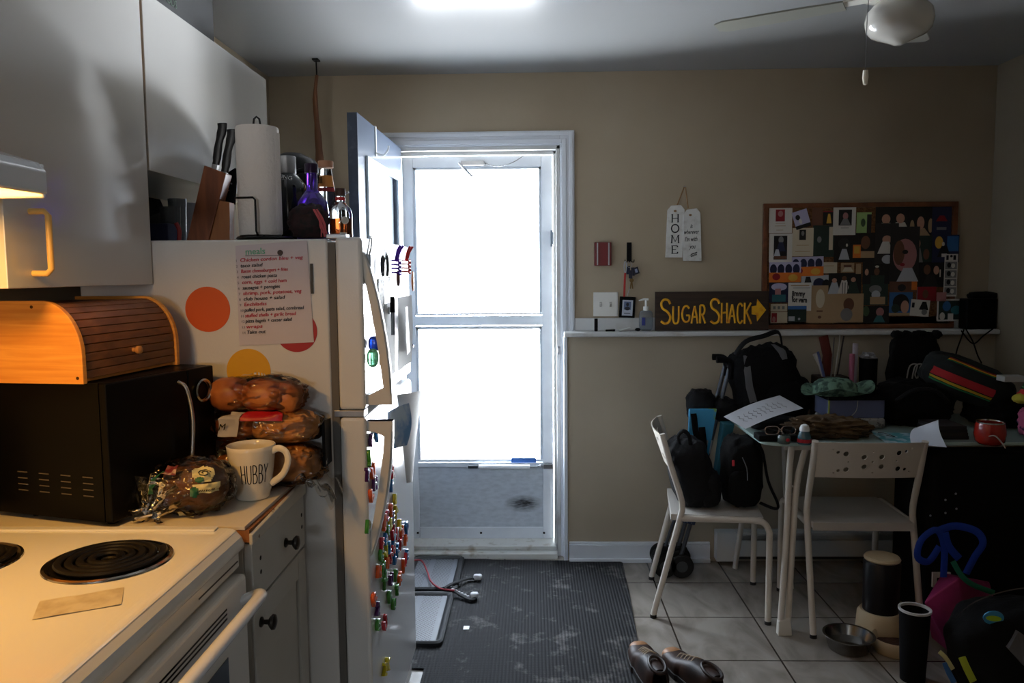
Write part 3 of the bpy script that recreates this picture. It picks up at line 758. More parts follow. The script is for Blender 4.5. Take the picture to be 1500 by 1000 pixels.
B().lathe([(.0215, 0), (.026, .002), (.0275, .006), (.024, .008), (.0215, .006)], MW @ Vector((.282, .232, -zs*.0005)), n=40, M=Matrix((-dird, dirw, Vector((0, 0, 1)))).transposed() @ Matrix(((0, 0, 1), (1, 0, 0), (0, 1, 0)))).make('dial_ring', mat('dial_chrome', (190, 188, 180), rough=.2, metal=1), mw, smooth=True)
b = B().box((0, 0, zs*.02), (.325, .286, zs*.318), MW); b.m(1)
for c_ in range(4):
    for r in range(4):
        p = N0+dird*(.045+.058*c_)+Vector((0, 0, .10-.013*r+.0))-dirw*.0008
        b.box((0, 0, 0), (.026, .0022, .0008), frame(p, dird, (0, 0, 1)))
b.make('oven_case', [blackp, mat('vent_grey', (92, 84, 72), rough=.5)], mw)
for (u, v) in ((.03, .03), (.295, .03), (.03, .23), (.295, .23)):
    p = N0+dirw*u+dird*v; B().cyl(p, p+Vector((0, 0, .011)), .01, n=12).make('foot', mattblack, mw)

bamboo = wood('bamboo_light', (222, 142, 52), (240, 168, 72), (2, 2, 46), .5, 2)
bamb_s = wood('bamboo_slat', (112, 66, 32), (146, 90, 46), (3, 3, 10), .55, 4)
bd = Vector((math.sin(R_(7)), math.cos(R_(7)), 0)); bb = Vector((-math.cos(R_(7)), math.sin(R_(7)), 0))
BZ = 1.2085; K0 = Vector((-.888, 1.515, BZ)); BL = .338; BD = .26; BH = .165
bbx = thing('bread_box', 'bamboo roll-top bread box on top of the black microwave', 'bread box', tuple(K0+bd*.17+bb*.13))
KM = frame(K0, bb, (0, 0, 1))  # X back, Y up
kz = 1 if (KM.to_3x3() @ Vector((0, 0, 1))).dot(bd) > 0 else -1
def kprof(d=0):
    pts = [(d, d)]
    for k in range(13):
        t = k/12*math.pi/2
        pts.append((.085-(.085-d)*math.cos(t)**1.0, .055+(BH-.055-d)*math.sin(t)))
    pts += [(BD-d, BH-d), (BD-d, d)]
    return pts
for s0 in (0, BL-.012):
    b = B(); b.prism(kprof(), frame(K0+bd*(s0 if kz > 0 else s0+.012), bb, (0, 0, 1)), .012)
    e = b.make('end_panel', bamboo, bbx, bevel=.0015)
    if s0 == 0:
        b = B()
        for (u, v) in ((.012, .012), (.104, .153)):
            c = K0+bb*u+Vector((0, 0, v)); b.cyl(c-bd*.0008, c+bd*.001, .0032, n=12)
        b.make('screw', mat('brass_screw', (90, 60, 30), rough=.4, metal=.7), e)
B().box((.012, .002, kz*.012), (BD-.002, .012, kz*(BL-.012)), KM).make('base_board', bamboo, bbx)
B().box((.10, BH-.02, kz*.012), (BD-.002, BH-.008, kz*(BL-.012)), KM).make('top_board', bamb_s, bbx)
B().box((BD-.012, .012, kz*.012), (BD-.002, BH-.008, kz*(BL-.012)), KM).make('back_board', bamb_s, bbx)
pr_ = kprof(.008)[:-2]; pl_ = [Vector((x, y, 0)) for x, y in pr_]
# slats along the curve
L_ = [0]
for i in range(1, len(pl_)): L_.append(L_[-1]+(pl_[i]-pl_[i-1]).length)
def along(s):
    for i in range(1, len(pl_)):
        if s <= L_[i]: t = (s-L_[i-1])/(L_[i]-L_[i-1]); return pl_[i-1].lerp(pl_[i], t), (pl_[i]-pl_[i-1]).normalized()
    return pl_[-1], (pl_[-1]-pl_[-2]).normalized()
b = B(); ns = 11; sw = (L_[-1])/ns
for i in range(ns):
    p, t = along((i+.5)*sw); nn = Vector((t.y, -t.x, 0))
    q = [p-t*sw*.46, p+t*sw*.46]
    P = [q[0]-nn*.003, q[1]-nn*.003, q[1]+nn*.003, q[0]+nn*.003]
    lo = [KM @ Vector((v.x, v.y, kz*.0125)) for v in P]; hi = [KM @ Vector((v.x, v.y, kz*(BL-.0125))) for v in P]
    b.hexa([lo[0], lo[1], lo[2], lo[3], hi[0], hi[1], hi[2], hi[3]])
b.make('roll_shutter', bamb_s, bbx, bevel=.001)
kp = KM @ Vector((.006, .052, kz*BL*.5))
B().lathe([(0, 0), (.005, .0), (.0045, .006), (.009, .012), (.009, .018), (.004, .021), (0, .021)], kp, n=20, M=Matrix((bd, Vector((0, 0, 1)), -bb)).transposed()).make('knob', wood('knob_wood', (190, 130, 70), (214, 156, 90)), bbx, smooth=True)

# ------------------------------------------------------------------ bread bags
bagf = film('bread_bag_film', (246, 240, 230), gloss=.36, rough=.14, bumps=(26, 1.0), stretch=(1, 1, 1.6))
bun = mat('bun_crust', (200, 122, 60), rough=.42, var=(9, (140, 74, 32), .35, .6))
loaf = mat('loaf_crust', (214, 152, 84), rough=.5, var=(8, (160, 98, 46), .35, .6))
darkloaf = mat('dark_loaf', (120, 78, 48), rough=.6, var=(12, (76, 48, 30), .35, .6))
cream = mat('label_cream', (214, 204, 150), rough=.5)
def gather(base, tip, r0, n=14, seed=0):
    """crumpled bag neck fanning out"""
    def f(u, v):
        d = (tip-base); x, y, z = basis(d)
        a = 2*math.pi*u; rr = r0*(1-v)**1.3+.006+.03*max(0, v-.72)*3.0
        rr *= 1+.22*math.sin(9*a+seed)*(.4+v)
        p = base+d*v+(x*math.cos(a)+y*math.sin(a))*rr
        p.z = max(p.z, .9125+.002*math.sin(20*u)**2)
        return p
    return f
bg = thing('bread_bag', 'clear bag of dark bread with green and cream labels, gathered end toward the stove', 'bread', (-.755, 1.665, .911))
B().blob((-.736, 1.655, .966), (.066, .054, .05), e=.75, amp=.12, seed=3, nu=28, nv=18).make('loaf', darkloaf, bg, smooth=60)
bf = blobf((-.742, 1.652, .968), (.090, .074, .060), .85, .14, 7, 5, None, None, -.0555)
b = B().blob((-.742, 1.652, .968), (.090, .074, .060), .85, .14, 7, 5, flatz=-.0555, nu=48, nv=30)
g = gather(Vector((-.79, 1.61, .962)), Vector((-.800, 1.556, .920)), .055, seed=1)
b.grid(g, 48, 12)
b.make('bag', bagf, bg, smooth=70)
for a_ in ((.80, .90, .60, .80, 1.035, 1), (.80, .91, .50, .585, 1.03, None), (.73, .80, .14, .24, 1.03, None)):
    B().patch(bf, *a_[:5], shape=a_[5], nu=14, nv=10).make('cream_label', cream, bg, smooth=True)
for a_ in ((.79, .82, .48, .56, 1.05, 1), (.64, .67, .5, .75, 1.04, None), (.81, .84, .6, .66, 1.06, 1)):
    B().patch(bf, *a_[:5], shape=a_[5]).make('green_label', mat('label_green', (30, 92, 62), rough=.5), bg, smooth=True)
b = B(); b.patch(bf, .66, .74, .70, .82, 1.03)
b.make('maroon_label', mat('label_maroon', (110, 36, 44), rough=.5, var=(60, (170, 140, 130), .42, .5)), bg, smooth=True)
fcv = bf
b = B()
for k in range(9): b.tube([fcv(.815+.008*k, .515, 1.05), fcv(.818+.008*k, .53, 1.05)], .001, n=4)
b.make('label_text', mat('label_dark', (50, 50, 40)), bg)
b = B().tube([fcv(.85+.030*math.cos(t*.9)*(1-t/14), .70+.055*math.sin(t*.9)*(1-t/14), 1.055) for t in range(12)], .0012, n=5)
b.make('label_print', mat('label_dark', (50, 50, 40)), bg)
B().tube([(-.83, 1.575, .918), (-.80, 1.568, .926), (-.77, 1.563, .933)], .0022, n=6).make('twist_tie', mat('tie_white', (226, 222, 214), rough=.4), bg)

bt = thing('bun_bag', 'clear bag of brown buns on top of the bread pile beside refrigerator', 'bread', (-.655, 1.868, 1.085))
for i, (dx, dy, dz, r) in enumerate(((-.062, -.012, .0, .044), (.02, -.014, -.002, .048), (.075, .0, -.01, .032))):
    B().blob((-.668+dx, 1.868+dy, 1.136+dz), (r*1.12, .044, .040), e=.85, amp=.08, seed=i, nu=24, nv=14).make('bun', bun, bt, smooth=60)
bf2 = blobf((-.665, 1.868, 1.134), (.120, .056, .050), .75, .15, 7, 9)
b = B().blob((-.665, 1.868, 1.134), (.118, .056, .043), .8, .15, 7, 9, nu=52, nv=28)
b.make('bag', bagf, bt, smooth=70)
b = B()
for k in range(8): b.patch(bf2, .70+.013*k, .706+.013*k, .84, .9, 1.03, nu=1, nv=3)
b.make('striped_print', mat('print_white', (206, 200, 190)), bt)
bm_ = thing('loaf_bag', 'clear bag of rolls with red and white label, middle of the bread pile', 'bread', (-.655, 1.868, 1.02))
B().blob((-.60, 1.868, 1.056), (.080, .048, .040), e=.7, amp=.08, seed=4, nu=28, nv=16).make('roll', loaf, bm_, smooth=60)
B().blob((-.72, 1.868, 1.055), (.05, .044, .03), e=.8, amp=.08, seed=6, nu=24, nv=14).make('roll', bun, bm_, smooth=60)
bf3 = blobf((-.652, 1.868, 1.056), (.138, .058, .046), .65, .14, 6, 12)
b = B().blob((-.652, 1.868, 1.056), (.138, .058, .042), .7, .14, 6, 12, nu=52, nv=28)
b.make('bag', bagf, bm_, smooth=70)
B().patch(bf3, .725, .80, .60, .82, 1.04, nu=10).make('red_label', mat('label_red', (178, 24, 34), rough=.4), bm_, smooth=True)
B().patch(bf3, .665, .722, .45, .80, 1.04, nu=10).make('grey_label', mat('label_grey', (176, 168, 160), rough=.5), bm_, smooth=True)
p1 = bf3(.67, .50, 1.07)
text('print', 'M', mattblack, frame(p1+Vector((0, -.004, 0)), (1, 0, .1), (0, 0, 1)), .022, bm_, shear=.3)
bl = thing('hamburger_bun_bag', 'flattened bag of rolls at the bottom of bread pile, behind the mug', 'bread', (-.65, 1.868, .911))
B().blob((-.61, 1.872, .966), (.088, .045, .045), e=.6, amp=.06, seed=14, nu=30, nv=18).make('loaf', loaf, bl, smooth=60)
B().blob((-.745, 1.868, .95), (.036, .04, .035), e=.8, amp=.06, seed=15).make('roll', bun, bl, smooth=60)
b = B().blob((-.655, 1.868, .963), (.146, .058, .052), .65, .16, 7, 18, nu=52, nv=28, flatz=-.0515)
fr0 = blobf((0, 0, 0), (1, 1, 1))
def frill(u, v):
    a = 6*u
    return Vector((-.565+.085*u+.01*math.sin(9*v), 1.80+.10*v, .935-.05*u*u*1.0+.012*math.sin(11*v+5*u)+.008*math.sin(17*u)))
b.grid(frill, 16, 16)
b.make('bag', bagf, bl, smooth=70)
B().hexa([(-.512, 1.86, .955), (-.505, 1.862, .955), (-.505, 1.92, .955), (-.512, 1.92, .955), (-.512, 1.86, 1.06), (-.505, 1.862, 1.07), (-.505, 1.92, 1.065), (-.512, 1.92, 1.06)]).make('black_panel', blackp, bl)

# ------------------------------------------------------------------ mug
mg = thing('mug', 'white ceramic mug reading HUBBY in tall thin black letters', 'mug', (-.648, 1.757, .911))
cer = mat('mug_ceramic', (232, 224, 206), rough=.18, coat=.5)
MC = Vector((-.648, 1.757, .911)); rb, rt, hh = .038, .0545, .122
b = B(); prof = [(0, 0), (rb-.002, 0), (rb, .003)]
for k in range(13):
    t = k/12; prof.append((rb+(rt-rb)*(t**.75), .004+(hh-.004)*t))
prof += [(rt-.0015, hh+.0012), (rt-.0035, hh)]
for k in range(11, -1, -1):
    t = k/12; prof.append((rb-.0035+(rt-rb)*(t**.75), .008+(hh-.008)*t))
prof.append((0, .008))
b.lathe(prof, MC, n=56); b.make('cup', cer, mg, smooth=60)
hp = [(rt-.006, .108), (rt+.012, .116), (rt+.03, .108), (rt+.034, .085), (rt+.02, .055), (.046, .034)]
ha = R_(-8)
B().tube([MC+Vector((r*math.cos(ha), r*math.sin(ha), z)) for r, z in hp], .0062, n=12, smooth=5, flat=(.8, 1.25)).make('handle', cer, mg, smooth=True)
b = B()
def mugmap(x, y):
    z = y; t = max((z-.004)/(hh-.004), 0); r = rb+(rt-rb)*(t**.75)+.0005
    th = -math.pi/2+R_(5)+x/.048
    return MC+Vector((r*math.cos(th), r*math.sin(th), z))
for i, ch in enumerate('HUBBY'):
    strokes(b, ch, mugmap, .019, .043, .00105, lambda p: (p-MC-Vector((0, 0, p.z-MC.z))).normalized(), ox=-.012+.0128*i, oy=.042, flat=(1, .4))
b.make('lettering', mat('mug_print', (24, 22, 22), rough=.5), mg)
B().cyl(MC+Vector((0, 0, .07)), MC+Vector((0, 0, .0705)), .0, n=3) if False else None

# ------------------------------------------------------------------ on top of the refrigerator
FT = 1.5125
kb = thing('knife_block', 'slanted wooden knife block with black handled knives on the refrigerator', 'knife block', (-.83, 2.12, FT))
kw = wood('walnut_block', (112, 58, 28), (140, 78, 40), (14, 14, 2), .5, 3)
kw2 = wood('walnut_light', (150, 92, 46), (168, 106, 58), (14, 14, 2), .5, 3)
M = frame((0, 2.16, 0), (1, 0, 0), (0, 0, 1))
Yk = 2.08
P = lambda px, py: (lambda v: (v.x, v.z))(at(px, py, y=Yk))
bl_, br_, tr_, tl_ = P(273, 349), P(305, 349), P(331, 254), P(299, 242)
b = B(); b.prism([(bl_[0], FT), (br_[0], FT), tr_, tl_], frame((0, Yk+.045, 0), (1, 0, 0), (0, 0, 1)), .045); b.make('block', kw, kb, bevel=.002)
c1 = P(320, 293); c2 = P(335, 296); c3 = P(335, 349)
b = B(); b.prism([(br_[0]+.001, FT), (c3[0], FT), c2, c1], frame((0, Yk+.040, 0), (1, 0, 0), (0, 0, 1)), .035); b.make('support_wedge', kw2, kb, bevel=.001)
khm = mat('knife_handle', (18, 18, 19), rough=.4)
def knife(p0, p1, y, r, tip=1):
    a_ = at(*p0, y=y); b_ = at(*p1, y=y); d = (b_-a_)
    n = d.cross(Vector((0, 1, 0))).normalized()
    k = B().tube([a_, a_+d*.15, a_+d*.5+n*.002, a_+d*.85, b_+n*.003], [r*.85, r, r*.9, r*1.1, r*1.15], n=10, smooth=3, flat=(1, .6), nrm=(0, 1, 0))
    return k
def mk_knife(label, p0, p1, y, r, rivets=False):
    t = thing('knife', label, 'knife', tuple(at(*p0, y=y)), group=None)
    knife(p0, p1, y, r).make('handle', khm, t, smooth=True)
    a_ = at(*p0, y=y); d = (at(*p1, y=y)-a_).normalized()
    x = Vector((0, 1, 0)).cross(d).normalized()
    bb_ = B().box((-.0008, -.011, -.03), (.0008, .011, .0), frame(a_, (0, 1, 0), x))
    bb_ = B(); bb_.tube([a_-d*.03, a_+d*.002], .010, n=6, flat=(1, .1), nrm=(0, 1, 0))
    bb_.make('blade', steel, t)
mk_knife('black handled knife standing leftmost in the wooden knife block', (316, 241), (327, 181), 2.105, .0115)
mk_knife('black handled knife in the block just left of the paper towel roll', (329, 252), (341, 190), 2.105, .012)
ks = thing('kitchen_shears', 'dark angular tool with two rivets tucked between knife block and paper towels', 'tool', tuple(at(336, 300, y=2.2)-Vector((0, 0, 0))))
q = [at(*p, y=2.135) for p in ((318, 294), (341, 299), (344, 246), (331, 254))]
b = B(); b.hexa(q+[p+Vector((0, .02, 0)) for p in q]); b.make('body', mat('tool_black', (12, 12, 13), rough=.9, spec=.1), ks)
b = B()
for p in ((335, 279), (339, 269)):
    c = at(*p, y=2.133); b.cyl(c, c-Vector((0, .002, 0)), .0022, n=10)
b.make('rivet', steel, ks)

pt = thing('paper_towel_holder', 'black wire paper towel holder standing on the refrigerator', 'paper towel holder', (-.708, 2.07, FT))
wire = mat('black_wire', (16, 16, 17), rough=.35, metal=.3)
cx, cy = -.716, 2.07
B().lathe([(0, 0), (.07, 0), (.074, .004), (.07, .008), (0, .009)], (cx+.012, cy, FT), n=40).make('base', wire, pt, smooth=True)
zt = at(365, 171, y=cy).z
B().tube([(cx-.009, cy, FT+.008), (cx-.009, cy, zt-.02), (cx-.007, cy, zt-.006), (cx, cy, zt), (cx+.007, cy, zt-.006), (cx+.009, cy, zt-.02), (cx+.009, cy, FT+.008)], .0028, n=8).make('centre_rod', wire, pt, smooth=True)
a_ = at(344, 290, y=cy-.062); b_ = at(374, 290, y=cy-.072)
B().tube([(a_.x, cy-.06, a_.z), (a_.x+.01, cy-.07, a_.z), (b_.x-.006, cy-.074, a_.z), (b_.x, cy-.074, a_.z-.006), (b_.x, cy-.074, FT+.02), (b_.x, cy-.060, FT+.006)], .0028, n=8).make('tension_arm', wire, pt, smooth=True)
z1 = at(372, 187, y=cy).z
tw = mat('paper_towel', (226, 220, 214), rough=.9, bump=(90, .35))
pr2 = B().lathe([(.02, .0), (.053, 0), (.0545, .004), (.0545, z1-FT-.016), (.053, z1-FT-.012), (.02, z1-FT-.012), (.02, 0)], (cx, cy, FT+.012), n=56)
rl = pr2.make('paper_towel_roll', tw, None, smooth=50)
tag(rl, 'full white paper towel roll on the black wire holder', 'paper towel')
def flap(u, v):
    a = -.35+.35*u; r = .055+.004*u
    return Vector((cx+r*math.cos(a), cy+r*math.sin(a), FT+.014+(z1-FT-.03)*v))
fo = B().grid(flap, 6, 4, .0005).make('loose_sheet', tw, rl)

GL = mat('clear_glass', (240, 244, 246), rough=.03, trans=1, ior=1.45)
def bottle(label, px, y, r, ztop_px, prof, m, cap, capm, liquid=None, liqm=None, lab=None, name='bottle'):
    c = at(px, 345, y=y); c = Vector((c.x, y, FT)); zt_ = at(px, ztop_px, y=y).z; H = zt_-FT
    t = thing(name, label, 'bottle', tuple(c))
    B().lathe([(0, 0)]+[(r*a, H*h_) for a, h_ in prof]+[(0, H*prof[-1][1])], c, n=36).make('glass_body', m, t, smooth=50)
    r0, h0, h1 = cap
    B().lathe([(0, H*h0), (r*r0, H*h0), (r*r0, H*h1-.002), (r*r0*.93, H*h1), (0, H*h1)], c, n=28).make('cap', capm, t, smooth=40)
    if liquid:
        B().lathe([(0, .004)]+[(r*a*.93, max(H*h_, .004)) for a, h_ in prof if h_ < liquid]+[(r*.93*liquid_r(prof, liquid), H*liquid), (0, H*liquid)], c, n=32).make('liquid', liqm, t, smooth=50)
    return t, c, H
def liquid_r(prof, h):
    for (a0, h0), (a1, h1) in zip(prof, prof[1:]):
        if h0 <= h <= h1: return a0+(a1-a0)*(h-h0)/max(h1-h0, 1e-6)
    return prof[-1][0]
darkg = mat('dark_bottle_glass', (14, 20, 22), rough=.06, coat=.6)
t, c, H = bottle('large dark spirit bottle with silver cap, right next to the paper towels', 424, 2.2, .052, 229, [(.95, 0), (1, .02), (1, .60), (.92, .68), (.55, .78), (.42, .80), (.40, .84)], darkg, (.46, .80, 1.0), mat('silver_cap', (150, 150, 150), rough=.35, metal=.9))
b = B()
for i, ch in enumerate('TING'):
    pass
tt = text('lettering', 'TING', mat('bottle_print', (200, 205, 208)), frame(c+Vector((-.014, -.047, H*.735)), (1, .25, -.2), (0, .5, 1)), .017, t)
t, c, H = bottle('purple glass bottle standing between dark bottle and clear bottle', 459, 2.12, .043, 240, [(.9, 0), (1, .02), (1, .38), (.92, .50), (.6, .60), (.36, .66), (.34, .90)], mat('purple_glass', (88, 40, 190), rough=.04, trans=.75, coat=.5), (.42, .88, 1.0), mat('purple_cap', (40, 24, 50), rough=.3, metal=.5))
t, c, H = bottle('tall clear bottle with red and orange neck label, behind the amber bottle', 480, 2.28, .030, 236, [(.95, 0), (1, .02), (1, .55), (.85, .62), (.72, .7), (.60, .84), (.55, .9)], GL, (.72, .92, 1.0), mat('wood_stopper', (170, 120, 90), rough=.5))
B().lathe([(.78*.030, H*.62), (.64*.030, H*.67), (.60*.030, H*.67)], c, n=32).make('red_band', mat('label_red2', (190, 30, 34), rough=.5), t)
B().lathe([(.755*.030, H*.68), (.62*.030, H*.82), (.6*.03, H*.82)], c, n=32).make('orange_label', mat('label_orange', (214, 140, 60), rough=.5), t)
b = B()
for k in range(6):
    b.box((c.x-.016+.002*k, c.y-.0245, FT+H*.72), (c.x-.0152+.002*k, c.y-.0225, FT+H*.80))
b.make('barcode', mattblack, t)
t, c, H = bottle('squat clear bottle half full of amber liquor at the corner of refrigerator', 500, 2.06, .0295, 276, [(.9, 0), (1, .03), (1, .50), (.88, .60), (.5, .70), (.40, .74), (.38, .84)], GL, (.45, .86, 1.0), mat('cork_cap', (70, 44, 36), rough=.5), .40, mat('amber_liquid', (180, 84, 34), rough=.05, trans=.7))
B().lathe([(.43*.0295, H*.76), (.45*.0295, H*.80), (.42*.0295, H*.83)], c, n=28).make('red_seal', mat('label_red2'), t)
b = B().cyl(c+Vector((.0165, -.0255, H*.36)), c+Vector((.017, -.0262, H*.36)), .010, n=28)
b.make('round_label', mat('label_paper', (200, 196, 186), rough=.6), t)
B().box((c.x+.004, c.y-.031, FT+.006), (c.x+.022, c.y-.0298, FT+.016)).make('paper_label', mat('label_paper'), t)
# mesh bag of dark red things
nb = thing('net_bag', 'black and red net bag lying in front of the purple bottle', 'bag', (-.575, 2.0, FT))
c = Vector((-.573, 2.02, FT+.042))
B().blob(c, (.05, .036, .044), e=.85, amp=.22, seed=22, nu=30, nv=20, flatz=-.041).make('bag_body', mat('net_dark', (40, 16, 20), rough=.7, var=(70, (14, 10, 12), .42, .55)), nb, smooth=60)
b = B(); rr = random.Random(4)
for k in range(7):
    x0 = c.x+.035+.012*rr.random()
    b.tube([(x0-.015, c.y-.03, c.z+.03), (x0, c.y-.036, c.z+.01*rr.random()), (x0+.01*rr.random(), c.y-.038, c.z-.015), (x0+.015*rr.random(), c.y-.034, FT+.003)], .0016, n=5, smooth=3)
b.make('red_strings', mat('red_string', (190, 90, 96), rough=.7), nb)
kt = thing('black_kettle', 'rounded black appliance standing behind the bottles on the refrigerator', 'appliance', (-.76, 2.5, FT))
c = at(432, 345, y=2.5); c = Vector((c.x, 2.5, FT)); zt_ = at(430, 225, y=2.5).z-FT
B().lathe([(0, 0), (.10, 0), (.105, .01), (.108, zt_*.6), (.10, zt_*.7), (0, zt_*.7)], c, n=40).make('body', blackp, kt, smooth=50)
B().lathe([(.10, zt_*.7), (.095, zt_*.78), (.07, zt_*.93), (.03, zt_), (0, zt_)], c, n=40).make('lid', blackp, kt, smooth=True)
B().tube([c+Vector((.03, -.10, zt_*.72)), c+Vector((.07, -.13, zt_*.76)), c+Vector((.11, -.1, zt_*.7))], .008, n=10, smooth=4).make('handle', blackp, kt, smooth=True)
kc = thing('cable_bundle', 'small black cable bundle with metal plugs behind the amber bottle', 'cable', (-.56, 2.5, FT))
b = B(); c = at(500, 300, y=2.35)
b = B(); cb = Vector((c.x, 2.35, FT))
b.tube([cb+Vector((0, 0, .006)), cb+Vector((.02, .01, .05)), cb+Vector((-.01, 0, .11)), cb+Vector((.008, -.01, .15)), cb+Vector((-.018, 0, .12)), cb+Vector((.0, .02, .02))], .007, n=8, smooth=5); b.make('cord', mattblack, kc, smooth=True)
B().cyl(cb+Vector((.008, -.012, .145)), cb+Vector((.026, -.014, .15)), .004).make('plug', steel, kc)
# glasses and jars in the dark, left end of the refrigerator top
def jar(name, label, px, y, r, h, m, extra=None):
    c = at(px, 345, y=y); c = Vector((c.x, y, FT))
    t = thing(name, label, 'glass', tuple(c))
    B().lathe([(0, 0), (r*.8, 0), (r*.86, .004), (r, h), (r*.93, h), (r*.78, .006), (0, .006)], c, n=28).make('bowl', m, t, smooth=50)
    return t, c
jg = mat('smoked_glass', (150, 156, 160), rough=.06, trans=.7)
jar('tumbler', 'clear glass tumbler in the dark gap left of knife block', 251, 2.2, .028, .10, jg)
jar('tumbler', 'taller clear glass right behind the knife block under the cabinet', 262, 2.28, .026, .13, jg)
t, c = jar('paper_cup', 'pale grey cup upside down beside the knife block, under the cabinet', 277, 2.42, .03, .13, mat('pale_cup', (150, 152, 160), rough=.5))
c = at(232, 312, y=2.25); c = Vector((c.x, 2.3, FT))
t = thing('pot_lid', 'round clear pot lid standing at left under the cabinet', 'lid', tuple(c))
B().lathe([(0, .012), (.03, .008), (.045, 0), (.046, .002), (.03, .011), (0, .015)], c+Vector((-.02, .0, .047)), n=36, M=Matrix.Rotation(R_(80), 3, 'X')).make('dome', jg, t, smooth=True)
c2 = at(262, 345, y=2.12); c2 = Vector((c2.x, 2.12, FT))
t = thing('lighter', 'small red utensil lying in front of the glasses beside knife block', 'utensil', tuple(c2))
B().tube([c2+Vector((0, 0, 0.003)), c2+Vector((.002, 0, .03)), c2+Vector((-.006, 0, .05))], .006, n=8, smooth=3).make('handle', mat('red_plastic', (150, 26, 24), rough=.4), t, smooth=True)
c3 = at(235, 345, y=2.14); c3 = Vector((c3.x, 2.14, FT))
t = thing('dark_gap_panel', 'large black panel added to darken the gap above refrigerator, behind the glasses', 'tray', (-1.2, 2.35, FT))  # added black panel standing in for the darkness under the cabinet
B().hexa([(-1.19, 1.96, FT+.0003), (-1.175, 1.96, FT+.0003), (-1.175, 2.62, FT+.0003), (-1.19, 2.62, FT+.0003), (-1.25, 1.96, FT+.158), (-1.24, 1.96, FT+.163), (-1.24, 2.62, FT+.163), (-1.25, 2.62, FT+.158)]).make('gap_panel_body', mattblack, t, bevel=.002)
t = thing('blue_box', 'dark blue box in shadow at left end of the refrigerator top', 'box', tuple(c3))
B().box((c3.x-.04, 2.12, FT+.0003), (c3.x+.03, 2.2, FT+.05)).make('carton', mat('navy_card', (26, 30, 60), rough=.5), t, bevel=.002)
# ------------------------------------------------------------------ magnets and papers on the refrigerator doors
XD = FXF+.0005
def fp(px, py): v = at(px, py, x=FXF); return v
MC_ = dict(orange=(236, 96, 34), red=(206, 36, 50), green=(64, 146, 46), yellow=(226, 206, 40), blue=(20, 108, 176), purple=(84, 30, 98))
mags = [(550,634,'blue'),(541,646,'purple'),(538,676,'green'),(535,693,'purple'),(543,692,'orange'),(546,708,'purple'),(541,725,'orange'),(536,770,'green'),
(572,694,'red'),(571,709,'blue'),(576,731,'yellow'),(577,749,'yellow'),(570,744,'orange'),(564,755,'red'),(560,770,'orange'),(565,777,'green'),(569,766,'yellow'),(573,757,'purple'),(573,779,'red'),
(583,768,'yellow'),(593,771,'blue'),(579,781,'red'),(586,779,'orange'),(592,790,'orange'),(557,795,'red'),(562,790,'blue'),(567,800,'blue'),(574,790,'blue'),(584,795,'red'),(579,806,'blue'),(573,804,'red'),
(569,817,'red'),(575,819,'blue'),(594,811,'blue'),(556,813,'green'),(562,808,'yellow'),(564,824,'orange'),(558,832,'green'),(552,837,'orange'),(591,824,'red'),(588,833,'orange'),(583,847,'orange'),(577,840,'green'),
(561,849,'green'),(570,850,'purple'),(579,862,'green'),(568,872,'green'),(574,886,'green'),(545,875,'orange'),(550,890,'purple'),(551,915,'green'),(561,914,'red'),(565,972,'yellow'),(561,980,'yellow')]
cnt = {}; tot = {}
for _, _, c in mags: tot[c] = tot.get(c, 0)+1
ordn = ['highest', 'second highest', 'third highest', 'fourth highest', 'fifth highest', 'sixth highest', 'seventh highest', 'eighth highest', 'ninth highest', 'tenth highest', 'eleventh highest', 'twelfth highest', 'thirteenth highest', 'fourteenth highest']
letters = 'EHBTSLKPRDAMNZFUCXJG58326V'
rm = random.Random(11)
for px, py, c in sorted(mags, key=lambda m_: (m_[1], m_[0])):
    v = fp(px, py); k = cnt.get(c, 0); cnt[c] = k+1
    m_ = mat('magnet_'+c, MC_[c], rough=.25, coat=.4)
    ch = rm.choice(letters); h = .029+.006*rm.random(); a = rm.uniform(-.5, .5)
    cu = bpy.data.curves.new('letter', 'FONT'); cu.body = ch; cu.size = h*1.35; cu.extrude = .0042; cu.align_x = 'CENTER'; cu.offset = .0016; cu.bevel_depth = .0006; cu.bevel_resolution = 0; cu.resolution_u = 2
    tmp = bpy.data.objects.new('tmp', cu); me = bpy.data.meshes.new_from_object(tmp); bpy.data.objects.remove(tmp)
    me.name = 'letter_magnet'; me.materials.clear(); me.materials.append(m_)
    cc = Vector((sum(q.co.x for q in me.vertices)/len(me.vertices), sum(q.co.y for q in me.vertices)/len(me.vertices), 0))
    me.transform(Matrix.Translation(-cc)); me.transform(Matrix.Diagonal((1.25, 1, 1, 1))); me.transform(Matrix.Rotation(a, 4, 'Z'))
    me.transform(frame((0, 0, 0), (0, 1, 0), (0, 0, 1)))
    lift = .0052 + (.0001*(k % 3))
    o = bpy.data.objects.new('letter_magnet', me); COL.objects.link(o); o.location = (FXF+lift, v.y, v.z)
    pos = ordn[k] if k < tot[c]-1 else 'lowest'
    tag(o, '%s plastic letter magnet on lower refrigerator door, %s of the %s ones' % (c, pos, c), 'magnet', 'letter magnets on the refrigerator door')
def card(name, label, cat, quad, x, m, thick=.0006, curl=0, group=None):
    """paper on the door: quad of pixels bl, br, tr, tl on the door plane"""
    Q = [fp(*q) for q in quad]
    def f(u, v):
        p = Q[0]*(1-u)*(1-v)+Q[1]*u*(1-v)+Q[2]*u*v+Q[3]*(1-u)*v
        return Vector((FXF+x+curl*(u*u+.4*math.sin(3*v)*u), p.y, p.z))
    b = B().grid(f, 8, 8, thick)
    return tag(b.make(name, m, None, smooth=40), label, cat, group)
paperw = mat('paper_white', (232, 234, 236), rough=.7); paperg = mat('paper_grey', (150, 156, 162), rough=.6)
card('paper', 'white printed sheet on freezer door below the clips', 'paper', [(562, 560), (578, 545), (578, 440), (562, 446)], .002, paperw)
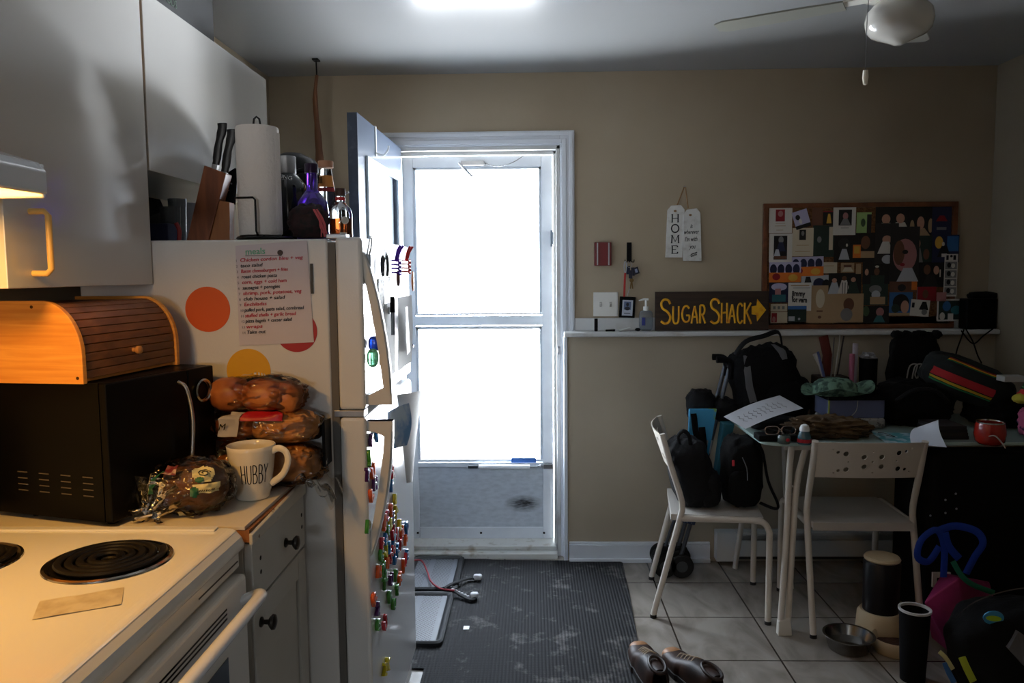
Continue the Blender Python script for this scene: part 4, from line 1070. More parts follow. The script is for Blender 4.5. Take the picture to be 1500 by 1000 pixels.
card('paper', 'white sheet with dark fold at the far edge of freezer door', 'paper', [(582, 545), (596, 530), (596, 432), (582, 436)], .003, paperw, curl=.012)
card('dark_card', 'narrow dark card near far edge of the freezer door', 'card', [(588, 520), (593, 514), (589, 448), (585, 450)], .018, mat('slate_card', (90, 98, 96), rough=.5), .001)
card('photo_strip', 'grey patterned card beside the freezer handle', 'card', [(553, 470), (562, 468), (562, 410), (553, 408)], .003, mat('pattern_card', (186, 190, 194), rough=.5, var=(60, (70, 72, 80), .4, .5)), .001)
card('flyer', 'crumpled pale blue flyer hanging at the gap between refrigerator doors', 'paper', [(566, 662), (580, 652), (582, 590), (566, 604)], .004, mat('flyer_blue', (120, 168, 220), rough=.5, var=(14, (210, 226, 240), .4, .55)), .0008, curl=.03)
# long pointed sheet curling away from the door
Q = [fp(594, 707), fp(599, 705), fp(606, 570), fp(580, 578)]
def f(u, v):
    w = v**.6
    p = Q[0].lerp(Q[1], u)*(1-w)+Q[3].lerp(Q[2], u)*w
    return Vector((FXF+.004+.035*math.sin(math.pi*u*.7)*(.3+v*.7), p.y, p.z))
tag(B().grid(f, 10, 12, .0006).make('paper', paperw, None, smooth=50), 'white paper curling to a point below the freezer door', 'paper')
# clips and magnets on the freezer
v = fp(536, 390)
t = thing('magnetic_pad', 'grey note pad magnet with white hook above the freezer handle', 'magnet', (XD, v.y, v.z))
B().box((FXF+.0008, v.y-.018, v.z-.045), (FXF+.016, v.y+.02, v.z+.03)).make('pad', mat('pad_grey', (120, 130, 140), rough=.3, metal=.3), t, bevel=.002)
B().tube([(FXF+.005, v.y-.006, v.z+.03), (FXF+.012, v.y-.004, v.z+.065), (FXF+.014, v.y+.01, v.z+.075), (FXF+.012, v.y+.018, v.z+.055), (FXF+.006, v.y+.016, v.z+.03)], .0022, n=6, smooth=4).make('hook', mat('hook_white'), t)
v = fp(555, 395)
t = thing('sunglasses', 'grey clip-on eyewear hooked on the freezer door', 'eyewear', (XD, v.y, v.z))
b = B()
for dy in (-.03, .035):
    b.blob((FXF+.018, v.y+dy, v.z+.01), (.006, .026, .03), e=.8, nu=16, nv=10)
b.make('lens', mat('lens_grey', (70, 74, 80), rough=.15, coat=.5), t, smooth=True)
B().tube([(FXF+.02, v.y-.05, v.z-.01), (FXF+.025, v.y-.02, v.z+.045), (FXF+.02, v.y+.03, v.z+.04)], .002, n=6, smooth=3).make('frame', steel, t)
def clipbasket(label, px, py, m, name='chip_clip'):
    v = fp(px, py); t = thing(name, label, 'clip', (XD, v.y, v.z))
    b = B()
    for k in range(4):
        z = v.z+.022-.012*k; b.tube([(FXF+.002, v.y-.022, z), (FXF+.022, v.y-.02+.003*k, z-.002), (FXF+.022, v.y+.02-.003*k, z-.002), (FXF+.002, v.y+.022, z)], .0028, n=6)
    for k in range(4):
        y = v.y-.018+.012*k; b.tube([(FXF+.022, y, v.z+.024), (FXF+.022, y*.9+v.y*.1, v.z-.022)], .0024, n=6)
    b.make('jaw', m, t, smooth=True)
    b = B()
    for s in (-1, 1): b.tube([(FXF+.012, v.y+s*.012, v.z+.022), (FXF+.02, v.y+s*.02, v.z+.05), (FXF+.03, v.y+s*.022, v.z+.066)], .004, n=8, smooth=3)
    b.make('grip', m, t, smooth=True)
    return t
clipbasket('purple plastic clip holding papers on the freezer door', 575, 392, mat('purple_plastic', (92, 30, 190), rough=.25, coat=.4))
clipbasket('red plastic clip with yellow grips at far top edge of freezer door', 590, 391, mat('red_clip', (222, 60, 56), rough=.3))
v = fp(594, 412)
t = thing('orange_tag', 'orange leaf shaped tag hanging below the red clip', 'tag', (XD, v.y, v.z))
B().blob((FXF+.02, v.y+.03, v.z), (.004, .022, .034), e=1, nu=20, nv=12).make('tag_body', mat('orange_card', (236, 132, 40), rough=.5), t, smooth=True)
v = fp(577, 408)
t = thing('key_fob', 'small grey and rust fob hanging under the purple clip', 'tag', (XD, v.y, v.z))
B().blob((FXF+.014, v.y, v.z), (.006, .018, .024), e=.8, nu=18, nv=12).make('fob', mat('rust_fob', (150, 96, 80), rough=.4, var=(30, (70, 70, 76), .45, .55)), t, smooth=True)
v = fp(568, 455)
t = thing('marker', 'black marker pen clipped upright to the freezer door', 'marker', (XD, v.y, v.z))
B().cyl((FXF+.014, v.y, v.z-.07), (FXF+.014, v.y, v.z-.005), .006).make('barrel', paperg, t, smooth=True)
B().cyl((FXF+.014, v.y, v.z-.005), (FXF+.014, v.y, v.z+.04), .0072).make('cap', mattblack, t, smooth=True)
B().box((FXF+.0005, v.y-.006, v.z-.01), (FXF+.0075, v.y+.006, v.z+.01)).make('clip', steel, t)
v = fp(539, 503)
t = tag(B().blob((FXF+.017, v.y, v.z), (.016, .016, .02), e=.8, nu=20, nv=12).make('bulb_magnet', mat('blue_bulb', (24, 70, 200), rough=.15, trans=.3, coat=.6), None, smooth=True), 'blue bulb shaped magnet behind the freezer handle', 'magnet')
v = fp(537, 524)
t = tag(B().blob((FXF+.016, v.y, v.z), (.015, .018, .024), e=.8, nu=20, nv=12).make('bulb_magnet', mat('mint_bulb', (130, 214, 170), rough=.1, trans=.6, coat=.6), None, smooth=True), 'pale mint clear magnet below the blue one, behind freezer handle', 'magnet')
v = fp(559, 520)
tag(B().blob((FXF+.005, v.y, v.z), (.0045, .01, .03), e=.8, nu=16, nv=10).make('leaf_magnet', mat('dark_green_plastic', (16, 84, 66), rough=.35), None, smooth=True), 'dark green narrow magnet right of the freezer handle', 'magnet')
# ------------------------------------------------------------------ things on the back wall and the ledge
YW = YB-.0015
def wp(px, py, y=YB): return at(px, py, y=y)
# thermostat / door chime
a_, b_ = wp(870, 355), wp(895, 389)
t = thing('door_chime', 'dark red and silver chime box on wall left of the hanging keys', 'door chime', ((a_.x+b_.x)/2, YB, b_.z))
B().box((a_.x, YB-.03, b_.z), (b_.x, YB-.0006, a_.z)).make('case', mat('chime_red', (110, 34, 34), rough=.3), t, bevel=.004)
for k in (.14, .8):
    x = a_.x+(b_.x-a_.x)*k; B().box((x, YB-.033, b_.z+.003), (x+.006, YB-.029, a_.z-.003)).make('silver_bar', steel, t)
# switch plate
a_, b_ = wp(869, 428), wp(905, 463)
t = thing('light_switch', 'white double light switch plate on wall just above the ledge', 'light switch', ((a_.x+b_.x)/2, YB, b_.z))
sw_ = mat('switch_white', (226, 224, 216), rough=.35)
B().box((a_.x, YB-.006, b_.z), (b_.x, YB-.0005, a_.z)).make('plate', sw_, t, bevel=.002)
for k in (.3, .7):
    x = a_.x+(b_.x-a_.x)*k; z = (a_.z+b_.z)/2
    q = B().box((x-.005, YB-.0075, z-.012), (x+.005, YB-.0055, z+.012)).make('toggle_slot', mat('slot_grey', (150, 146, 138)), t)
    B().hexa([(x-.0035, YB-.0076, z-.006), (x+.0035, YB-.0076, z-.006), (x+.0035, YB-.0074, z+.004), (x-.0035, YB-.0074, z+.004), (x-.003, YB-.016, z+.004), (x+.003, YB-.016, z+.004), (x+.003, YB-.0145, z+.009), (x-.003, YB-.0145, z+.009)]).make('toggle', sw_, q)
# key hook with keys and a card
hk_ = thing('key_hook', 'black adhesive key hook on the wall right of door chime', 'hook', (wp(921, 380).x, YB, wp(921, 380).z))
a_, b_ = wp(918, 355), wp(925, 382)
B().box((a_.x, YB-.008, b_.z), (b_.x, YB-.0004, a_.z)).make('back_plate', mattblack, hk_, bevel=.002)
for s in (-1, 0, 1):
    x = (a_.x+b_.x)/2
    B().tube([(x, YB-.008, b_.z+.006), (x+s*.012, YB-.014, b_.z-.004), (x+s*.02, YB-.02, b_.z-.006), (x+s*.022, YB-.022, b_.z+.006)], .0022, n=8, smooth=4).make('prong', mattblack, hk_, smooth=True)
HX, HZ = (a_.x+b_.x)/2, b_.z
def hang(name, label, cat): return thing(name, label, cat, (HX, YB-.02, HZ))
t = hang('carabiner', 'silver carabiner with dark red strap hanging from left prong of key hook', 'carabiner')
cx_ = HX-.021; B().tube([(cx_+.006*math.cos(q), YB-.024, HZ-.03+.028*math.sin(q)) for q in [k*math.pi/8 for k in range(16)]], .0022, n=6, closed=True).make('ring', steel, t, smooth=True)
z0_, z1_ = wp(912, 403).z, wp(912, 446).z
b = B().tube([(cx_, YB-.024, HZ-.058), (cx_-.002, YB-.024, z0_-.02), (cx_-.006, YB-.024, z1_)], .005, n=8, smooth=4, flat=(1, .4), nrm=(0, 1, 0))
b.make('red_strap', mat('red_strap', (176, 40, 34), rough=.6), t)
t = hang('key_ring', 'bunch of keys and dark blue fobs hanging from middle of key hook', 'keys')
B().tube([(HX+.012*math.cos(q), YB-.02, HZ-.02+.012*math.sin(q)) for q in [k*math.pi/8 for k in range(16)]], .0012, n=6, closed=True).make('ring', steel, t)
for i, (dx, dz, c_) in enumerate(((-.006, -.045, (22, 30, 60)), (.016, -.052, (20, 22, 44)), (.004, -.065, (30, 32, 50)))):
    B().cbox((HX+dx, YB-.018-.006*i, HZ+dz), (.018, .005, .04), None).make('fob', mat('fob_%d' % i, c_, rough=.4), t, bevel=.002)
q = B().cbox((HX+.032, YB-.022, HZ-.048), (.026, .004, .034), Matrix.Translation((HX+.032, YB, HZ-.048)) @ Matrix.Rotation(-.3, 4, 'Y') @ Matrix.Translation((-HX-.032, -YB, -HZ+.048)))
q.make('photo_fob', mat('fob_dark', (24, 26, 40), rough=.3), t, bevel=.001)
B().cbox((HX+.032, YB-.0247, HZ-.048), (.012, .0008, .018), Matrix.Translation((HX+.032, YB, HZ-.048)) @ Matrix.Rotation(-.3, 4, 'Y') @ Matrix.Translation((-HX-.032, -YB, -HZ+.048))).make('fob_photo', mat('fob_photo', (150, 160, 190), rough=.3), t)
brk = mat('brass_key', (120, 96, 58), rough=.35, metal=.9)
for k, (a0, dz) in enumerate(((.12, .0), (-.15, -.006))):
    M = frame((HX+.010, YB-.02-.004*k, HZ-.09), (math.cos(a0), 0, math.sin(a0)), (-math.sin(a0), 0, math.cos(a0)))
    b = B().box((-.003, -.045, -.001), (.003, -.012, .001), M).cyl(M @ Vector((0, -.004, -.001)), M @ Vector((0, -.004, .001)), .010, n=16)
    b.make('key', brk, t)
# access card on lanyard
a_, b_ = wp(902, 434), wp(934, 465)
t = thing('id_card', 'black card holder with a portrait card hanging below the keys', 'card', ((a_.x+b_.x)/2, YB-.02, b_.z))
M = Matrix.Translation(((a_.x+b_.x)/2, YB-.022, (a_.z+b_.z)/2)) @ Matrix.Rotation(R_(3), 4, 'Y')
cw, chh = (b_.x-a_.x)*.72, (a_.z-b_.z)*.98
B().box((-cw/2, -.004, -chh/2), (cw/2, .004, chh/2), M).make('holder', mattblack, t, bevel=.002)
c_ = B().box((-cw*.32, -.0048, -chh*.4), (cw*.34, -.0042, chh*.34), M).make('card', mat('card_white', (190, 196, 206), rough=.3), t)
b = B(); b.m(0).box((-cw*.22, -.0052, -chh*.12), (cw*.22, -.0049, chh*.27), M)
b.m(1).blob(M @ Vector((0, -.0054, chh*.13)), (cw*.09, .0004, chh*.09), nu=14, nv=8).blob(M @ Vector((0, -.0054, -chh*.06)), (cw*.17, .0004, chh*.09), nu=14, nv=8)
b.m(2).box((-cw*.2, -.0052, -chh*.3), (cw*.2, -.0049, -chh*.27), M)
b.make('portrait', [mat('portrait_bg', (96, 110, 140)), mat('portrait_fg', (36, 38, 48)), mattblack], c_)
B().tube([(HX+.012, YB-.022, HZ-.09), ((a_.x+b_.x)/2+.002, YB-.022, a_.z+.01), ((a_.x+b_.x)/2, YB-.022, a_.z)], .0014, n=6).make('cord', steel, t)
# HOME tags
tp = thing('hanging_sign', 'two white wooden tags on twine reading HOME is wherever I am with you', 'sign', (wp(1003, 340).x, YB-.01, wp(1003, 340).z))
tagw = mat('tag_white', (214, 212, 206), rough=.6, var=(30, (196, 192, 184), .3, .5))
def tagplate(q, cut, ctop):
    # q: tl, tr, br, bl pixels
    P_ = [wp(*p, y=YB-.012) for p in q]; tl, tr, br, bl = P_
    pts = [(bl.x, bl.z), (br.x, br.z), (tr.x, tr.z-cut), (tr.x-cut*.8, tr.z), (tl.x+cut*.8, tl.z), (tl.x, tl.z-cut)]
    return B().prism(pts, frame((0, YB-.0015, 0), (1, 0, 0), (0, 0, 1)), .010)
t1 = tagplate([(978, 301), (1003, 300), (999.5, 377), (975, 377)], .022, 0).make('home_tag', tagw, tp, bevel=.001)
t2 = tagplate([(1001, 307), (1026, 305), (1027.5, 382), (1000.5, 382)], .022, 0); 
for v in t2.bm.verts: v.co.y -= .004
t2 = t2.make('verse_tag', tagw, tp, bevel=.001)
ink = mat('sign_ink', (24, 24, 28), rough=.6)
b = B()
HM = {'H': [((0, 0), (0, 1)), ((.7, 0), (.7, 1)), ((0, .5), (.7, .5))], 'M': [((0, 0), (.06, 1)), ((.06, 1), (.42, .15)), ((.42, .15), (.78, 1)), ((.78, 1), (.84, 0))],
      'E': [((0, 0), (0, 1)), ((0, 1), (.62, 1)), ((0, .5), (.45, .5)), ((0, 0), (.64, 0)), ((.62, 1), (.62, .8)), ((.64, 0), (.64, .22))]}
for i, (ch, py) in enumerate((('H', 319.5), ('O', 334.5), ('M', 350), ('E', 365.5))):
    c = wp(989, py, y=YB-.0125); hh_ = .038; wd = .040
    yk = YB-.0122
    if ch == 'O':
        b.tube([(c.x+.0175*math.cos(q), yk, c.z+hh_/2*math.sin(q)) for q in [k*math.pi/12 for k in range(24)]], .0030, n=6, closed=True, flat=(1, .3), nrm=(0, 1, 0))
        continue
    segs = HM[ch]; ww = .84 if ch == 'M' else .7
    for (x0, y0), (x1, y1) in segs:
        vert = abs(x1-x0) < .1
        p0 = Vector((c.x+(x0-ww/2)*wd, yk, c.z+(y0-.5)*hh_)); p1 = Vector((c.x+(x1-ww/2)*wd, yk, c.z+(y1-.5)*hh_))
        b.tube([p0, p1], .0030 if vert else .0014, n=6, flat=(1, .3), nrm=(0, 1, 0))
    for x_ in ([0, ww] if ch in 'HM' else [0]):
        for y_ in (0, 1): b.tube([Vector((c.x+(x_-ww/2-.11)*wd, yk, c.z+(y_-.5)*hh_)), Vector((c.x+(x_-ww/2+.11)*wd, yk, c.z+(y_-.5)*hh_))], .0012, n=6, flat=(1, .3), nrm=(0, 1, 0))
b.make('home_letters', ink, t1)
for s_, px, py in (('is', 1011, 334), ('wherever', 1001.5, 343), ("I'm with", 1003, 353.5), ('you', 1010, 364)):
    c = wp(px, py, y=YB-.0165)
    text('verse', s_, ink, frame((c.x, YB-.0165, c.z), (1, 0, .03), (0, 0, 1)), .030, t2, shear=.25, squash=.62, bold=.0003)
b = B(); c = wp(1010, 373, y=YB-.0165)
b.tube([(c.x, YB-.0163, c.z-.002), (c.x+.015, YB-.0163, c.z-.004), (c.x+.038, YB-.0163, c.z+.010)], .0008, n=5, smooth=3)
for k in range(5):
    x = c.x+.006+.006*k; z = c.z-.003+.0022*k
    for s in (-1, 1): b.blob((x+.003, YB-.0163, z+s*.005), (.0045, .0004, .0022), nu=8, nv=6, rot=Matrix.Rotation(-s*.7, 3, 'Y'))
b.make('leaf_print', ink, t2)
for (px, py, o_) in ((989, 309, t1), (1011, 315, t2)):
    c = wp(px, py, y=YB-.014); B().blob((c.x, YB-(.014 if o_ is t1 else .018), c.z), (.007, .003, .005), amp=.2, nu=14, nv=8).make('twine_knot', mat('twine', (150, 116, 80), rough=.9), o_)
a_ = wp(1003, 272, y=YB-.01); b_ = wp(992, 300, y=YB-.01); c_ = wp(1008, 305, y=YB-.01)
B().tube([b_, a_+Vector((-.004, 0, -.01)), a_, a_+Vector((.004, 0, -.01)), c_], .0028, n=8).make('twine', mat('twine'), tp)
B().cyl((a_.x, YB-.018, a_.z-.003), (a_.x, YB-.0005, a_.z-.003), .003).make('nail', steel, tp)
# SUGAR SHACK plank
LZ = 1.1355
a_, b_ = wp(960, 427, y=3.80), wp(1124, 480, y=3.80)
sg = thing('sugar_shack_sign', 'dark wooden plank sign painted SUGAR SHACK in yellow with an arrow', 'sign', ((a_.x+b_.x)/2, 3.80, LZ))
plank = wood('dark_plank', (40, 26, 16), (62, 42, 28), (1.2, 8, 14), .55, 3)
tilt = .03
Ms = frame((a_.x, 3.795, LZ+.0005), (1, 0, 0), (0, tilt, 1))
sw2 = b_.x-a_.x+.005; sh = .188
B().box((0, 0, -.0), (sw2, sh, .018), Ms @ Matrix.Translation((0, 0, -.018))).make('plank', plank, sg, bevel=.002)
yel = mat('sign_yellow', (238, 176, 28), rough=.45, var=(30, (214, 130, 20), .32, .5))
b = B()
def sgn_map(px, py):
    return at(px, py, y=3.79)
fz_ = None
Mi = Ms.inverted()
def mp_(x, y): return Ms @ Vector((x, y, .0015))
# check which side of the plank faces the room
side = 1 if (Ms.to_3x3() @ Vector((0, 0, 1))).y < 0 else -1
def mp_(x, y): return Ms @ Vector((x, y, .002 if side > 0 else -.02))
sx = sw2/164.0
def let(ch, x0, wpx, y0, y1):
    strokes(b, ch, mp_, wpx*sx*1.75, (y1-y0)*sh/54, .0062 if y1-y0 > 30 else .0052, (0, -1, 0), ox=x0*sx, oy=(54-(y1-426))*0+((480-y1)*sh/54), flat=(1, .35), sm=5)
def L2(ch, x0, x1, yt, yb):   # pixel box on the plank face
    w_ = (x1-x0)*sx/.5; h_ = (yb-yt)*sh/54
    strokes(b, ch, mp_, w_, h_, .0047 if ch != 'S' else .0056, (0, -1, 0), ox=(x0-960)*sx, oy=(480-yb)*sh/54, flat=(1, .35), sm=5)
for ch, x0, x1, yt, yb in (('S', 967, 981, 437, 470), ('U', 985, 994, 446, 470), ('G', 998, 1009, 446, 468), ('A', 1012, 1021, 446, 470), ('R', 1024, 1032, 445, 470),
                           ('S', 1039, 1052, 437, 470), ('H', 1055, 1064, 442, 470), ('A', 1066, 1075, 444, 470), ('C', 1078, 1086, 443, 470), ('K', 1088, 1098, 442, 471)):
    L2(ch, x0, x1, yt, yb)
b.make('lettering', yel, sg, smooth=60)
M2 = Ms
def PP(px, py): return ((px-960)*sx, (480-py)*sh/54)
arrow = [PP(*p) for p in ((1107, 437), (1120, 452), (1107, 468), (1106, 459), (1099, 458), (1099, 447), (1106, 446))]
zf = .0005 if side > 0 else -.0185
b = B().prism(arrow, Ms @ Matrix.Translation((0, 0, zf if side > 0 else -.0215)), .003)
b.make('arrow', yel, sg, bevel=.001)
# hand sanitizer, pen, note
c = wp(946, 480, y=3.80); c = Vector((c.x, 3.80, LZ+.0005))
t = thing('hand_sanitizer', 'clear pump bottle of hand sanitizer left of the plank sign', 'bottle', tuple(c))
B().blob(c+Vector((0, 0, .05)), (.033, .02, .05), e=.45, nu=28, nv=16).make('bottle_body', mat('sanitizer', (190, 200, 206), rough=.08, trans=.8), t, smooth=60)
B().cyl(c+Vector((0, 0, .098)), c+Vector((0, 0, .118)), .013).cyl(c+Vector((0, 0, .118)), c+Vector((0, 0, .15)), .005).tube([c+Vector((.012, 0, .152)), c+Vector((-.01, 0, .153)), c+Vector((-.034, 0, .146))], [.006, .0055, .003], n=8).make('pump', mat('pump_white', (230, 230, 226), rough=.35), t, smooth=50)
B().box(c+Vector((-.022, -.0212, .028)), c+Vector((-.006, -.020, .066))).make('label', mat('label_blue', (50, 60, 130)), t)
a_ = wp(873, 480, y=3.8)
tag(B().box((a_.x-.008, 3.79, LZ), (a_.x+.008, 3.802, LZ+.062)).make('black_remote', mattblack, None, bevel=.002), 'small black device standing upright at left end of the ledge', 'device')
a_ = wp(915, 478, y=3.79)
M = Matrix.Translation((a_.x, 3.79, LZ+.010)) @ Matrix.Rotation(-.28, 4, 'Y')
tag(B().box((-.028, -.012, -.003), (.028, .012, .003), M).make('white_tag', mat('tag_plastic', (210, 210, 206), rough=.4), None, bevel=.002), 'small white tag lying on the ledge under the card holder', 'tag')
a_ = wp(896, 480, y=3.79)
tag(B().cyl((a_.x-.03, 3.775, LZ+.0055), (a_.x+.015, 3.785, LZ+.0055), .005).make('black_pen', mattblack, None), 'short black pen lying on the ledge beside the white tag', 'pen')
a_ = wp(934, 479, y=3.79)
tag(B().blob((a_.x, 3.785, LZ+.0085), (.013, .008, .008), amp=.2, nu=14, nv=10).make('black_clip', mattblack, None), 'tiny black clip on the ledge beside the sanitizer bottle', 'clip')

# ------------------------------------------------------------------ cork board with pictures
a_, b_ = wp(1119, 298, y=YB-.02), wp(1397, 479, y=YB-.02)
cbx0, cbx1, cbz0, cbz1 = a_.x, b_.x, LZ+.002, a_.z
cb = thing('cork_board', 'wood framed cork board crowded with photographs, standing on ledge against wall', 'board', ((cbx0+cbx1)/2, YB, LZ))
B().box((cbx0+.008, YB-.014, cbz0+.008), (cbx1-.008, YB-.0025, cbz1-.008)).make('cork_panel', mat('cork', (120, 82, 48), rough=.9, var=(120, (90, 56, 30), .4, .6)), cb)
fw = wood('board_frame_wood', (92, 48, 22), (124, 70, 36), (3, 3, 3), .45, 4)
for (x0, x1, z0, z1) in ((cbx0, cbx1, cbz0, cbz0+.022), (cbx0, cbx1, cbz1-.022, cbz1), (cbx0, cbx0+.022, cbz0+.022, cbz1-.022), (cbx1-.022, cbx1, cbz0+.022, cbz1-.022)):
    B().box((x0, YB-.022, z0), (x1, YB-.0022, z1)).make('frame_rail', fw, cb, bevel=.002)
cols = {'white': (214, 208, 196), 'cream': (200, 186, 160), 'black': (14, 14, 16), 'dk': (34, 32, 34), 'brown': (104, 66, 48), 'skin': (190, 140, 116), 'pink': (168, 112, 110), 'green': (60, 84, 56), 'lgreen': (150, 180, 110),
        'blue': (50, 96, 150), 'navy': (30, 36, 66), 'orange': (218, 116, 40), 'tan': (170, 140, 104), 'grey': (120, 118, 118), 'lil': (176, 170, 196), 'teal': (46, 104, 112), 'red': (140, 24, 34), 'yellow': (210, 160, 60), 'dkgreen': (30, 48, 42), 'lgrey': (176, 178, 184)}
def cm(c): return mat('print_'+c, cols[c], rough=.35)
layer = [0]
def pic(label, x0, y0, x1, y1, bg, shapes=(), rot=0, border=None, name='photograph', cat='photo', lay=None):
    """pixel box; shapes: (kind, colour, x0, y0, x1, y1) in 0..1 of the picture from the top left"""
    layer[0] += 1
    yy = YB-.0150-.00055*(lay if lay is not None else layer[0] % 9)
    A, C = wp(x0, y0, y=yy), wp(x1, y1, y=yy)
    w_, h_ = C.x-A.x, A.z-C.z; cx_, cz_ = (A.x+C.x)/2, (A.z+C.z)/2
    M = Matrix.Translation((cx_, yy, cz_)) @ Matrix.Rotation(rot, 4, 'Y')
    mats_ = []; b = B()
    def idx(c):
        m_ = cm(c)
        if m_ not in mats_: mats_.append(m_)
        return mats_.index(m_)
    b.m(idx(border or bg)).box((-w_/2, -.0003, -h_/2), (w_/2, 0, h_/2), M)
    if border: i = .06*min(w_, h_)+.0015; b.m(idx(bg)).box((-w_/2+i, -.0004, -h_/2+i), (w_/2-i, -.0003, h_/2-i), M)
    for k, (kind, c, sx0, sy0, sx1, sy1) in enumerate(shapes):
        X0, X1, Z1, Z0 = -w_/2+sx0*w_, -w_/2+sx1*w_, h_/2-sy0*h_, h_/2-sy1*h_
        b.m(idx(c)); dy = -.00045-.00006*k
        if kind == 'r': b.box((X0, dy, Z0), (X1, dy+.00005, Z1), M)
        else:
            n_ = 20; ps = [M @ Vector(((X0+X1)/2+(X1-X0)/2*math.cos(q), dy, (Z0+Z1)/2+(Z1-Z0)/2*math.sin(q))) for q in [2*math.pi*j/n_ for j in range(n_)]]
            if kind == 't': ps = [M @ Vector(p) for p in ((X0, dy, Z0), (X1, dy, Z0), ((X0+X1)/2+.2*(X1-X0), dy, Z1), ((X0+X1)/2-.2*(X1-X0), dy, Z1))]
            b.face(b.verts(ps))
    o = b.make(name, mats_, None)
    tag(o, label, cat, 'pictures pinned on the cork board')
    return o
def head(c, x, y, r, body='white', by=1.0): return [('t', body, x-r*2.0, y+r*.9, x+r*2.0, by), ('o', c, x-r*.75, y-r*1.1, x+r*.75, y+r*1.15)]
# dark group pictures at the back
pic('large dark picture at top right of the cork board, two people in white shirts', 1283, 303, 1337, 345, 'black', head('skin', .28, .42, .15)+head('skin', .66, .40, .15), lay=0)
pic('dark picture of a person with raised hands at top right of the board', 1333, 303, 1368, 345, 'black', head('skin', .45, .55, .2, 'tan')+[('o', 'tan', .02, .45, .2, .95), ('o', 'tan', .75, .4, .95, .9)], lay=1)
pic('dark picture with small red shape in the top right corner of board', 1366, 303, 1393, 345, 'navy', [('t', 'red', .2, .3, .8, .5), ('r', 'grey', .25, .7, .75, .8)], lay=2)
pic('prayer card with reddish portrait in top left corner of the cork board', 1127, 303, 1160, 341, 'white', [('r', 'red', .28, .1, .68, .56), ('o', 'pink', .38, .15, .6, .38), ('r', 'tan', .28, .62, .7, .64), ('r', 'tan', .25, .72, .72, .74), ('r', 'tan', .32, .88, .62, .90)], lay=4)
pic('cream card with picture of seated person in blue, below the corner card', 1127, 342, 1160, 384, 'white', [('r', 'black', .2, .08, .78, .9), ('o', 'grey', .4, .1, .62, .35), ('t', 'navy', .3, .3, .72, .62), ('t', 'lgrey', .2, .55, .5, .8), ('r', 'brown', .22, .78, .76, .88)], lay=5)
pic('cream memorial card with small dark portrait, second from left', 1161, 334, 1191, 375, 'cream', [('r', 'black', .33, .06, .64, .42), ('o', 'grey', .42, .1, .56, .28), ('r', 'tan', .2, .6, .8, .62), ('r', 'tan', .15, .82, .85, .84)], lay=3)
pic('tilted picture with lilac patches at top of board beside corner card', 1163, 308, 1185, 334, 'lil', [('r', 'black', .0, .8, 1, 1), ('o', 'black', .15, .2, .45, .5), ('o', 'white', .3, .45, .5, .75)], rot=-.3, lay=6)
pic('plain brown card at the top of the board', 1190, 302, 1205, 330, 'brown', lay=5)
pic('small dark card with pale figure and red strip near top middle', 1206, 309, 1222, 329, 'black', [('t', 'yellow', .3, .2, .75, .9), ('r', 'red', .0, 0, 1, .08)], lay=4)
pic('white framed black portrait card near top middle of the cork board', 1221, 303, 1253, 344, 'white', [('r', 'black', .24, .1, .82, .66), ('o', 'pink', .42, .2, .66, .45), ('t', 'grey', .3, .42, .78, .64), ('r', 'grey', .35, .74, .7, .76)], lay=7)
pic('pale green patterned card right of the white portrait card', 1255, 311, 1276, 341, 'lgreen', [('o', 'green', .3, .3, .6, .7), ('r', 'dk', .7, .1, 1, 1)], lay=4)
pic('dark green misty picture with a tall white streak in centre left', 1191, 330, 1222, 376, 'dkgreen', [('r', 'cream', .74, .05, .92, .78), ('o', 'grey', .2, .35, .4, .55)], lay=2)
pic('dark picture of a figure over a white pot in the board middle', 1222, 345, 1250, 384, 'black', [('o', 'dk', .2, .1, .8, .5), ('t', 'lgrey', .25, .5, .8, .9), ('o', 'white', .6, .3, .7, .42)], lay=3)
pic('picture with orange dress and red figures near board middle', 1250, 341, 1282, 384, 'black', [('r', 'orange', .0, .4, .35, .85), ('o', 'brown', .35, .1, .75, .55), ('r', 'tan', .35, .62, .95, .85), ('r', 'yellow', .05, .45, .3, .7)], lay=4)
pic('upright picture of a dark cap and white jacket left of the large face', 1283, 327, 1315, 386, 'dk', [('o', 'skin', .3, .3, .7, .5), ('t', 'white', .1, .45, .8, .75), ('o', 'lgrey', .3, .78, .8, 1)], lay=5)
pic('large close-up picture of a pink faced baby in right centre of the board', 1305, 332, 1345, 412, 'dk', [('o', 'pink', .1, .22, .92, .82), ('t', 'lgrey', .25, .75, 1, 1), ('o', 'brown', .12, .25, .5, .7), ('o', 'black', .42, .42, .62, .5), ('o', 'red', .35, .66, .52, .72)], lay=7)
pic('picture of two people behind the baby close-up, upper right', 1338, 345, 1367, 384, 'dkgreen', [('o', 'skin', .05, .1, .35, .5), ('t', 'grey', .0, .45, .5, 1), ('o', 'brown', .5, .5, .8, .9)], lay=3)
pic('picture with small figure against blue sky jutting past right frame', 1366, 344, 1404, 384, 'navy', [('r', 'blue', .55, .05, .98, .6), ('o', 'yellow', .1, .05, .4, .5), ('o', 'white', .36, .25, .46, .42), ('t', 'black', .2, .4, .7, .8), ('r', 'white', .36, .68, .56, .8)], lay=16)
pic('dark upright picture of a couple at right of the board centre', 1343, 384, 1383, 420, 'black', [('o', 'brown', .25, .1, .5, .5), ('o', 'skin', .6, .15, .8, .5), ('r', 'white', .82, .3, .86, .6), ('t', 'dk', .2, .5, .8, 1)], lay=2)
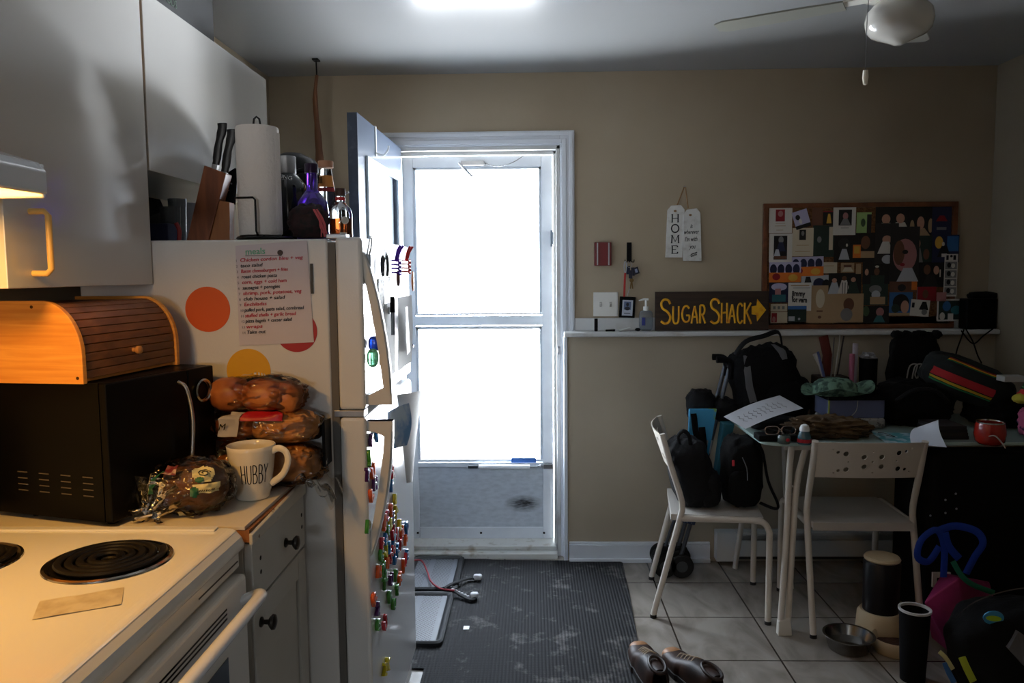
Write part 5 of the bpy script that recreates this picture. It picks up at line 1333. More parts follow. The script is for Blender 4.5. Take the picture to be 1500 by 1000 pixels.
for i, (py, la) in enumerate(((372, 'black and white photo booth strip with heart lettering at the right frame'),)):
    pic(la, 1384, 372, 1401, 434, 'white', [('r', 'black', .12, .03, .3, .14), ('o', 'black', .4, .02, .6, .08), ('r', 'black', .65, .03, .85, .14)]+[('r', 'grey', .06, .18+.2*k, .94, .36+.2*k) for k in range(4)]+[('o', 'black', .2, .2+.2*k, .5, .32+.2*k) for k in range(4)]+[('o', 'white', .5, .22+.2*k, .8, .33+.2*k) for k in range(4)], lay=18, name='photo_strip')
def party(label, x0, y0, x1, y1, r, lay):
    pic(label, x0, y0, x1, y1, 'lil', [('o', 'navy', .02+.24*k, .1, .24+.24*k, .62) for k in range(4)]+[('r', 'orange', 0, .52, 1, 1), ('o', 'red', .1, .55, .35, .9), ('o', 'yellow', .6, .6, .9, .95)], rot=r, lay=lay)
party('group picture with orange banner at far left of board', 1127, 384, 1173, 413, .0, 6)
party('group picture with orange banner second from left frame', 1160, 376, 1206, 404, -.02, 5)
pic('pale ticket sticking out right of the orange banner pictures', 1203, 384, 1226, 400, 'cream', [('r', 'tan', .1, .3, .8, .36)], lay=3, name='ticket', cat='ticket')
pic('small pale landscape picture in the board centre', 1232, 385, 1251, 399, 'tan', [('t', 'cream', .1, .3, .95, .9), ('r', 'brown', .2, .2, .8, .45)], lay=6)
pic('narrow pale slip right of the small landscape picture', 1254, 386, 1261, 401, 'tan', lay=6, name='paper_slip', cat='paper')
pic('dark picture with two mountains of people, left of centre', 1174, 403, 1217, 424, 'lgrey', [('t', 'black', .05, .1, .4, 1), ('o', 'navy', .4, .2, .8, 1), ('o', 'black', .7, .3, .98, 1)], lay=3)
pic('dark crowd picture with pink and teal clothes at left frame', 1127, 414, 1155, 443, 'navy', [('o', 'lil', .1, .02, .9, .4), ('r', 'pink', .3, .3, .6, .6), ('r', 'teal', .15, .6, .85, .95)], lay=4)
o = pic('white poster card with bold black lettering at lower left of board', 1155, 414, 1188, 455, 'white', [('r', 'tan', .1, .08, .9, .12), ('r', 'grey', .2, .18, .95, .2)], lay=6, name='poster_card', cat='card')
c = wp(1160, 433, y=YB-.0195); text('lettering', 'jimmy', ink, frame((c.x, YB-.0192, c.z), (1, 0, -.05), (0, 0, 1)), .036, o, squash=.72, bold=.0012)
c = wp(1160, 442, y=YB-.0195); text('lettering', 'for vern', ink, frame((c.x, YB-.0192, c.z), (1, 0, -.05), (0, 0, 1)), .036, o, squash=.62, bold=.0012)
pic('picture of three people in striped and dark shirts, lower centre', 1214, 400, 1261, 430, 'black', head('skin', .18, .35, .1, 'lgrey')+head('brown', .48, .25, .1, 'white')+head('skin', .76, .32, .1, 'dkgreen')+[('r', 'dk', .42, .45, .44, 1), ('r', 'dk', .5, .45, .52, 1), ('r', 'dk', .58, .45, .6, 1)], lay=5)
pic('tall beige pamphlet at the bottom left of cork board', 1182, 418, 1225, 473, 'tan', [('o', 'cream', .3, .1, .6, .6), ('r', 'brown', .34, .66, .54, .70), ('o', 'brown', .38, .8, .5, .88)], lay=4, name='pamphlet', cat='pamphlet')
pic('pale pink sheet with a faded sketch, bottom centre of cork board', 1226, 430, 1264, 472, 'tan', [('o', 'brown', .25, .15, .65, .6), ('o', 'grey', .15, .5, .6, .95)], lay=7, name='sketch', cat='drawing')
pic('ticket stub with row of three dark squares, bottom left', 1129, 445, 1153, 456, 'cream', [('r', 'grey', .15+.27*k, .3, .3+.27*k, .7) for k in range(3)], lay=5, name='ticket', cat='ticket')
pic('small cream card with red picture in bottom left corner of board', 1129, 457, 1153, 473, 'cream', [('r', 'red', .05, .08, .38, .92), ('o', 'pink', .1, .4, .3, .9)], lay=5, name='card', cat='card')
pic('dark teal landscape picture beside the bottom left cards', 1154, 448, 1181, 471, 'dkgreen', [('r', 'blue', .0, .0, 1, .22), ('r', 'lgrey', .05, .66, .38, .95), ('o', 'lgrey', .55, .75, .68, .9)], lay=7)
pic('dark picture of person in white cap at board centre', 1264, 384, 1303, 416, 'black', [('o', 'brown', .42, .25, .62, .6), ('o', 'white', .45, .15, .6, .25), ('r', 'dkgreen', .3, .6, .8, 1), ('o', 'skin', .08, .3, .22, .6)], lay=3)
pic('picture of someone in a pale cap and shirt below board centre', 1264, 416, 1300, 447, 'dkgreen', [('o', 'grey', .25, .05, .75, .45), ('o', 'lgrey', .35, .3, .7, .7), ('r', 'tan', .3, .6, .9, .95)], lay=5)
pic('dark picture with teal cloth in bottom row of the board', 1264, 448, 1302, 473, 'black', [('o', 'pink', .5, .1, .8, .6), ('t', 'teal', .4, .55, .85, .95), ('o', 'green', .0, .0, .25, .6)], lay=4)
pic('orange and brown picture directly below the large baby picture', 1303, 411, 1343, 428, 'brown', [('r', 'orange', .8, .05, 1, .8), ('o', 'dk', .3, .3, .6, .9)], lay=5)
pic('picture of profile face against bright blue sky, lower right of board', 1303, 428, 1336, 462, 'blue', [('o', 'black', .15, .08, .85, .8), ('o', 'skin', .5, .35, .85, .9), ('r', 'tan', .0, .88, 1, 1), ('o', 'dkgreen', .1, .5, .45, .88)], lay=6)
pic('white curled snapshot with black lettering beside the blue sky picture', 1334, 439, 1361, 463, 'white', [('t', 'black', .45, .1, .95, .6), ('r', 'black', .06, .2, .2, .5), ('o', 'grey', .6, .55, .9, .9)], rot=.08, lay=8)
pic('pair of dark red tickets in the lower right corner of board', 1343, 420, 1371, 441, 'red', [('r', 'grey', .0, .0, .04, 1), ('o', 'brown', .3, .2, .6, .8)], lay=3, name='ticket', cat='ticket')
pic('white bordered night picture in bottom right corner overlapping the frame', 1373, 438, 1412, 470, 'dkgreen', [('o', 'blue', .2, .1, .5, .55), ('o', 'teal', .5, .3, .9, .7), ('o', 'white', .1, .6, .3, .95), ('r', 'white', .4, .65, .6, .95)], border='white', lay=17)
pic('small round pink tag below the photo strip', 1372, 428, 1386, 441, 'pink', lay=20, name='tag', cat='tag')
# router and cables at the right end of the ledge
a_, b_ = wp(1413, 437, y=3.79), wp(1459, 480, y=3.79)
t = thing('router', 'black router box at right end of the ledge with cables hanging down', 'router', ((a_.x+b_.x)/2, 3.80, LZ))
B().box((a_.x, 3.765, LZ+.0005), (b_.x-.01, 3.84, a_.z)).make('case', blackp, t, bevel=.006)
B().blob(((a_.x+b_.x)/2+.01, 3.80, a_.z+.012), (.07, .03, .02), e=.8, amp=.2, nu=20, nv=12).make('cable_coil', mattblack, t, smooth=True)
for i, pts in enumerate((((1412, 482), (1408, 495), (1402, 512), (1398, 530)), ((1415, 482), (1425, 500), (1432, 520), (1438, 532)), ((1455, 481), (1440, 492), (1425, 503), (1408, 484)))):
    B().tube([wp(*p, y=3.735-.004*i) for p in pts], .0032, n=7, smooth=5).make('cable', mattblack, t, smooth=True)
# baseboard heater
hx0 = wp(1049, 800, y=3.73).x
bh = thing('baseboard_heater', 'white baseboard heater running along the lower wall behind the table', 'heater', ((hx0+XR)/2, 3.74, .02))
htr = mat('heater_white', (206, 208, 208), rough=.45)
B().box((hx0, 3.715, .02), (hx0+.10, 3.7785, .165)).make('end_cap', htr, bh, bevel=.004)
b = B().box((hx0+.10, 3.765, .02), (XR-.02, 3.7785, .165)).box((hx0+.10, 3.72, .15), (XR-.02, 3.765, .162)); b.make('back_panel', htr, bh, bevel=.002)
B().box((hx0+.10, 3.717, .045), (XR-.02, 3.723, .125)).make('front_cover', htr, bh, bevel=.002)
B().box((hx0+.10, 3.724, .03), (XR-.02, 3.764, .06)).make('heating_fins', mat('fin_grey', (70, 70, 70), rough=.6, metal=.5), bh)
# brown strap hanging from a ceiling hook
h = at(463, 87, z=ZC-.001)
t = thing('hanging_strap', 'long narrow brown wooden strip hanging from a ceiling hook behind bottles', 'hanging strip', (h.x, h.y, ZC))
B().box((h.x-.014, h.y-.02, ZC-.008), (h.x+.014, h.y+.02, ZC-.0005)).make('hook_plate', mattblack, t, bevel=.002)
p1 = at(464, 110, y=h.y); p2 = at(461.5, 145, y=h.y); p3 = at(466, 200, y=h.y); p4 = at(470, 262, y=h.y); p5 = at(474, 330, y=h.y)
B().tube([(h.x, h.y, ZC-.006), p1], .0035, n=6).make('cord', mattblack, t)
B().tube([p1, p2, p3, p4, p5], [.008, .012, .016, .021, .026], n=10, smooth=3, flat=(1, .4), nrm=(0, 1, 0)).make('strip', wood('strap_brown', (84, 48, 20), (112, 66, 30), (10, 10, 2), .6, 3), t, smooth=True)

# ------------------------------------------------------------------ ceiling fan with glass globe
fc = Vector((1.145, 2.55, 0))
gz = at(1315, 30, y=2.55).z
t = thing('ceiling_fan', 'white ceiling fan with schoolhouse glass globe and pull chain', 'ceiling fan', (fc.x, fc.y, ZC))
B().lathe([(0, ZC-.001), (.075, ZC-.001), (.07, ZC-.03), (.11, ZC-.035), (.125, ZC-.06), (.12, ZC-.10), (.06, ZC-.115), (.05, gz+.075), (0, gz+.075)], fc, n=36).make('motor_housing', EN, t, smooth=50)
zb = at(1322, 66, y=2.55).z
B().lathe([(.045, gz+.085), (.05, gz+.07), (.07, gz+.055), (.096, gz+.025), (.100, gz-.002), (.094, gz-.028), (.080, gz-.043), (.052, gz-.055), (.03, zb+.010), (.012, zb), (0, zb)], fc, n=48).make('glass_globe', mat('opal_glass', (214, 212, 204), rough=.12, coat=.6, trans=.15), t, smooth=True)
tipz = 2.262
tip = at(1050, 42, z=tipz); d0 = (Vector((tip.x, tip.y, 0))-Vector((fc.x, fc.y, 0))); a0 = math.atan2(d0.y, d0.x); Lb = d0.length
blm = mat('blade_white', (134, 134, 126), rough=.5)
for k in range(4):
    a = a0+k*math.pi/2
    M = Matrix.Translation((fc.x, fc.y, tipz)) @ Matrix.Rotation(a, 4, 'Z') @ Matrix.Rotation(R_(5), 4, 'X')
    poly = [(.16, -.035), (.3, -.042), (Lb-.03, -.046), (Lb, -.03), (Lb, .03), (Lb-.03, .046), (.3, .042), (.16, .035)]
    bl2 = B().prism(poly, M, .006).make('blade', blm, t, bevel=.001)
    B().box((.08, -.02, .006), (.2, .02, .012), M).make('blade_arm', EN, bl2)
cz = at(1267, 75, y=2.47)
b = B(); x0_ = at(1268, 100, y=2.5).x; z0_ = at(1266, 103, y=2.5).z
b.tube([(x0_+.005, 2.50, gz+.08), (x0_, 2.5, gz), (x0_, 2.5, z0_)], .0012, n=5); b.tube([(x0_+.005, 2.5, gz+.08), (fc.x-.04, 2.54, gz+.085)], .0012, n=5)
b.make('pull_chain', mat('chain_metal'), t)
B().lathe([(0, -.045), (.006, -.042), (.009, -.02), (.007, 0), (.0, .002)], (x0_, 2.5, z0_), n=16).make('pull_knob', mat('pull_ivory', (222, 214, 196), rough=.4), t, smooth=True)
# ------------------------------------------------------------------ chairs
chw = mat('chair_white_paint', (206, 198, 186), rough=.38)
rubber = mat('rubber_black', (18, 18, 18), rough=.7)
HOLES = [(75,742,6),(105,762,11),(147,773,17),(248,799,17),(303,764,5),(350,801,17),(455,780,17),(500,771,11),(532,752,5),(154,828,5),(297,833,8),(436,834,5),(60,902,5),(92,885,11),(136,881,17),(241,865,17),(288,906,5),(341,867,17),(441,888,17),(484,896,11),(509,912,5)]
def perforated_panel(W, H, th):
    b = B(); nx = 24
    b.grid(lambda u, v: Vector((u*W, 0, v*H)), nx, 2, th)
    bmesh.ops.recalc_face_normals(b.bm, faces=b.bm.faces[:])
    me = bpy.data.meshes.new('panel'); b.bm.to_mesh(me); b.bm.free()
    o = bpy.data.objects.new('panel_tmp', me); COL.objects.link(o)
    c = B()
    for x, y, r in HOLES:
        u = (x+12)/640*W; v = (945-y)/240*H; c.cyl((u, -.05, v), (u, .05, v), r/640*W*.93, n=16)
    bmesh.ops.recalc_face_normals(c.bm, faces=c.bm.faces[:])
    cm_ = bpy.data.meshes.new('cut'); c.bm.to_mesh(cm_); c.bm.free()
    co = bpy.data.objects.new('cut_tmp', cm_); COL.objects.link(co)
    md = o.modifiers.new('holes', 'BOOLEAN'); md.object = co; md.operation = 'DIFFERENCE'; md.solver = 'EXACT'
    dg = bpy.context.evaluated_depsgraph_get()
    out = bpy.data.meshes.new_from_object(o.evaluated_get(dg))
    bpy.data.objects.remove(o); bpy.data.objects.remove(co)
    return out
CW = .41; CH = .768
def chair(label, loc, yaw):
    t = thing('metal_chair', label, 'chair', loc, yaw, group=None)
    K = dict(parent=t, local=True)
    for y in (0, CW):
        s = 1 if y == 0 else -1
        b = B().tube([(0, y, .012), (.055, y, .23), (.104, y, .424), (.112, y, .468), (.104, y, .518), (.062, y, .65), (.03, y, CH)], .0125, n=14, smooth=5)
        b.make('back_leg', chw, smooth=True, **K)
        b = B().tube([(.10, y, .423), (.30, y, .425), (.40, y, .425), (.435, y, .414), (.452, y, .383), (.455, y, .34), (.455, y, .012)], .0125, n=14, smooth=5)
        b.make('front_leg', chw, smooth=True, **K)
        for x in (0, .455):
            B().cyl((x, y, 0), (x, y, .014), .0135, n=14).make('foot_cap', rubber, **K)
    # seat: thin formed plate with turned-down edge
    b = B()
    def seat(u, v):
        x = .07+.36*u; y = .014+(CW-.028)*v
        z = .436-.006*math.sin(math.pi*u)*math.sin(math.pi*v)
        return Vector((x, y, z))
    b.grid(seat, 14, 10, .004)
    b.box((.068, .012, .404), (.074, CW-.012, .4355)); b.box((.426, .012, .412), (.432, CW-.012, .4355))
    b.box((.074, .0125, .410), (.426, .017, .4335)); b.box((.074, CW-.017, .410), (.426, CW-.0125, .4335))
    b.make('seat', mat('seat_white', (186, 180, 172), rough=.42), smooth=30, **K)
    me = PANEL if PANEL else None
    o = bpy.data.objects.new('backrest', PANEL.copy()); COL.objects.link(o)
    me = o.data; me.name = 'backrest'; me.materials.clear(); me.materials.append(chw)
    for v in me.vertices:
        u = v.co.x/(CW+.0); dz = v.co.z
        bulge = .038*math.sin(math.pi*min(max(u, 0), 1))
        xx = .072-(.052)*(dz/.15)-bulge*.8
        v.co = Vector((xx+v.co.y*1.0, v.co.x, .617+dz*.99+.004*math.sin(math.pi*u)))
    o.parent = t; ROOTM[o.name] = ROOTM[t.name]
    return t
PANEL = perforated_panel(CW, .15, .004)
chair('white metal chair in profile with two black backpacks on its seat', (.489, 3.142, 0), R_(-7.5))
chair('white metal chair with perforated backrest facing away, tucked toward the table', (1.490, 2.955, 0), R_(88.5))

# ------------------------------------------------------------------ table
T0 = .745
tb = thing('folding_table', 'pale green topped folding table with white tube legs, heaped with belongings', 'table', (1.5, 3.4, 0))
ttop = mat('table_top_pale_green', (176, 198, 190), rough=.18, coat=.3)
X0_, X1_, Y0_, Y1_ = .905, 2.18, 3.07, 3.70
def rr_poly(x0, x1, y0, y1, r, n=8):
    P_ = []
    for cx_, cy_, a0_ in ((x0+r, y0+r, math.pi), (x1-r, y0+r, 1.5*math.pi), (x1-r, y1-r, 0), (x0+r, y1-r, .5*math.pi)):
        for k in range(n+1):
            a = a0_+k/n*math.pi/2; P_.append((cx_+r*math.cos(a), cy_+r*math.sin(a)))
    return P_
B().prism(rr_poly(X0_, X1_, Y0_, Y1_, .07), Matrix.Translation((0, 0, T0-.014)), .0135).make('table_top', ttop, tb, bevel=.003)
B().box((X0_+.1, Y0_+.05, T0-.04), (X1_-.1, Y0_+.065, T0-.0145)).box((X0_+.1, Y1_-.065, T0-.04), (X1_-.1, Y1_-.05, T0-.0145)).make('apron', chw, tb)
def leg(pts): return B().tube(pts, .0125, n=14, smooth=5).make('leg', chw, tb, smooth=True)
leg([(1.032, 3.12, T0-.015), (1.022, 3.115, .60), (.998, 3.06, .35), (.962, 2.992, .05)])
leg([(1.14, 3.14, T0-.02), (1.10, 3.135, T0-.03), (1.075, 3.125, T0-.09), (1.045, 3.10, .52), (.992, 3.0, .05)])
B().hexa([(.948, 2.975, 0), (1.005, 2.978, 0), (1.005, 3.008, 0), (.948, 3.008, 0), (.95, 2.977, .06), (.998, 2.982, .07), (.998, 3.005, .07), (.95, 3.005, .06)]).make('foot_cap', mat('foot_white', (220, 216, 206), rough=.5), tb, bevel=.005)
B().tube([(1.018, 3.108, .56), (1.055, 3.11, .56)], .005, n=8).tube([(1.010, 3.095, .48), (1.045, 3.10, .48)], .005, n=8).make('link_bar', chw, tb)
leg([(1.02, 3.62, T0-.015), (1.0, 3.63, .45), (.965, 3.675, .05), (.962, 3.68, .005)])
leg([(1.15, 3.60, T0-.015), (1.15, 3.52, .3), (1.145, 3.43, .005)])
leg([(2.05, 3.15, T0-.015), (2.05, 3.12, .3), (2.05, 3.08, .005)])
leg([(2.05, 3.63, T0-.015), (2.05, 3.64, .3), (2.05, 3.66, .005)])
B().tube([(1.045, 3.13, .52), (1.15, 3.45, .36)], .007, n=8).make('diagonal_brace', chw, tb)
TS = T0+.0005
# ------------------------------------------------------------------ things on the table
blackf = mat('black_fabric', (11, 11, 12), rough=.9, spec=.25, bump=(160, .3))
blackf2 = mat('black_nylon', (15, 15, 18), rough=.7, spec=.3, bump=(90, .3))
greyf = mat('grey_mesh', (92, 92, 94), rough=.8)
t = thing('tote_backpack', 'big black bag with grey patches leaning on wall at the table\'s left end', 'bag', (1.04, 3.6, TS))
B().blob((1.065, 3.61, TS+.165), (.15, .095, .17), e=.6, amp=.12, seed=31, rot=Euler((0, R_(-14), 0)).to_matrix(), nu=40, nv=28, flatz=-.164).make('bag_body', blackf, t, smooth=60)
B().blob((1.14, 3.58, TS+.10), (.12, .08, .10), e=.7, amp=.15, seed=33, nu=30, nv=20, flatz=-.099).make('side_pouch', blackf, t, smooth=60)
Bf = blobf((1.065, 3.61, TS+.165), (.15, .095, .17), .6, .12, 5, 31, Euler((0, R_(-14), 0)).to_matrix())
B().patch(Bf, .66, .70, .45, .78, 1.05).make('grey_patch', greyf, t, smooth=True)
B().patch(Bf, .80, .84, .62, .86, 1.05).make('grey_patch', greyf, t, smooth=True)
B().patch(Bf, .63, .72, .1, .3, 1.06).make('mesh_pocket', mat('mesh_white', (150, 150, 140), rough=.8, var=(90, (20, 20, 20), .46, .52)), t, smooth=True)
B().tube([(.91, 3.54, TS+.30), (.95, 3.52, TS+.36), (1.03, 3.52, TS+.385), (1.10, 3.54, TS+.40), (1.125, 3.56, TS+.33)], .011, n=8, smooth=5, flat=(.35, 1), ).make('strap', blackf2, t, smooth=True)
# paper with scribbles lying across things
q4 = [at(1060, 610, y=3.2), at(1092, 628, y=3.12), at(1177, 597, y=3.32), at(1142, 578, y=3.42)]
def PQ(u, v):
    p = q4[0]*(1-u)*(1-v)+q4[1]*u*(1-v)+q4[2]*u*v+q4[3]*(1-u)*v
    return p+Vector((0, 0, .008*math.sin(math.pi*v*1.1)))
t = thing('paper', 'white sheet with grey handwriting draped over left end of the table', 'paper', tuple(q4[1]))
B().grid(PQ, 10, 14, .0004).make('sheet', mat('sheet_white', (216, 220, 228), rough=.75), t, smooth=True)
b = B(); rr = random.Random(5)
for k in range(9):
    v0 = .12+.085*k; u0 = .25+.1*rr.random()
    pts = [PQ(u0+.06*j, v0+.02*math.sin(j*2.1+k))+Vector((0, 0, .0016)) for j in range(8)]
    b.tube(pts, .0009, n=4)
b.make('handwriting', mat('pencil_grey', (130, 132, 140), rough=.8), t)
B().blob((1.02, 3.30, TS+.03), (.10, .08, .029), e=.7, amp=.2, seed=40, nu=26, nv=14, flatz=-.0295)
o = B().blob((1.02, 3.34, TS+.028), (.10, .07, .027), e=.6, amp=.15, seed=41, nu=28, nv=14, flatz=-.0275).make('dark_pouch', blackf, None, smooth=60)
tag(o, 'flat black pouch underneath the handwritten sheet', 'pouch')
c = at(1138, 645, z=T0)
o = B().box((c.x-.08, c.y-.03, TS), (c.x+.075, c.y+.05, TS+.026)).make('glasses_case', mattblack, None, bevel=.006)
tag(o, 'flat black case underneath the eyeglasses at table edge', 'case')
t = thing('eyeglasses', 'wire framed eyeglasses lying on the black case', 'eyeglasses', (c.x, c.y, TS+.027))
b = B()
for s in (-1, 1):
    cx_ = c.x+.005+s*.033
    b.tube([(cx_+.027*math.copysign(abs(math.cos(q))**.6, math.cos(q)), c.y-.025+.002*s, TS+.046+.016*math.copysign(abs(math.sin(q))**.6, math.sin(q))) for q in [k*math.pi/10 for k in range(20)]], .0018, n=6, closed=True)
b.tube([(c.x, c.y-.025, TS+.05), (c.x+.01, c.y-.026, TS+.05)], .0018, n=6)
for s in (-1, 1): b.tube([(c.x+.005+s*.06, c.y-.025, TS+.05), (c.x+.005+s*.06, c.y+.04, TS+.032)], .0016, n=6)
b.make('frame', mat('gold_wire', (190, 170, 160), rough=.25, metal=.9), t, smooth=True)
b = B()
for s in (-1, 1): b.blob((c.x+.005+s*.033, c.y-.025, TS+.046), (.025, .0008, .015), e=.7, nu=16, nv=8)
b.make('lens', mat('dark_lens', (16, 18, 20), rough=.06, coat=.5), t, smooth=True)
c = at(1151, 651, z=T0)
t = thing('small_jar', 'small round glass jar with red label at front edge of table', 'jar', (c.x, c.y+.02, TS))
c = Vector((c.x, c.y+.022, TS))
B().lathe([(0, 0), (.022, 0), (.026, .006), (.026, .026), (.022, .034), (0, .034)], c, n=28).make('jar_body', mat('jar_green', (70, 84, 80), rough=.12, coat=.5), t, smooth=50)
B().blob(c+Vector((.006, -.025, .018)), (.009, .002, .007), nu=12, nv=8).make('red_label', mat('jar_red', (170, 30, 40), rough=.3), t, smooth=True)
c = at(1181, 652, z=T0); c = Vector((c.x, c.y+.022, TS))
t = thing('roll_on_bottle', 'small teal bottle with white domed cap and red label beside the jar', 'bottle', tuple(c))
B().lathe([(0, 0), (.024, 0), (.027, .005), (.026, .03), (.018, .052), (0, .052)], c, n=28).make('bottle_body', mat('teal_bottle', (48, 84, 96), rough=.2, coat=.4), t, smooth=50)
B().lathe([(.0185, .052), (.019, .062), (.014, .074), (.006, .078), (0, .078)], c, n=28).make('cap', mat('cap_white', (216, 218, 216), rough=.4), t, smooth=True)
B().lathe([(.0276, .008), (.0274, .022), (.0268, .022), (.027, .008)], c, n=28).make('red_label', mat('jar_red'), t)
# brown cloth heap
brown = mat('olive_brown_cloth', (92, 70, 42), rough=.9, var=(10, (64, 48, 30), .35, .6))
t = thing('brown_jacket', 'crumpled olive brown cloth heap behind the perforated chair back', 'cloth', (1.20, 3.22, TS))
B().blob((1.20, 3.20, TS+.036), (.16, .09, .042), e=.9, amp=.35, fr=9, seed=51, nu=60, nv=30, flatz=-.035).make('cloth_folds', brown, t, smooth=70)
B().blob((1.16, 3.16, TS+.038), (.045, .03, .026), e=.8, amp=.25, seed=53, nu=30, nv=18).make('cuff', mat('tan_cloth', (116, 88, 56), rough=.9), t, smooth=60)
B().blob((1.30, 3.19, TS+.026), (.07, .05, .026), e=.8, amp=.3, fr=9, seed=54, nu=34, nv=20, flatz=-.0255).make('sleeve', mat('dark_brown_cloth', (58, 42, 30), rough=.9), t, smooth=60)
# box, speckled box, hat
c = at(1247, 632, z=T0)
t = thing('speckled_case', 'pale speckled case under the blue-grey box', 'case', (1.42, 3.42, TS))
B().box((1.26, 3.34, TS), (1.50, 3.52, TS+.045)).make('case_body', mat('speckled', (150, 146, 140), rough=.6, var=(70, (90, 86, 84), .38, .46)), t, bevel=.012, seg=3)
t = thing('shoe_box', 'blue-grey box with black lid edge, green hat resting on it', 'box', (1.37, 3.42, TS+.046))
B().box((1.262, 3.345, TS+.0455), (1.495, 3.52, TS+.128)).make('box_body', mat('periwinkle_box', (92, 98, 130), rough=.5), t, bevel=.002)
B().box((1.256, 3.340, TS+.122), (1.50, 3.525, TS+.133)).make('lid', mattblack, t)
B().box((1.2575, 3.343, TS+.046), (1.263, 3.35, TS+.122)).make('yellow_edge', mat('pale_edge', (160, 170, 80)), t)
B().tube([(1.38, 3.3425, TS+.12), (1.375, 3.342, TS+.08), (1.355, 3.342, TS+.055)], .0015, n=5, smooth=4).make('string', mat('string_white', (170, 170, 165)), t)
hat = mat('mint_camo', (112, 146, 126), rough=.9, var=(34, (58, 82, 72), .42, .56))
t = thing('bucket_hat', 'mint green patterned bucket hat slumped on the blue-grey box', 'hat', (1.33, 3.42, TS+.134))
hz = TS+.134
B().blob((1.315, 3.43, hz+.02), (.092, .075, .055), e=.85, amp=.12, seed=61, nu=40, nv=24, flatz=-.0195).make('crown', hat, t, smooth=60)
def brim(u, v):
    a = 2*math.pi*u; r0 = .088+.05*v
    x = 1.325+r0*1.12*math.cos(a); y = 3.425+r0*.82*math.sin(a)
    z = hz+.004+.018*math.sin(3*a+.8)*v*(1)+.018*v+.02*v*max(math.cos(a), 0)
    return Vector((x, y, max(z, hz+.001)))
B().grid(brim, 56, 6, .002).make('brim', hat, t, smooth=60)
# holder with rolled papers, folders and sticks
t = thing('paper_holder', 'dark desk organiser holding folders, thin sticks and rolled papers by the wall', 'organiser', (1.36, 3.62, TS))
B().box((1.30, 3.585, TS), (1.44, 3.685, TS+.19)).make('holder_box', mat('dark_brown_box', (52, 40, 32), rough=.7), t, bevel=.004)
def inh(label, name, cat, pts, r, m, flat=None, nrm=None, group=None):
    o = B().tube(pts, r, n=10, flat=flat, nrm=nrm).make(name, m, None, smooth=True); return tag(o, label, cat, group)
yy = 3.63
pz = lambda px, py, y=yy: at(px, py, y=y)
inh('brown red folder sticking up at left of the desk organiser', 'folder', 'folder', [pz(1209, 552), pz(1212, 520), pz(1206, 492)], .022, mat('rust_folder', (96, 36, 26), rough=.6), (1, .18), (0, 1, 0))
inh('thin white stick, tallest in the desk organiser', 'stick', 'stick', [pz(1222, 555, 3.61), pz(1231, 490, 3.61)], .0028, mat('stick_white', (180, 176, 166), rough=.5))
inh('thin dark stick leaning right of the tallest white stick', 'stick', 'stick', [pz(1226, 553, 3.65), pz(1236, 492, 3.65)], .0035, mat('stick_dark', (50, 40, 36), rough=.5))
inh('grey thin rod between the rust folder and white stick', 'stick', 'stick', [pz(1217, 555, 3.6), pz(1222, 494, 3.6)], .003, mat('rod_grey', (110, 104, 100), rough=.5))
inh('blue and white pen leaning left in the desk organiser', 'pen', 'pen', [pz(1208, 555, 3.595), pz(1198, 515, 3.595)], .006, mat('pen_blue', (90, 100, 150), rough=.4))
inh('white paper cone at far left of the desk organiser', 'paper_roll', 'paper', [pz(1206, 552, 3.605), pz(1202, 535, 3.605), pz(1194, 518, 3.605)], [.008, .010, .012], mat('cone_white', (186, 184, 176), rough=.6))
c = pz(1250, 570, 3.62)
t = thing('rolled_gift_paper', 'pink and white rolls standing right of the desk organiser', 'paper roll', (c.x, 3.62, TS))
B().cyl((c.x, 3.62, TS), (c.x+.004, 3.62, at(1252, 503, y=3.62).z), .012).make('white_roll', mat('roll_white', (176, 168, 178), rough=.6), t, smooth=50)
B().cyl((c.x-.022, 3.60, TS), (c.x-.018, 3.60, at(1246, 518, y=3.6).z), .012).make('pink_roll', mat('roll_pink', (176, 100, 126), rough=.6), t, smooth=50)
c = pz(1271, 560, 3.62); zt = at(1271, 524, y=3.62).z
t = thing('pencil_cup', 'tall black cup with crumpled tissue on top, beside the pink rolls', 'cup', (c.x, 3.62, TS))
B().lathe([(0, 0), (.036, 0), (.040, zt-TS), (.037, zt-TS), (.033, .004), (0, .004)], (c.x, 3.62, TS), n=28).make('cup', mattblack, t, smooth=50)
B().blob((c.x, 3.62, zt+.004), (.033, .03, .020), amp=.5, fr=10, seed=71, nu=26, nv=16).make('tissue', mat('tissue_grey', (150, 150, 154), rough=.9), t, smooth=60)
# black masses behind: standing bag, camera-like gear, striped bag
t = thing('black_cloth_bag', 'soft black bag standing against wall under the ledge', 'bag', (1.77, 3.67, TS))
B().blob((1.77, 3.68, TS+.19), (.108, .05, .195), e=.5, amp=.1, seed=81, nu=36, nv=24, flatz=-.189).make('bag_body', blackf, t, smooth=60)
for dx, r in ((-.085, .026), (.02, .035), (.095, .022)):
    B().blob((1.77+dx, 3.67, TS+.375), (r, .03, .02), seed=int(dx*100), amp=.2, nu=18, nv=12).make('handle_fold', blackf, t, smooth=60)
t = thing('black_duffel', 'large black duffel bag filling the middle of the table', 'bag', (1.68, 3.4, TS))
B().blob((1.67, 3.46, TS+.092), (.155, .11, .100), e=.65, amp=.14, seed=83, nu=44, nv=28, flatz=-.0915).make('bag_body', blackf, t, smooth=60)
B().tube([(1.54, 3.34, TS+.12), (1.60, 3.31, TS+.17), (1.69, 3.31, TS+.165), (1.76, 3.34, TS+.11)], .009, n=8, smooth=5).make('handle', blackf2, t, smooth=True)
t = thing('white_cables', 'small tangle of pale cables on top of black duffel', 'cable', (1.73, 3.56, TS+.235))
b = B(); rr = random.Random(9)
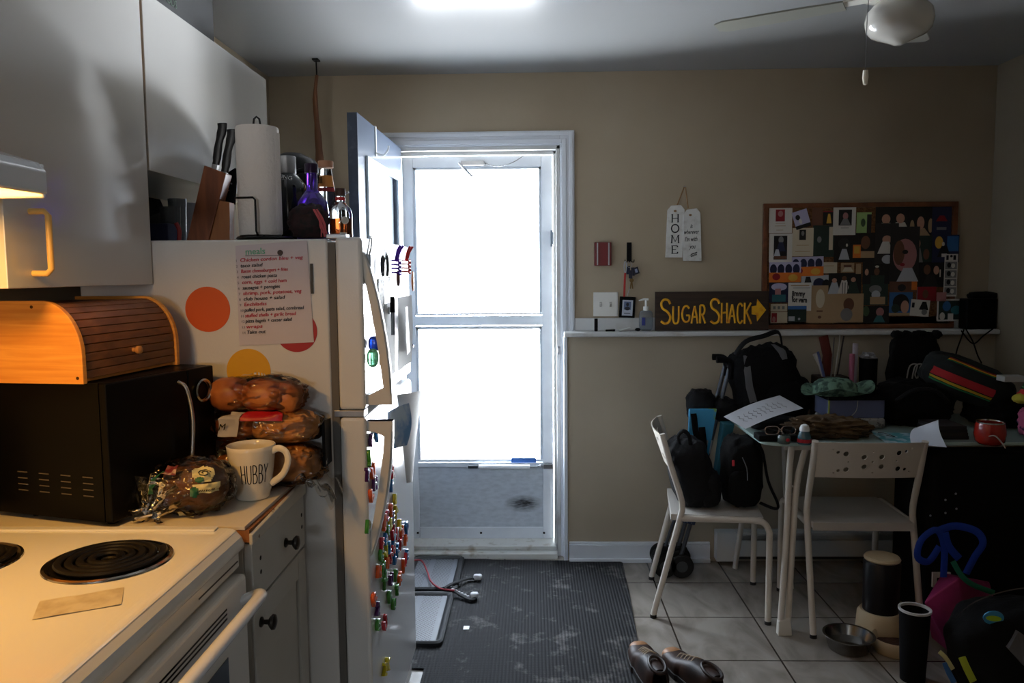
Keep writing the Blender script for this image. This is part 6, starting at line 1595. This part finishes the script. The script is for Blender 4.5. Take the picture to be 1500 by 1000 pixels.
for k in range(3):
    c0 = at(1335+8*k, 545, y=3.56)
    b.tube([c0+Vector((-.02, 0, -.03)), c0+Vector((-.012, -.01, .03)), c0+Vector((.02, -.01, .035)), c0+Vector((.012, -.01, -.01)), c0+Vector((.03, 0, -.035))], .003, n=6, smooth=5)
b.make('cord', mat('cable_pale', (150, 144, 132), rough=.6), t, smooth=True)
# striped bag
rot = Euler((R_(8), R_(22), R_(-10))).to_matrix()
cS = at(1415, 557, y=3.42)
Sf = blobf(cS, (.185, .085, .085), .6, .08, 5, 91, rot)
t = thing('striped_bag', 'black bag with red, yellow and green stripes lying on the table pile', 'bag', tuple(cS-Vector((0, 0, .09))))
B().blob(cS, (.185, .085, .085), .6, .08, 5, 91, rot, nu=48, nv=30).make('bag_body', mat('striped_bag_black', (20, 28, 28), rough=.8), t, smooth=60)
for (v0, w_, c_) in ((.42, .022, (40, 130, 80)), (.450, .026, (210, 176, 50)), (.484, .040, (190, 44, 52)), (.71, .018, (40, 120, 70)), (.735, .026, (206, 150, 30)), (.768, .018, (150, 34, 40))):
    u0, u1 = (.60, .80) if v0 < .6 else (.62, .88)
    B().patch(Sf, u0, u1, v0, v0+w_, 1.02, nu=16, nv=2).make('stripe', mat('stripe_%d_%d' % (c_[0], c_[1]), c_, rough=.8), t, smooth=True)
t = thing('black_rucksack', 'black rucksack wedged under the striped bag at the table right', 'bag', (2.0, 3.45, TS))
B().blob((2.02, 3.42, TS+.058), (.13, .12, .063), e=.7, amp=.14, seed=95, nu=36, nv=24, flatz=-.0575).make('bag_body', blackf, t, smooth=60)
# papers at the front of the table
q5 = [at(1335, 650, z=TS+.003), at(1387, 655, z=TS+.003), at(1375, 615, y=3.12), at(1338, 628, y=3.16)]
o = B().grid(lambda u, v: q5[0]*(1-u)*(1-v)+q5[1]*u*(1-v)+q5[2]*u*v+q5[3]*(1-u)*v+Vector((0, .02*math.sin(3*v), 0)), 10, 10, .0004).make('paper', mat('paper_blueish', (206, 212, 222), rough=.7), None, smooth=True)
tag(o, 'white sheet of paper curling upward behind the perforated chair, right side', 'paper')
q6 = [at(1300, 650, z=TS+.002), at(1345, 651, z=TS+.002), at(1335, 634, z=TS+.012), at(1276, 633, z=TS+.012)]
t = thing('printed_cards', 'teal and white printed card lying flat left of the curling sheet', 'card', tuple(q6[0]))
B().grid(lambda u, v: q6[0]*(1-u)*(1-v)+q6[1]*u*(1-v)+q6[2]*u*v+q6[3]*(1-u)*v, 6, 6, .001).make('card', mat('teal_print', (176, 196, 204), rough=.5, var=(26, (70, 150, 160), .45, .55)), t)
B().tube([q6[3].lerp(q6[1], .15)+Vector((0, 0, .006)), q6[3].lerp(q6[1], .35)+Vector((0, .01, .010)), q6[3].lerp(q6[1], .5)+Vector((0, -.01, .008)), q6[3].lerp(q6[1], .3)+Vector((0, -.01, .006))], .0012, n=5, smooth=5, closed=False).make('drawn_loop', mattblack, t)
c = at(1407, 650, z=T0)
for i in range(4):
    o = B().box((c.x-.07+.004*i, 3.12-.003*i, TS+.014*i), (c.x+.075-.005*i, 3.26, TS+.0135+.014*i)).make('notebook', mat('notebook_%d' % i, ((30, 28, 28), (46, 40, 36), (24, 24, 28), (40, 38, 40))[i], rough=.6), None, bevel=.001)
    tag(o, ('dark notebook at the bottom of the small stack beside the red mug', 'brownish notebook second from bottom in the small stack', 'black notebook third from bottom in the small stack', 'dark notebook on top of the small stack beside the red mug')[i], 'book', 'notebooks on the table')
c = at(1455, 655, z=T0); c = Vector((c.x+.02, c.y+.06, TS))
t = thing('red_mug', 'red orange mug with silver rim at front right of the table', 'mug', tuple(c))
B().lathe([(0, 0), (.040, 0), (.052, .012), (.056, .04), (.052, .075), (.048, .085), (.045, .085), (.048, .072), (.05, .04), (.045, .014), (0, .008)], c, n=40).make('cup', mat('red_glaze', (150, 34, 22), rough=.25, coat=.4), t, smooth=50)
B().lathe([(.049, .083), (.0495, .088), (.045, .088), (.0445, .083)], c, n=40).make('rim', mat('rim_silver', (190, 186, 180), rough=.2, metal=1), t, smooth=True)
B().tube([c+Vector((-.03, -.05, .04)), c+Vector((-.02, -.07, .045)), c+Vector((.0, -.082, .02)), c+Vector((.01, -.085, .003))], .006, n=8, smooth=5, flat=(1, .4)).make('strap', mat('strap_pale', (186, 170, 160), rough=.6), t, smooth=True)
floral = mat('floral_cloth', (60, 40, 78), rough=.85, var=(22, (190, 90, 130), .56, .60))
o = B().blob((2.02, 3.13, TS+.065), (.085, .055, .075), e=.8, amp=.2, seed=101, nu=34, nv=22, flatz=-.0645).make('floral_pouch', floral, None, smooth=60)
tag(o, 'purple floral pouch at the right edge of the table', 'pouch')
t = thing('toy_bundle', 'bright red, green and yellow cloth bundle on top of the floral pouch', 'cloth', (2.03, 3.2, TS+.14))
B().blob((2.00, 3.18, TS+.165), (.05, .035, .028), amp=.3, seed=103, nu=26, nv=16).make('red_part', mat('toy_red', (206, 40, 50), rough=.6), t, smooth=60)
B().blob((1.955, 3.17, TS+.155), (.03, .03, .02), amp=.2, seed=104, nu=22, nv=14).make('yellow_part', mat('toy_yellow', (190, 180, 60), rough=.6), t, smooth=60)
B().blob((2.04, 3.22, TS+.195), (.05, .03, .018), amp=.3, seed=105, nu=24, nv=14).make('green_part', mat('toy_green', (70, 130, 80), rough=.6), t, smooth=60)
tag(B().box((1.93, 3.24, TS+.212), (2.02, 3.30, TS+.235)).make('white_box', mat('small_white', (180, 180, 176), rough=.5), None, bevel=.002), 'small white carton on the black rucksack at table right', 'box')

# ------------------------------------------------------------------ backpacks on the first chair
S0 = .4385
t = thing('backpack', 'black backpack leaning against the chair back, left of the pair', 'backpack', (.68, 3.30, S0))
B().blob((.665, 3.30, S0+.135), (.088, .12, .150), e=.62, amp=.1, seed=111, rot=Euler((0, R_(-13), 0)).to_matrix(), nu=40, nv=28, flatz=-.134).make('bag_body', blackf2, t, smooth=60)
B().blob((.732, 3.28, S0+.075), (.050, .10, .078), e=.65, amp=.1, seed=112, nu=30, nv=20, flatz=-.0745).make('front_pocket', blackf2, t, smooth=60)
B().tube([(.61, 3.24, S0+.26), (.60, 3.23, S0+.30), (.62, 3.22, S0+.325), (.645, 3.22, S0+.30), (.65, 3.22, S0+.24)], .0085, n=8, smooth=5, flat=(1, .4)).make('top_handle', blackf2, t, smooth=True)
t = thing('backpack', 'black backpack with red zip pull, right of the pair on chair seat', 'backpack', (.86, 3.32, S0))
B().blob((.880, 3.30, S0+.135), (.078, .10, .150), e=.55, amp=.08, seed=114, nu=40, nv=28, flatz=-.134).make('bag_body', blackf, t, smooth=60)
B().blob((.862, 3.205, S0+.085), (.055, .03, .075), e=.6, amp=.08, seed=115, nu=30, nv=20, flatz=-.0845).make('front_pocket', blackf, t, smooth=60)
B().tube([(.92, 3.24, S0+.27), (.945, 3.22, S0+.24), (.965, 3.2, S0+.12), (1.0, 3.18, S0+.03), (.99, 3.18, S0+.008), (.93, 3.19, S0+.03)], .011, n=8, smooth=5, flat=(1, .35)).make('shoulder_strap', blackf2, t, smooth=True)
B().cbox((.815, 3.175, S0+.20), (.010, .006, .024)).make('zip_pull', mat('zip_red', (200, 50, 60), rough=.5), t, bevel=.002)
B().tube([(.85, 3.17, S0+.225), (.868, 3.168, S0+.18), (.872, 3.168, S0+.13)], .002, n=6, smooth=3).make('zip', steel, t)

# ------------------------------------------------------------------ folded stroller against the wall
t = thing('stroller', 'folded umbrella stroller leaning on wall behind the chair, teal print seat', 'stroller', (.75, 3.6, 0))
fr_ = mat('stroller_grey', (84, 88, 94), rough=.35, metal=.6)
for i, y in enumerate((3.585, 3.70)):
    hx_ = .012+.008*i
    B().tube([(.665+hx_, y, .07), (.74+hx_, y, .35), (.80+hx_, y, .62), (.865+hx_, y, .90), (.885+hx_, y, .98)], .0095, n=10, smooth=3).make('side_tube', fr_, t, smooth=True)
    B().tube([(.885+hx_, y, .93), (.890+hx_, y, .99), (.872+hx_, y, 1.015), (.825+hx_, y, 1.018)], .0155, n=10, smooth=4).make('handle', mattblack, t, smooth=True)
    B().tube([(.60+hx_, y, .06), (.66+hx_, y, .25), (.78+hx_, y, .52)], .008, n=10, smooth=3).make('rear_leg', fr_, t, smooth=True)
    for x_, z_ in ((.595, .058), (.672, .058)):
        xx = x_+hx_
        for s in (-1, 1):
            w_ = B().cyl((xx, y+s*.026-.009, z_), (xx, y+s*.026+.009, z_), .055, n=32).make('wheel', rubber, t, bevel=.006, smooth=40)
            B().cyl((xx, y+s*.026-.0115, z_), (xx, y+s*.026+.0115, z_), .026, n=20).make('hub', mat('hub_grey', (60, 62, 64), rough=.5), w_)
        B().cyl((xx, y-.03, z_), (xx, y+.03, z_), .006).make('axle', fr_, t)
teal = mat('teal_print', (90, 170, 200), rough=.7)
B().hexa([(.70, 3.54, .46), (.78, 3.54, .46), (.78, 3.56, .46), (.70, 3.56, .46), (.705, 3.53, .80), (.83, 3.53, .80), (.83, 3.55, .80), (.705, 3.55, .80)]).make('seat_fabric', mat('stroller_print', (70, 160, 206), rough=.7, var=(9, (150, 190, 60), .40, .44)), t, bevel=.004)
B().hexa([(.82, 3.50, .50), (.86, 3.50, .50), (.86, 3.56, .50), (.82, 3.56, .50), (.85, 3.49, .74), (.90, 3.49, .74), (.90, 3.56, .74), (.85, 3.56, .74)]).make('side_fabric', mat('teal_dark', (36, 96, 112), rough=.7), t, bevel=.004)
B().hexa([(.655, 3.50, .29), (.73, 3.50, .27), (.73, 3.53, .27), (.655, 3.53, .29), (.70, 3.50, .47), (.78, 3.50, .47), (.78, 3.53, .47), (.70, 3.53, .47)]).make('plaid_basket', mat('plaid_navy', (40, 54, 84), rough=.7, var=(50, (150, 160, 180), .40, .44)), t, bevel=.004)
B().blob((.775, 3.62, .80), (.064, .07, .077), e=.7, amp=.14, seed=121, nu=34, nv=22).make('folded_canopy', blackf2, t, smooth=60)
B().blob((.88, 3.61, .785), (.056, .07, .055), e=.7, amp=.16, seed=122, nu=30, nv=20).make('folded_canopy', blackf2, t, smooth=60)
B().tube([(.725, 3.53, .78), (.735, 3.51, .68), (.765, 3.50, .62), (.76, 3.52, .72)], .016, n=8, smooth=4, flat=(1, .35)).make('harness_strap', mattblack, t, smooth=True)
b = B()
for k in range(4): b.tube([(.745+.02*k, 3.515, .66), (.735+.02*k, 3.513, .60)], .004, n=6)
b.make('buckles', steel, t)
# ------------------------------------------------------------------ mat, trays, leash
def matmat():
    m = bpy.data.materials.new('ribbed_mat'); m.use_nodes = True; nt = m.node_tree; n = nt.nodes; L = nt.links
    b = n['Principled BSDF']; b.inputs['Roughness'].default_value = .85
    tc = n.new('ShaderNodeTexCoord')
    w = n.new('ShaderNodeTexWave'); w.wave_type = 'BANDS'; w.bands_direction = 'X'; w.inputs['Scale'].default_value = 24; w.inputs['Distortion'].default_value = .3
    L.new(tc.outputs['Object'], w.inputs['Vector'])
    w2 = n.new('ShaderNodeTexWave'); w2.wave_type = 'BANDS'; w2.bands_direction = 'Y'; w2.inputs['Scale'].default_value = 46; w2.inputs['Distortion'].default_value = 1
    L.new(tc.outputs['Object'], w2.inputs['Vector'])
    mu = n.new('ShaderNodeMath'); mu.operation = 'MULTIPLY'; L.new(w.outputs['Fac'], mu.inputs[0]); 
    ad = n.new('ShaderNodeMath'); ad.operation = 'MULTIPLY_ADD'; ad.inputs[1].default_value = .5; ad.inputs[2].default_value = .5; L.new(w2.outputs['Fac'], ad.inputs[0]); L.new(ad.outputs[0], mu.inputs[1])
    nz = n.new('ShaderNodeTexNoise'); nz.inputs['Scale'].default_value = 7; nz.inputs['Detail'].default_value = 9; nz.inputs['Roughness'].default_value = .7; L.new(tc.outputs['Object'], nz.inputs['Vector'])
    r = n.new('ShaderNodeValToRGB'); r.color_ramp.elements[0].position = .54; r.color_ramp.elements[1].position = .72
    r.color_ramp.elements[0].color = lin((18, 19, 23)); r.color_ramp.elements[1].color = lin((120, 116, 114)); L.new(nz.outputs['Fac'], r.inputs['Fac'])
    mx = n.new('ShaderNodeMixRGB'); mx.blend_type = 'MULTIPLY'; mx.inputs[0].default_value = .42
    cr = n.new('ShaderNodeValToRGB'); cr.color_ramp.elements[0].color = (.25, .25, .25, 1); cr.color_ramp.elements[1].color = (1.5, 1.5, 1.5, 1); L.new(mu.outputs[0], cr.inputs['Fac'])
    L.new(r.outputs[0], mx.inputs[1]); L.new(cr.outputs[0], mx.inputs[2]); L.new(mx.outputs[0], b.inputs['Base Color'])
    bp = n.new('ShaderNodeBump'); bp.inputs['Strength'].default_value = .9; bp.inputs['Distance'].default_value = .004; L.new(mu.outputs[0], bp.inputs['Height']); L.new(bp.outputs[0], b.inputs['Normal'])
    return m
pm = [(-.40, 2.2), (.375, 2.2), (.385, 2.70), (.42, 3.40), (.432, 3.74), (.41, 3.765), (-.20, 3.775), (-.24, 3.79), (-.61, 3.79), (-.61, 2.72), (-.40, 2.70)]
o = B().prism(pm, Matrix.Translation((0, 0, .0005)), .007).make('floor_mat', matmat(), None, bevel=.002)
tag(o, 'dusty charcoal ribbed mat on the tiles in front of the door', 'mat')
MZ = .008
tray_m = mat('tray_rubber', (26, 27, 30), rough=.5)
def traymesh():
    m = mat('tray_lattice', (70, 74, 82), rough=.5)
    nt = m.node_tree; n = nt.nodes; L = nt.links; b = n['Principled BSDF']
    tc = n.new('ShaderNodeTexCoord'); mp = n.new('ShaderNodeMapping'); mp.inputs['Rotation'].default_value = (0, 0, .78); L.new(tc.outputs['Object'], mp.inputs[0])
    ck = n.new('ShaderNodeTexBrick'); ck.offset = 0; ck.inputs['Scale'].default_value = 1; ck.inputs['Brick Width'].default_value = .011; ck.inputs['Row Height'].default_value = .011; ck.inputs['Mortar Size'].default_value = .0017
    ck.inputs['Color1'].default_value = lin((36, 38, 42)); ck.inputs['Color2'].default_value = lin((36, 38, 42)); ck.inputs['Mortar'].default_value = lin((112, 116, 124))
    L.new(mp.outputs[0], ck.inputs['Vector']); L.new(ck.outputs['Color'], b.inputs['Base Color'])
    return m
lat = traymesh()
def tray(label, x0, x1, y0, y1, z):
    t = thing('boot_tray', label, 'tray', ((x0+x1)/2, (y0+y1)/2, z))
    P0, P1 = rr_poly(x0, x1, y0, y1, .03), rr_poly(x0+.028, x1-.028, y0+.028, y1-.028, .015)
    b = B(); n = len(P0)
    lay_ = [(P0, z+.0005), (P0, z+.014), (rr_poly(x0+.008, x1-.008, y0+.008, y1-.008, .026), z+.02), (rr_poly(x0+.018, x1-.018, y0+.018, y1-.018, .02), z+.018), (P1, z+.006)]
    rings = [b.verts([(x, y, zz_) for x, y in P_]) for P_, zz_ in lay_]
    for a_, c_ in zip(rings, rings[1:]):
        for i in range(n): b.face([a_[i], a_[(i+1) % n], c_[(i+1) % n], c_[i]])
    b.face(rings[0][::-1]); b.face(rings[-1])
    b.make('rim', tray_m, t, smooth=40)
    B().prism(rr_poly(x0+.03, x1-.05, y0+.03, y1-.03, .012), Matrix.Translation((0, 0, z+.0065)), .002).make('lattice_floor', lat, t)
    for xa, xb in ((x0+.09, x0+.115), (x1-.05, x1-.030)):
        B().box((xa, y0+.03, z+.0066), (xb, y1-.03, z+.0095)).make('smooth_strip', mat('tray_strip', (92, 96, 104), rough=.45), t)
    return t
tray('black boot tray with grey lattice floor, farther one beside the open door', -.60, -.345, 3.375, 3.785, MZ)
tray('black boot tray with grey lattice floor, nearer one beside the refrigerator', -.60, -.352, 2.86, 3.345, MZ)
lz = MZ+.024
t = thing('dog_leash', 'red dog leash with black and white clips across boot tray and mat', 'leash', (-.40, 3.35, MZ))
b = B(); b.tube([(-.60, 3.60, lz+.03), (-.54, 3.62, lz+.03), (-.50, 3.55, lz), (-.47, 3.44, lz), (-.42, 3.36, lz), (-.38, 3.34, lz+.002), (-.35, 3.335, lz), (-.33, 3.33, lz-.006)], .004, n=8, smooth=5)
b.make('red_cord', mat('leash_red', (140, 40, 50), rough=.7), t, smooth=True)
b = B(); b.tube([(-.40, 3.36, lz), (-.37, 3.40, lz+.004), (-.34, 3.45, MZ+.02), (-.30, 3.50, MZ+.014), (-.275, 3.50, MZ+.012)], .010, n=8, smooth=5, flat=(1, .5)).make('black_strap', blackf2, t, smooth=True)
b = B().tube([(-.35, 3.33, lz), (-.31, 3.30, MZ+.012), (-.27, 3.27, MZ+.011), (-.255, 3.30, MZ+.011)], .010, n=8, smooth=5, flat=(1, .5)).make('black_strap', blackf2, t, smooth=True)
wp_ = mat('buckle_white', (206, 206, 210), rough=.4)
B().blob((-.262, 3.508, MZ+.018), (.02, .016, .012), e=.6, amp=.1, nu=20, nv=12).make('white_buckle', wp_, t, smooth=50)
B().blob((-.262, 3.30, MZ+.018), (.018, .016, .013), e=.6, amp=.1, nu=20, nv=12).make('white_buckle', wp_, t, smooth=50)
b = B()
for k in range(6): b.blob((-.36+.014*k, 3.345-.008*k, lz+.002-.003*k), (.008, .0055, .005), nu=12, nv=8)
b.make('white_chain', wp_, t, smooth=True)
tag(B().box((-.285, 3.005, MZ+.0002), (-.262, 3.035, MZ+.003)).make('paper_scrap', wp_, None), 'tiny white scrap on the mat in front of the nearer tray', 'scrap')

# ------------------------------------------------------------------ shoes
lea = mat('brown_leather', (56, 34, 22), rough=.5, var=(14, (30, 18, 13), .35, .6))
tan = mat('tan_toe', (168, 120, 80), rough=.45)
sole_m = mat('sole_dark', (30, 24, 22), rough=.7)
def shoe(label, heel, ang, L_, lean=0):
    t = thing('shoe', label, 'shoe', (heel[0], heel[1], heel[2]), ang)
    K = dict(parent=t, local=True)
    def section(u):
        w = .036+.012*math.sin(math.pi*min(u*1.05, 1))*1.0+(.006 if u > .55 else 0)
        if u > .9: w *= math.sqrt(max(1-((u-.9)/.1)**2*.75, .05))
        if u < .06: w *= .75+u*4
        h = .075 if u < .38 else .075-.034*min((u-.38)/.35, 1)
        if u > .85: h *= 1-.45*((u-.85)/.15)**1.5
        return w, h
    def up(u, v):
        w, h = section(u); a = math.pi*v
        return Vector((u*L_, -w*math.copysign(abs(math.cos(a))**.7, math.cos(a)), .018+h*math.sin(a)**.6))
    b = B(); b.grid(up, 26, 14, .003); b.make('upper', lea, smooth=60, **K)
    b = B(); n = 30; pts = []
    for k in range(n+1): u = k/n; w, _ = section(u); pts.append((u*L_*1.02-.003, -w-.004))
    for k in range(n, -1, -1): u = k/n; w, _ = section(u); pts.append((u*L_*1.02-.003, w+.004))
    b.prism(pts, Matrix.Translation((0, 0, .001)), .021); b.make('sole', sole_m, bevel=.002, **K)
    B().blob((L_*.90, 0, .034), (.036, .038, .026), e=.85, nu=24, nv=14).make('toe_cap', tan, smooth=True, **K)
    B().tube([(.03+.045*math.cos(q), .026*math.sin(q), .094+.008*math.cos(q)) for q in [k*math.pi/9 for k in range(18)]], .006, n=8, closed=True).make('collar', lea, smooth=True, **K)
    b = B()
    for k in range(5):
        x = L_*(.40+.075*k); z = .018+section(.40+.075*k)[1]+.002
        b.tube([(x, -.022, z-.006), (x+.008, 0, z+.003), (x, .022, z-.006)], .0024, n=6, smooth=3)
    b.make('laces', mat('lace_pale', (186, 170, 150), rough=.8), **K)
    return t
shoe('brown leather shoe with tan toe at the right edge of mat, left of the pair', (.415, 2.52, .009), R_(97), .29)
shoe('darker brown leather shoe, right of the pair on the tiles', (.60, 2.50, 0), R_(112), .30)

# ------------------------------------------------------------------ pet bowl, feeder, bin
c = Vector((1.178, 2.872, 0))
t = thing('pet_bowl', 'stainless steel pet bowl on the tiles beside the perforated chair', 'bowl', tuple(c))
B().lathe([(0, .003), (.066, .001), (.070, .004), (.086, .055), (.093, .058), (.093, .061), (.084, .060), (.066, .010), (0, .008)], c, n=48).make('bowl', mat('bowl_steel', (150, 148, 144), rough=.22, metal=1), t, smooth=50)
B().cyl(c+Vector((0, 0, .025)), c+Vector((0, 0, .0255)), .071, n=40).make('water', mat('water', (60, 60, 58), rough=.03, coat=1), t)
fcr = mat('feeder_cream', (196, 176, 142), rough=.5)
t = thing('pet_feeder', 'cream pet feeder with dark see-through hopper under the chair', 'pet feeder', (1.345, 2.95, 0))
c = Vector((1.35, 3.0, 0))
b = B(); b.lathe([(0, 0), (.085, 0), (.09, .01), (.085, .085), (.075, .10), (.066, .10), (.066, .02), (0, .02)], c, n=40).make('base', fcr, t, smooth=50)
B().lathe([(0, .04), (.060, .04), (.066, .10), (.068, .29), (.060, .30), (0, .30)], c, n=40).make('hopper', mat('hopper_smoke', (20, 18, 20), rough=.35, spec=.3), t, smooth=50)
B().lathe([(0, .300), (.064, .300), (.067, .306), (.062, .314), (.03, .318), (0, .318)], c, n=40).make('lid', fcr, t, smooth=50)
c2 = Vector((1.345, 2.865, 0))
B().lathe([(0, .0), (.070, 0), (.078, .012), (.082, .05), (.078, .055), (.072, .05), (.066, .02), (0, .016)], c2, n=40).make('food_dish', fcr, t, smooth=50)
B().lathe([(0, .03), (.05, .028), (.067, .024), (.067, .018), (0, .018)], c2, n=30).make('kibble', mat('kibble', (60, 34, 24), rough=.8, bump=(60, 1)), t)
c = Vector((1.312, 2.655, 0))
t = thing('waste_bin', 'small black bin with white rim in front of the pet feeder', 'bin', tuple(c))
B().lathe([(0, 0), (.040, 0), (.050, .248), (.047, .248), (.037, .005), (0, .005)], c, n=36).make('bin_body', mattblack, t, smooth=50)
B().lathe([(.046, .247), (.053, .249), (.053, .256), (.046, .256), (.046, .247)], c, n=36).make('rim', mat('rim_white', (190, 188, 188), rough=.4), t, smooth=40)

# ------------------------------------------------------------------ bags piled at the right
t = thing('suitcase', 'large black upright suitcase with silver rivets under the table', 'suitcase', (1.84, 3.2, 0))
B().box((1.535, 3.02, .02), (2.14, 3.34, .715)).make('shell', mattblack, t, bevel=.03, seg=4)
for (px, py) in ((1385, 732), (1400, 723), (1385, 751), (1401, 745), (1363, 755)):
    c = at(px, py, y=3.019); B().lathe([(0, .004), (.003, .003), (.0045, 0)], c, n=12, M=Matrix.Rotation(R_(90), 3, 'X')).make('rivet', steel, t, smooth=True)
for x in (1.60, 2.08): B().cyl((x, 3.05, .02), (x, 3.09, .02), .02).make('wheel', rubber, t)
B().cyl((2.08, 3.27, .02), (2.08, 3.31, .02), .02).make('wheel', rubber, t)
B().cyl((1.60, 3.27, .02), (1.60, 3.31, .02), .02).make('wheel', rubber, t)
a_, b_ = at(1366, 838, y=3.01), at(1392, 860, y=3.01)
br = B().box((a_.x, 3.008, b_.z), (a_.x+.018, 3.018, a_.z)).box((a_.x+.018, 3.008, a_.z-.022), (b_.x, 3.018, a_.z))
tag(br.make('white_bracket', mat('bracket_white', (196, 190, 184), rough=.5), None, bevel=.002), 'white metal corner bracket standing against the black suitcase', 'bracket')
# magenta tote
mag = mat('magenta_cloth', (150, 34, 90), rough=.75, var=(6, (112, 22, 66), .35, .6))
t = thing('tote_bag', 'magenta tote bag with green edge and bright blue handles at right', 'bag', (1.58, 2.86, 0))
b = B(); 
P8 = [(1.50, 2.78, .05), (1.64, 2.78, .05), (1.64, 2.94, .05), (1.50, 2.94, .05)]
top_ = [at(1352, 882, y=2.82), at(1460, 872, y=2.82), at(1405, 838, y=2.95), at(1372, 850, y=2.95)]
lowp = [Vector((1.52, 2.79, .02)), Vector((1.67, 2.79, .02)), Vector((1.66, 2.93, .02)), Vector((1.51, 2.93, .02))]
v_l = b.verts(lowp); apex = at(1415, 916, y=2.775)
v_t = b.verts([at(1353, 882, y=2.83), at(1456, 874, y=2.83), at(1450, 852, y=2.95), at(1380, 838, y=2.95)])
vm = b.bm.verts.new(at(1415, 905, y=2.765)); vt = b.bm.verts.new(at(1404, 846, y=2.80))
b.face([v_l[0], v_l[1], vm]); b.face([v_l[0], vm, v_t[0]]); b.face([v_l[1], v_t[1], vm]); b.face([vm, vt, v_t[0]]); b.face([vm, v_t[1], vt])
b.face([v_t[0], vt, v_t[3]]); b.face([vt, v_t[1], v_t[2]]); b.face([vt, v_t[2], v_t[3]])
b.face([v_l[1], v_l[2], v_t[2], v_t[1]]); b.face([v_l[2], v_l[3], v_t[3], v_t[2]]); b.face([v_l[3], v_l[0], v_t[0], v_t[3]]); b.face(v_l[::-1])
b.make('bag_body', mag, t, bevel=.006)
blue = mat('bright_blue_webbing', (22, 62, 170), rough=.55)
hpt = lambda px, py, y: at(px, py, y=y)
B().tube([hpt(1382, 845, 2.86), hpt(1383, 800, 2.86), hpt(1372, 776, 2.85), hpt(1350, 790, 2.83), hpt(1344, 815, 2.83), hpt(1360, 822, 2.84), hpt(1376, 800, 2.85)], .017, n=8, smooth=5, flat=(.75, .18), nrm=(0, 1, 0)).make('blue_handle', blue, t, smooth=True)
B().tube([hpt(1376, 776, 2.88), hpt(1400, 770, 2.89), hpt(1430, 778, 2.9), hpt(1440, 795, 2.9), hpt(1428, 815, 2.9), hpt(1415, 840, 2.9)], .014, n=8, smooth=5, flat=(1, .2), nrm=(0, 1, 0)).make('blue_handle', blue, t, smooth=True)
B().tube([hpt(1384, 780, 2.855), hpt(1390, 800, 2.86), hpt(1405, 818, 2.87)], .014, n=8, smooth=5, flat=(1, .2), nrm=(0, 1, 0)).make('blue_handle', blue, t, smooth=True)
B().tube([hpt(1396, 822, 2.80), hpt(1408, 842, 2.79), hpt(1425, 856, 2.79), hpt(1456, 868, 2.80)], .010, n=8, smooth=5, flat=(1, .3), nrm=(0, 1, 0)).make('green_edge', mat('edge_green', (24, 110, 84), rough=.7), t, smooth=True)
# black gym bag in the corner
t = thing('gym_bag', 'black gym bag in bottom right corner with round blue and green badge', 'bag', (1.65, 2.62, 0))
cG = Vector((1.64, 2.585, .145)); rG = (.24, .13, .17)
Gf = blobf(cG, rG, .75, .1, 4, 131, None, None, -.1445)
B().blob(cG, rG, .75, .1, 4, 131, nu=56, nv=36, flatz=-.1445).make('bag_body', blackf, t, smooth=60)
def onbag(px, py, off=.003):
    d = at(px, py, y=2.4)-EYE; d.normalize()
    best = None
    for i in range(0, 400):
        p = EYE+d*(2.2+i*.0025)
        q = p-cG
        if (abs(q.x)/rG[0])**2.6+(abs(q.y)/rG[1])**2.6+(abs(q.z)/rG[2])**2.6 < 1.0: return p-d*(off+.02)
    return at(px, py, y=2.47)
p0 = onbag(1455, 904, .018); n_ = (EYE-p0).normalized(); xx, yy_, zz_ = basis(n_)
M = frame(p0, Vector((1, 0, -.12)), (0, -.35, .94))
def disc(M, rx, ry, z0, z1, n=28):
    return B().prism([(rx*math.cos(2*math.pi*k/n), ry*math.sin(2*math.pi*k/n)) for k in range(n)], M @ Matrix.Translation((0, 0, z0)), z1-z0)
disc(M, .033, .028, -.0, .003).make('badge', mat('badge_blue', (60, 150, 196), rough=.5), t)
disc(M @ Matrix.Translation((0, -.001, 0)), .025, .011, .0032, .0045).make('badge_green', mat('badge_green', (176, 214, 40), rough=.5), t)
def ribbon(name, pts, m, w):
    B().tube([onbag(*p) for p in pts], w, n=8, smooth=3, flat=(1, .12), nrm=(0, -1, .1)).make(name, m, t, smooth=True)
ribbon('yellow_stripe', [(1409, 962), (1416, 978), (1426, 998)], mat('stripe_lime', (176, 190, 50), rough=.6), .012)
ribbon('blue_stripe', [(1384, 970), (1390, 985), (1398, 1000)], mat('stripe_blue', (50, 100, 160), rough=.6), .009)
ribbon('cream_stripe', [(1376, 954), (1386, 964), (1396, 980)], mat('stripe_cream', (196, 190, 130), rough=.6), .007)
ribbon('piping', [(1400, 905), (1420, 886), (1450, 872), (1480, 864), (1500, 861)], mat('piping_grey', (90, 84, 80), rough=.7), .002)
b = B(); g = [onbag(*p, off=.0) for p in ((1478, 950), (1500, 975), (1500, 930), (1492, 925))]
b.hexa(g+[p+Vector((0, .02, 0)) for p in g]); b.make('grey_mesh_panel', greyf, t)
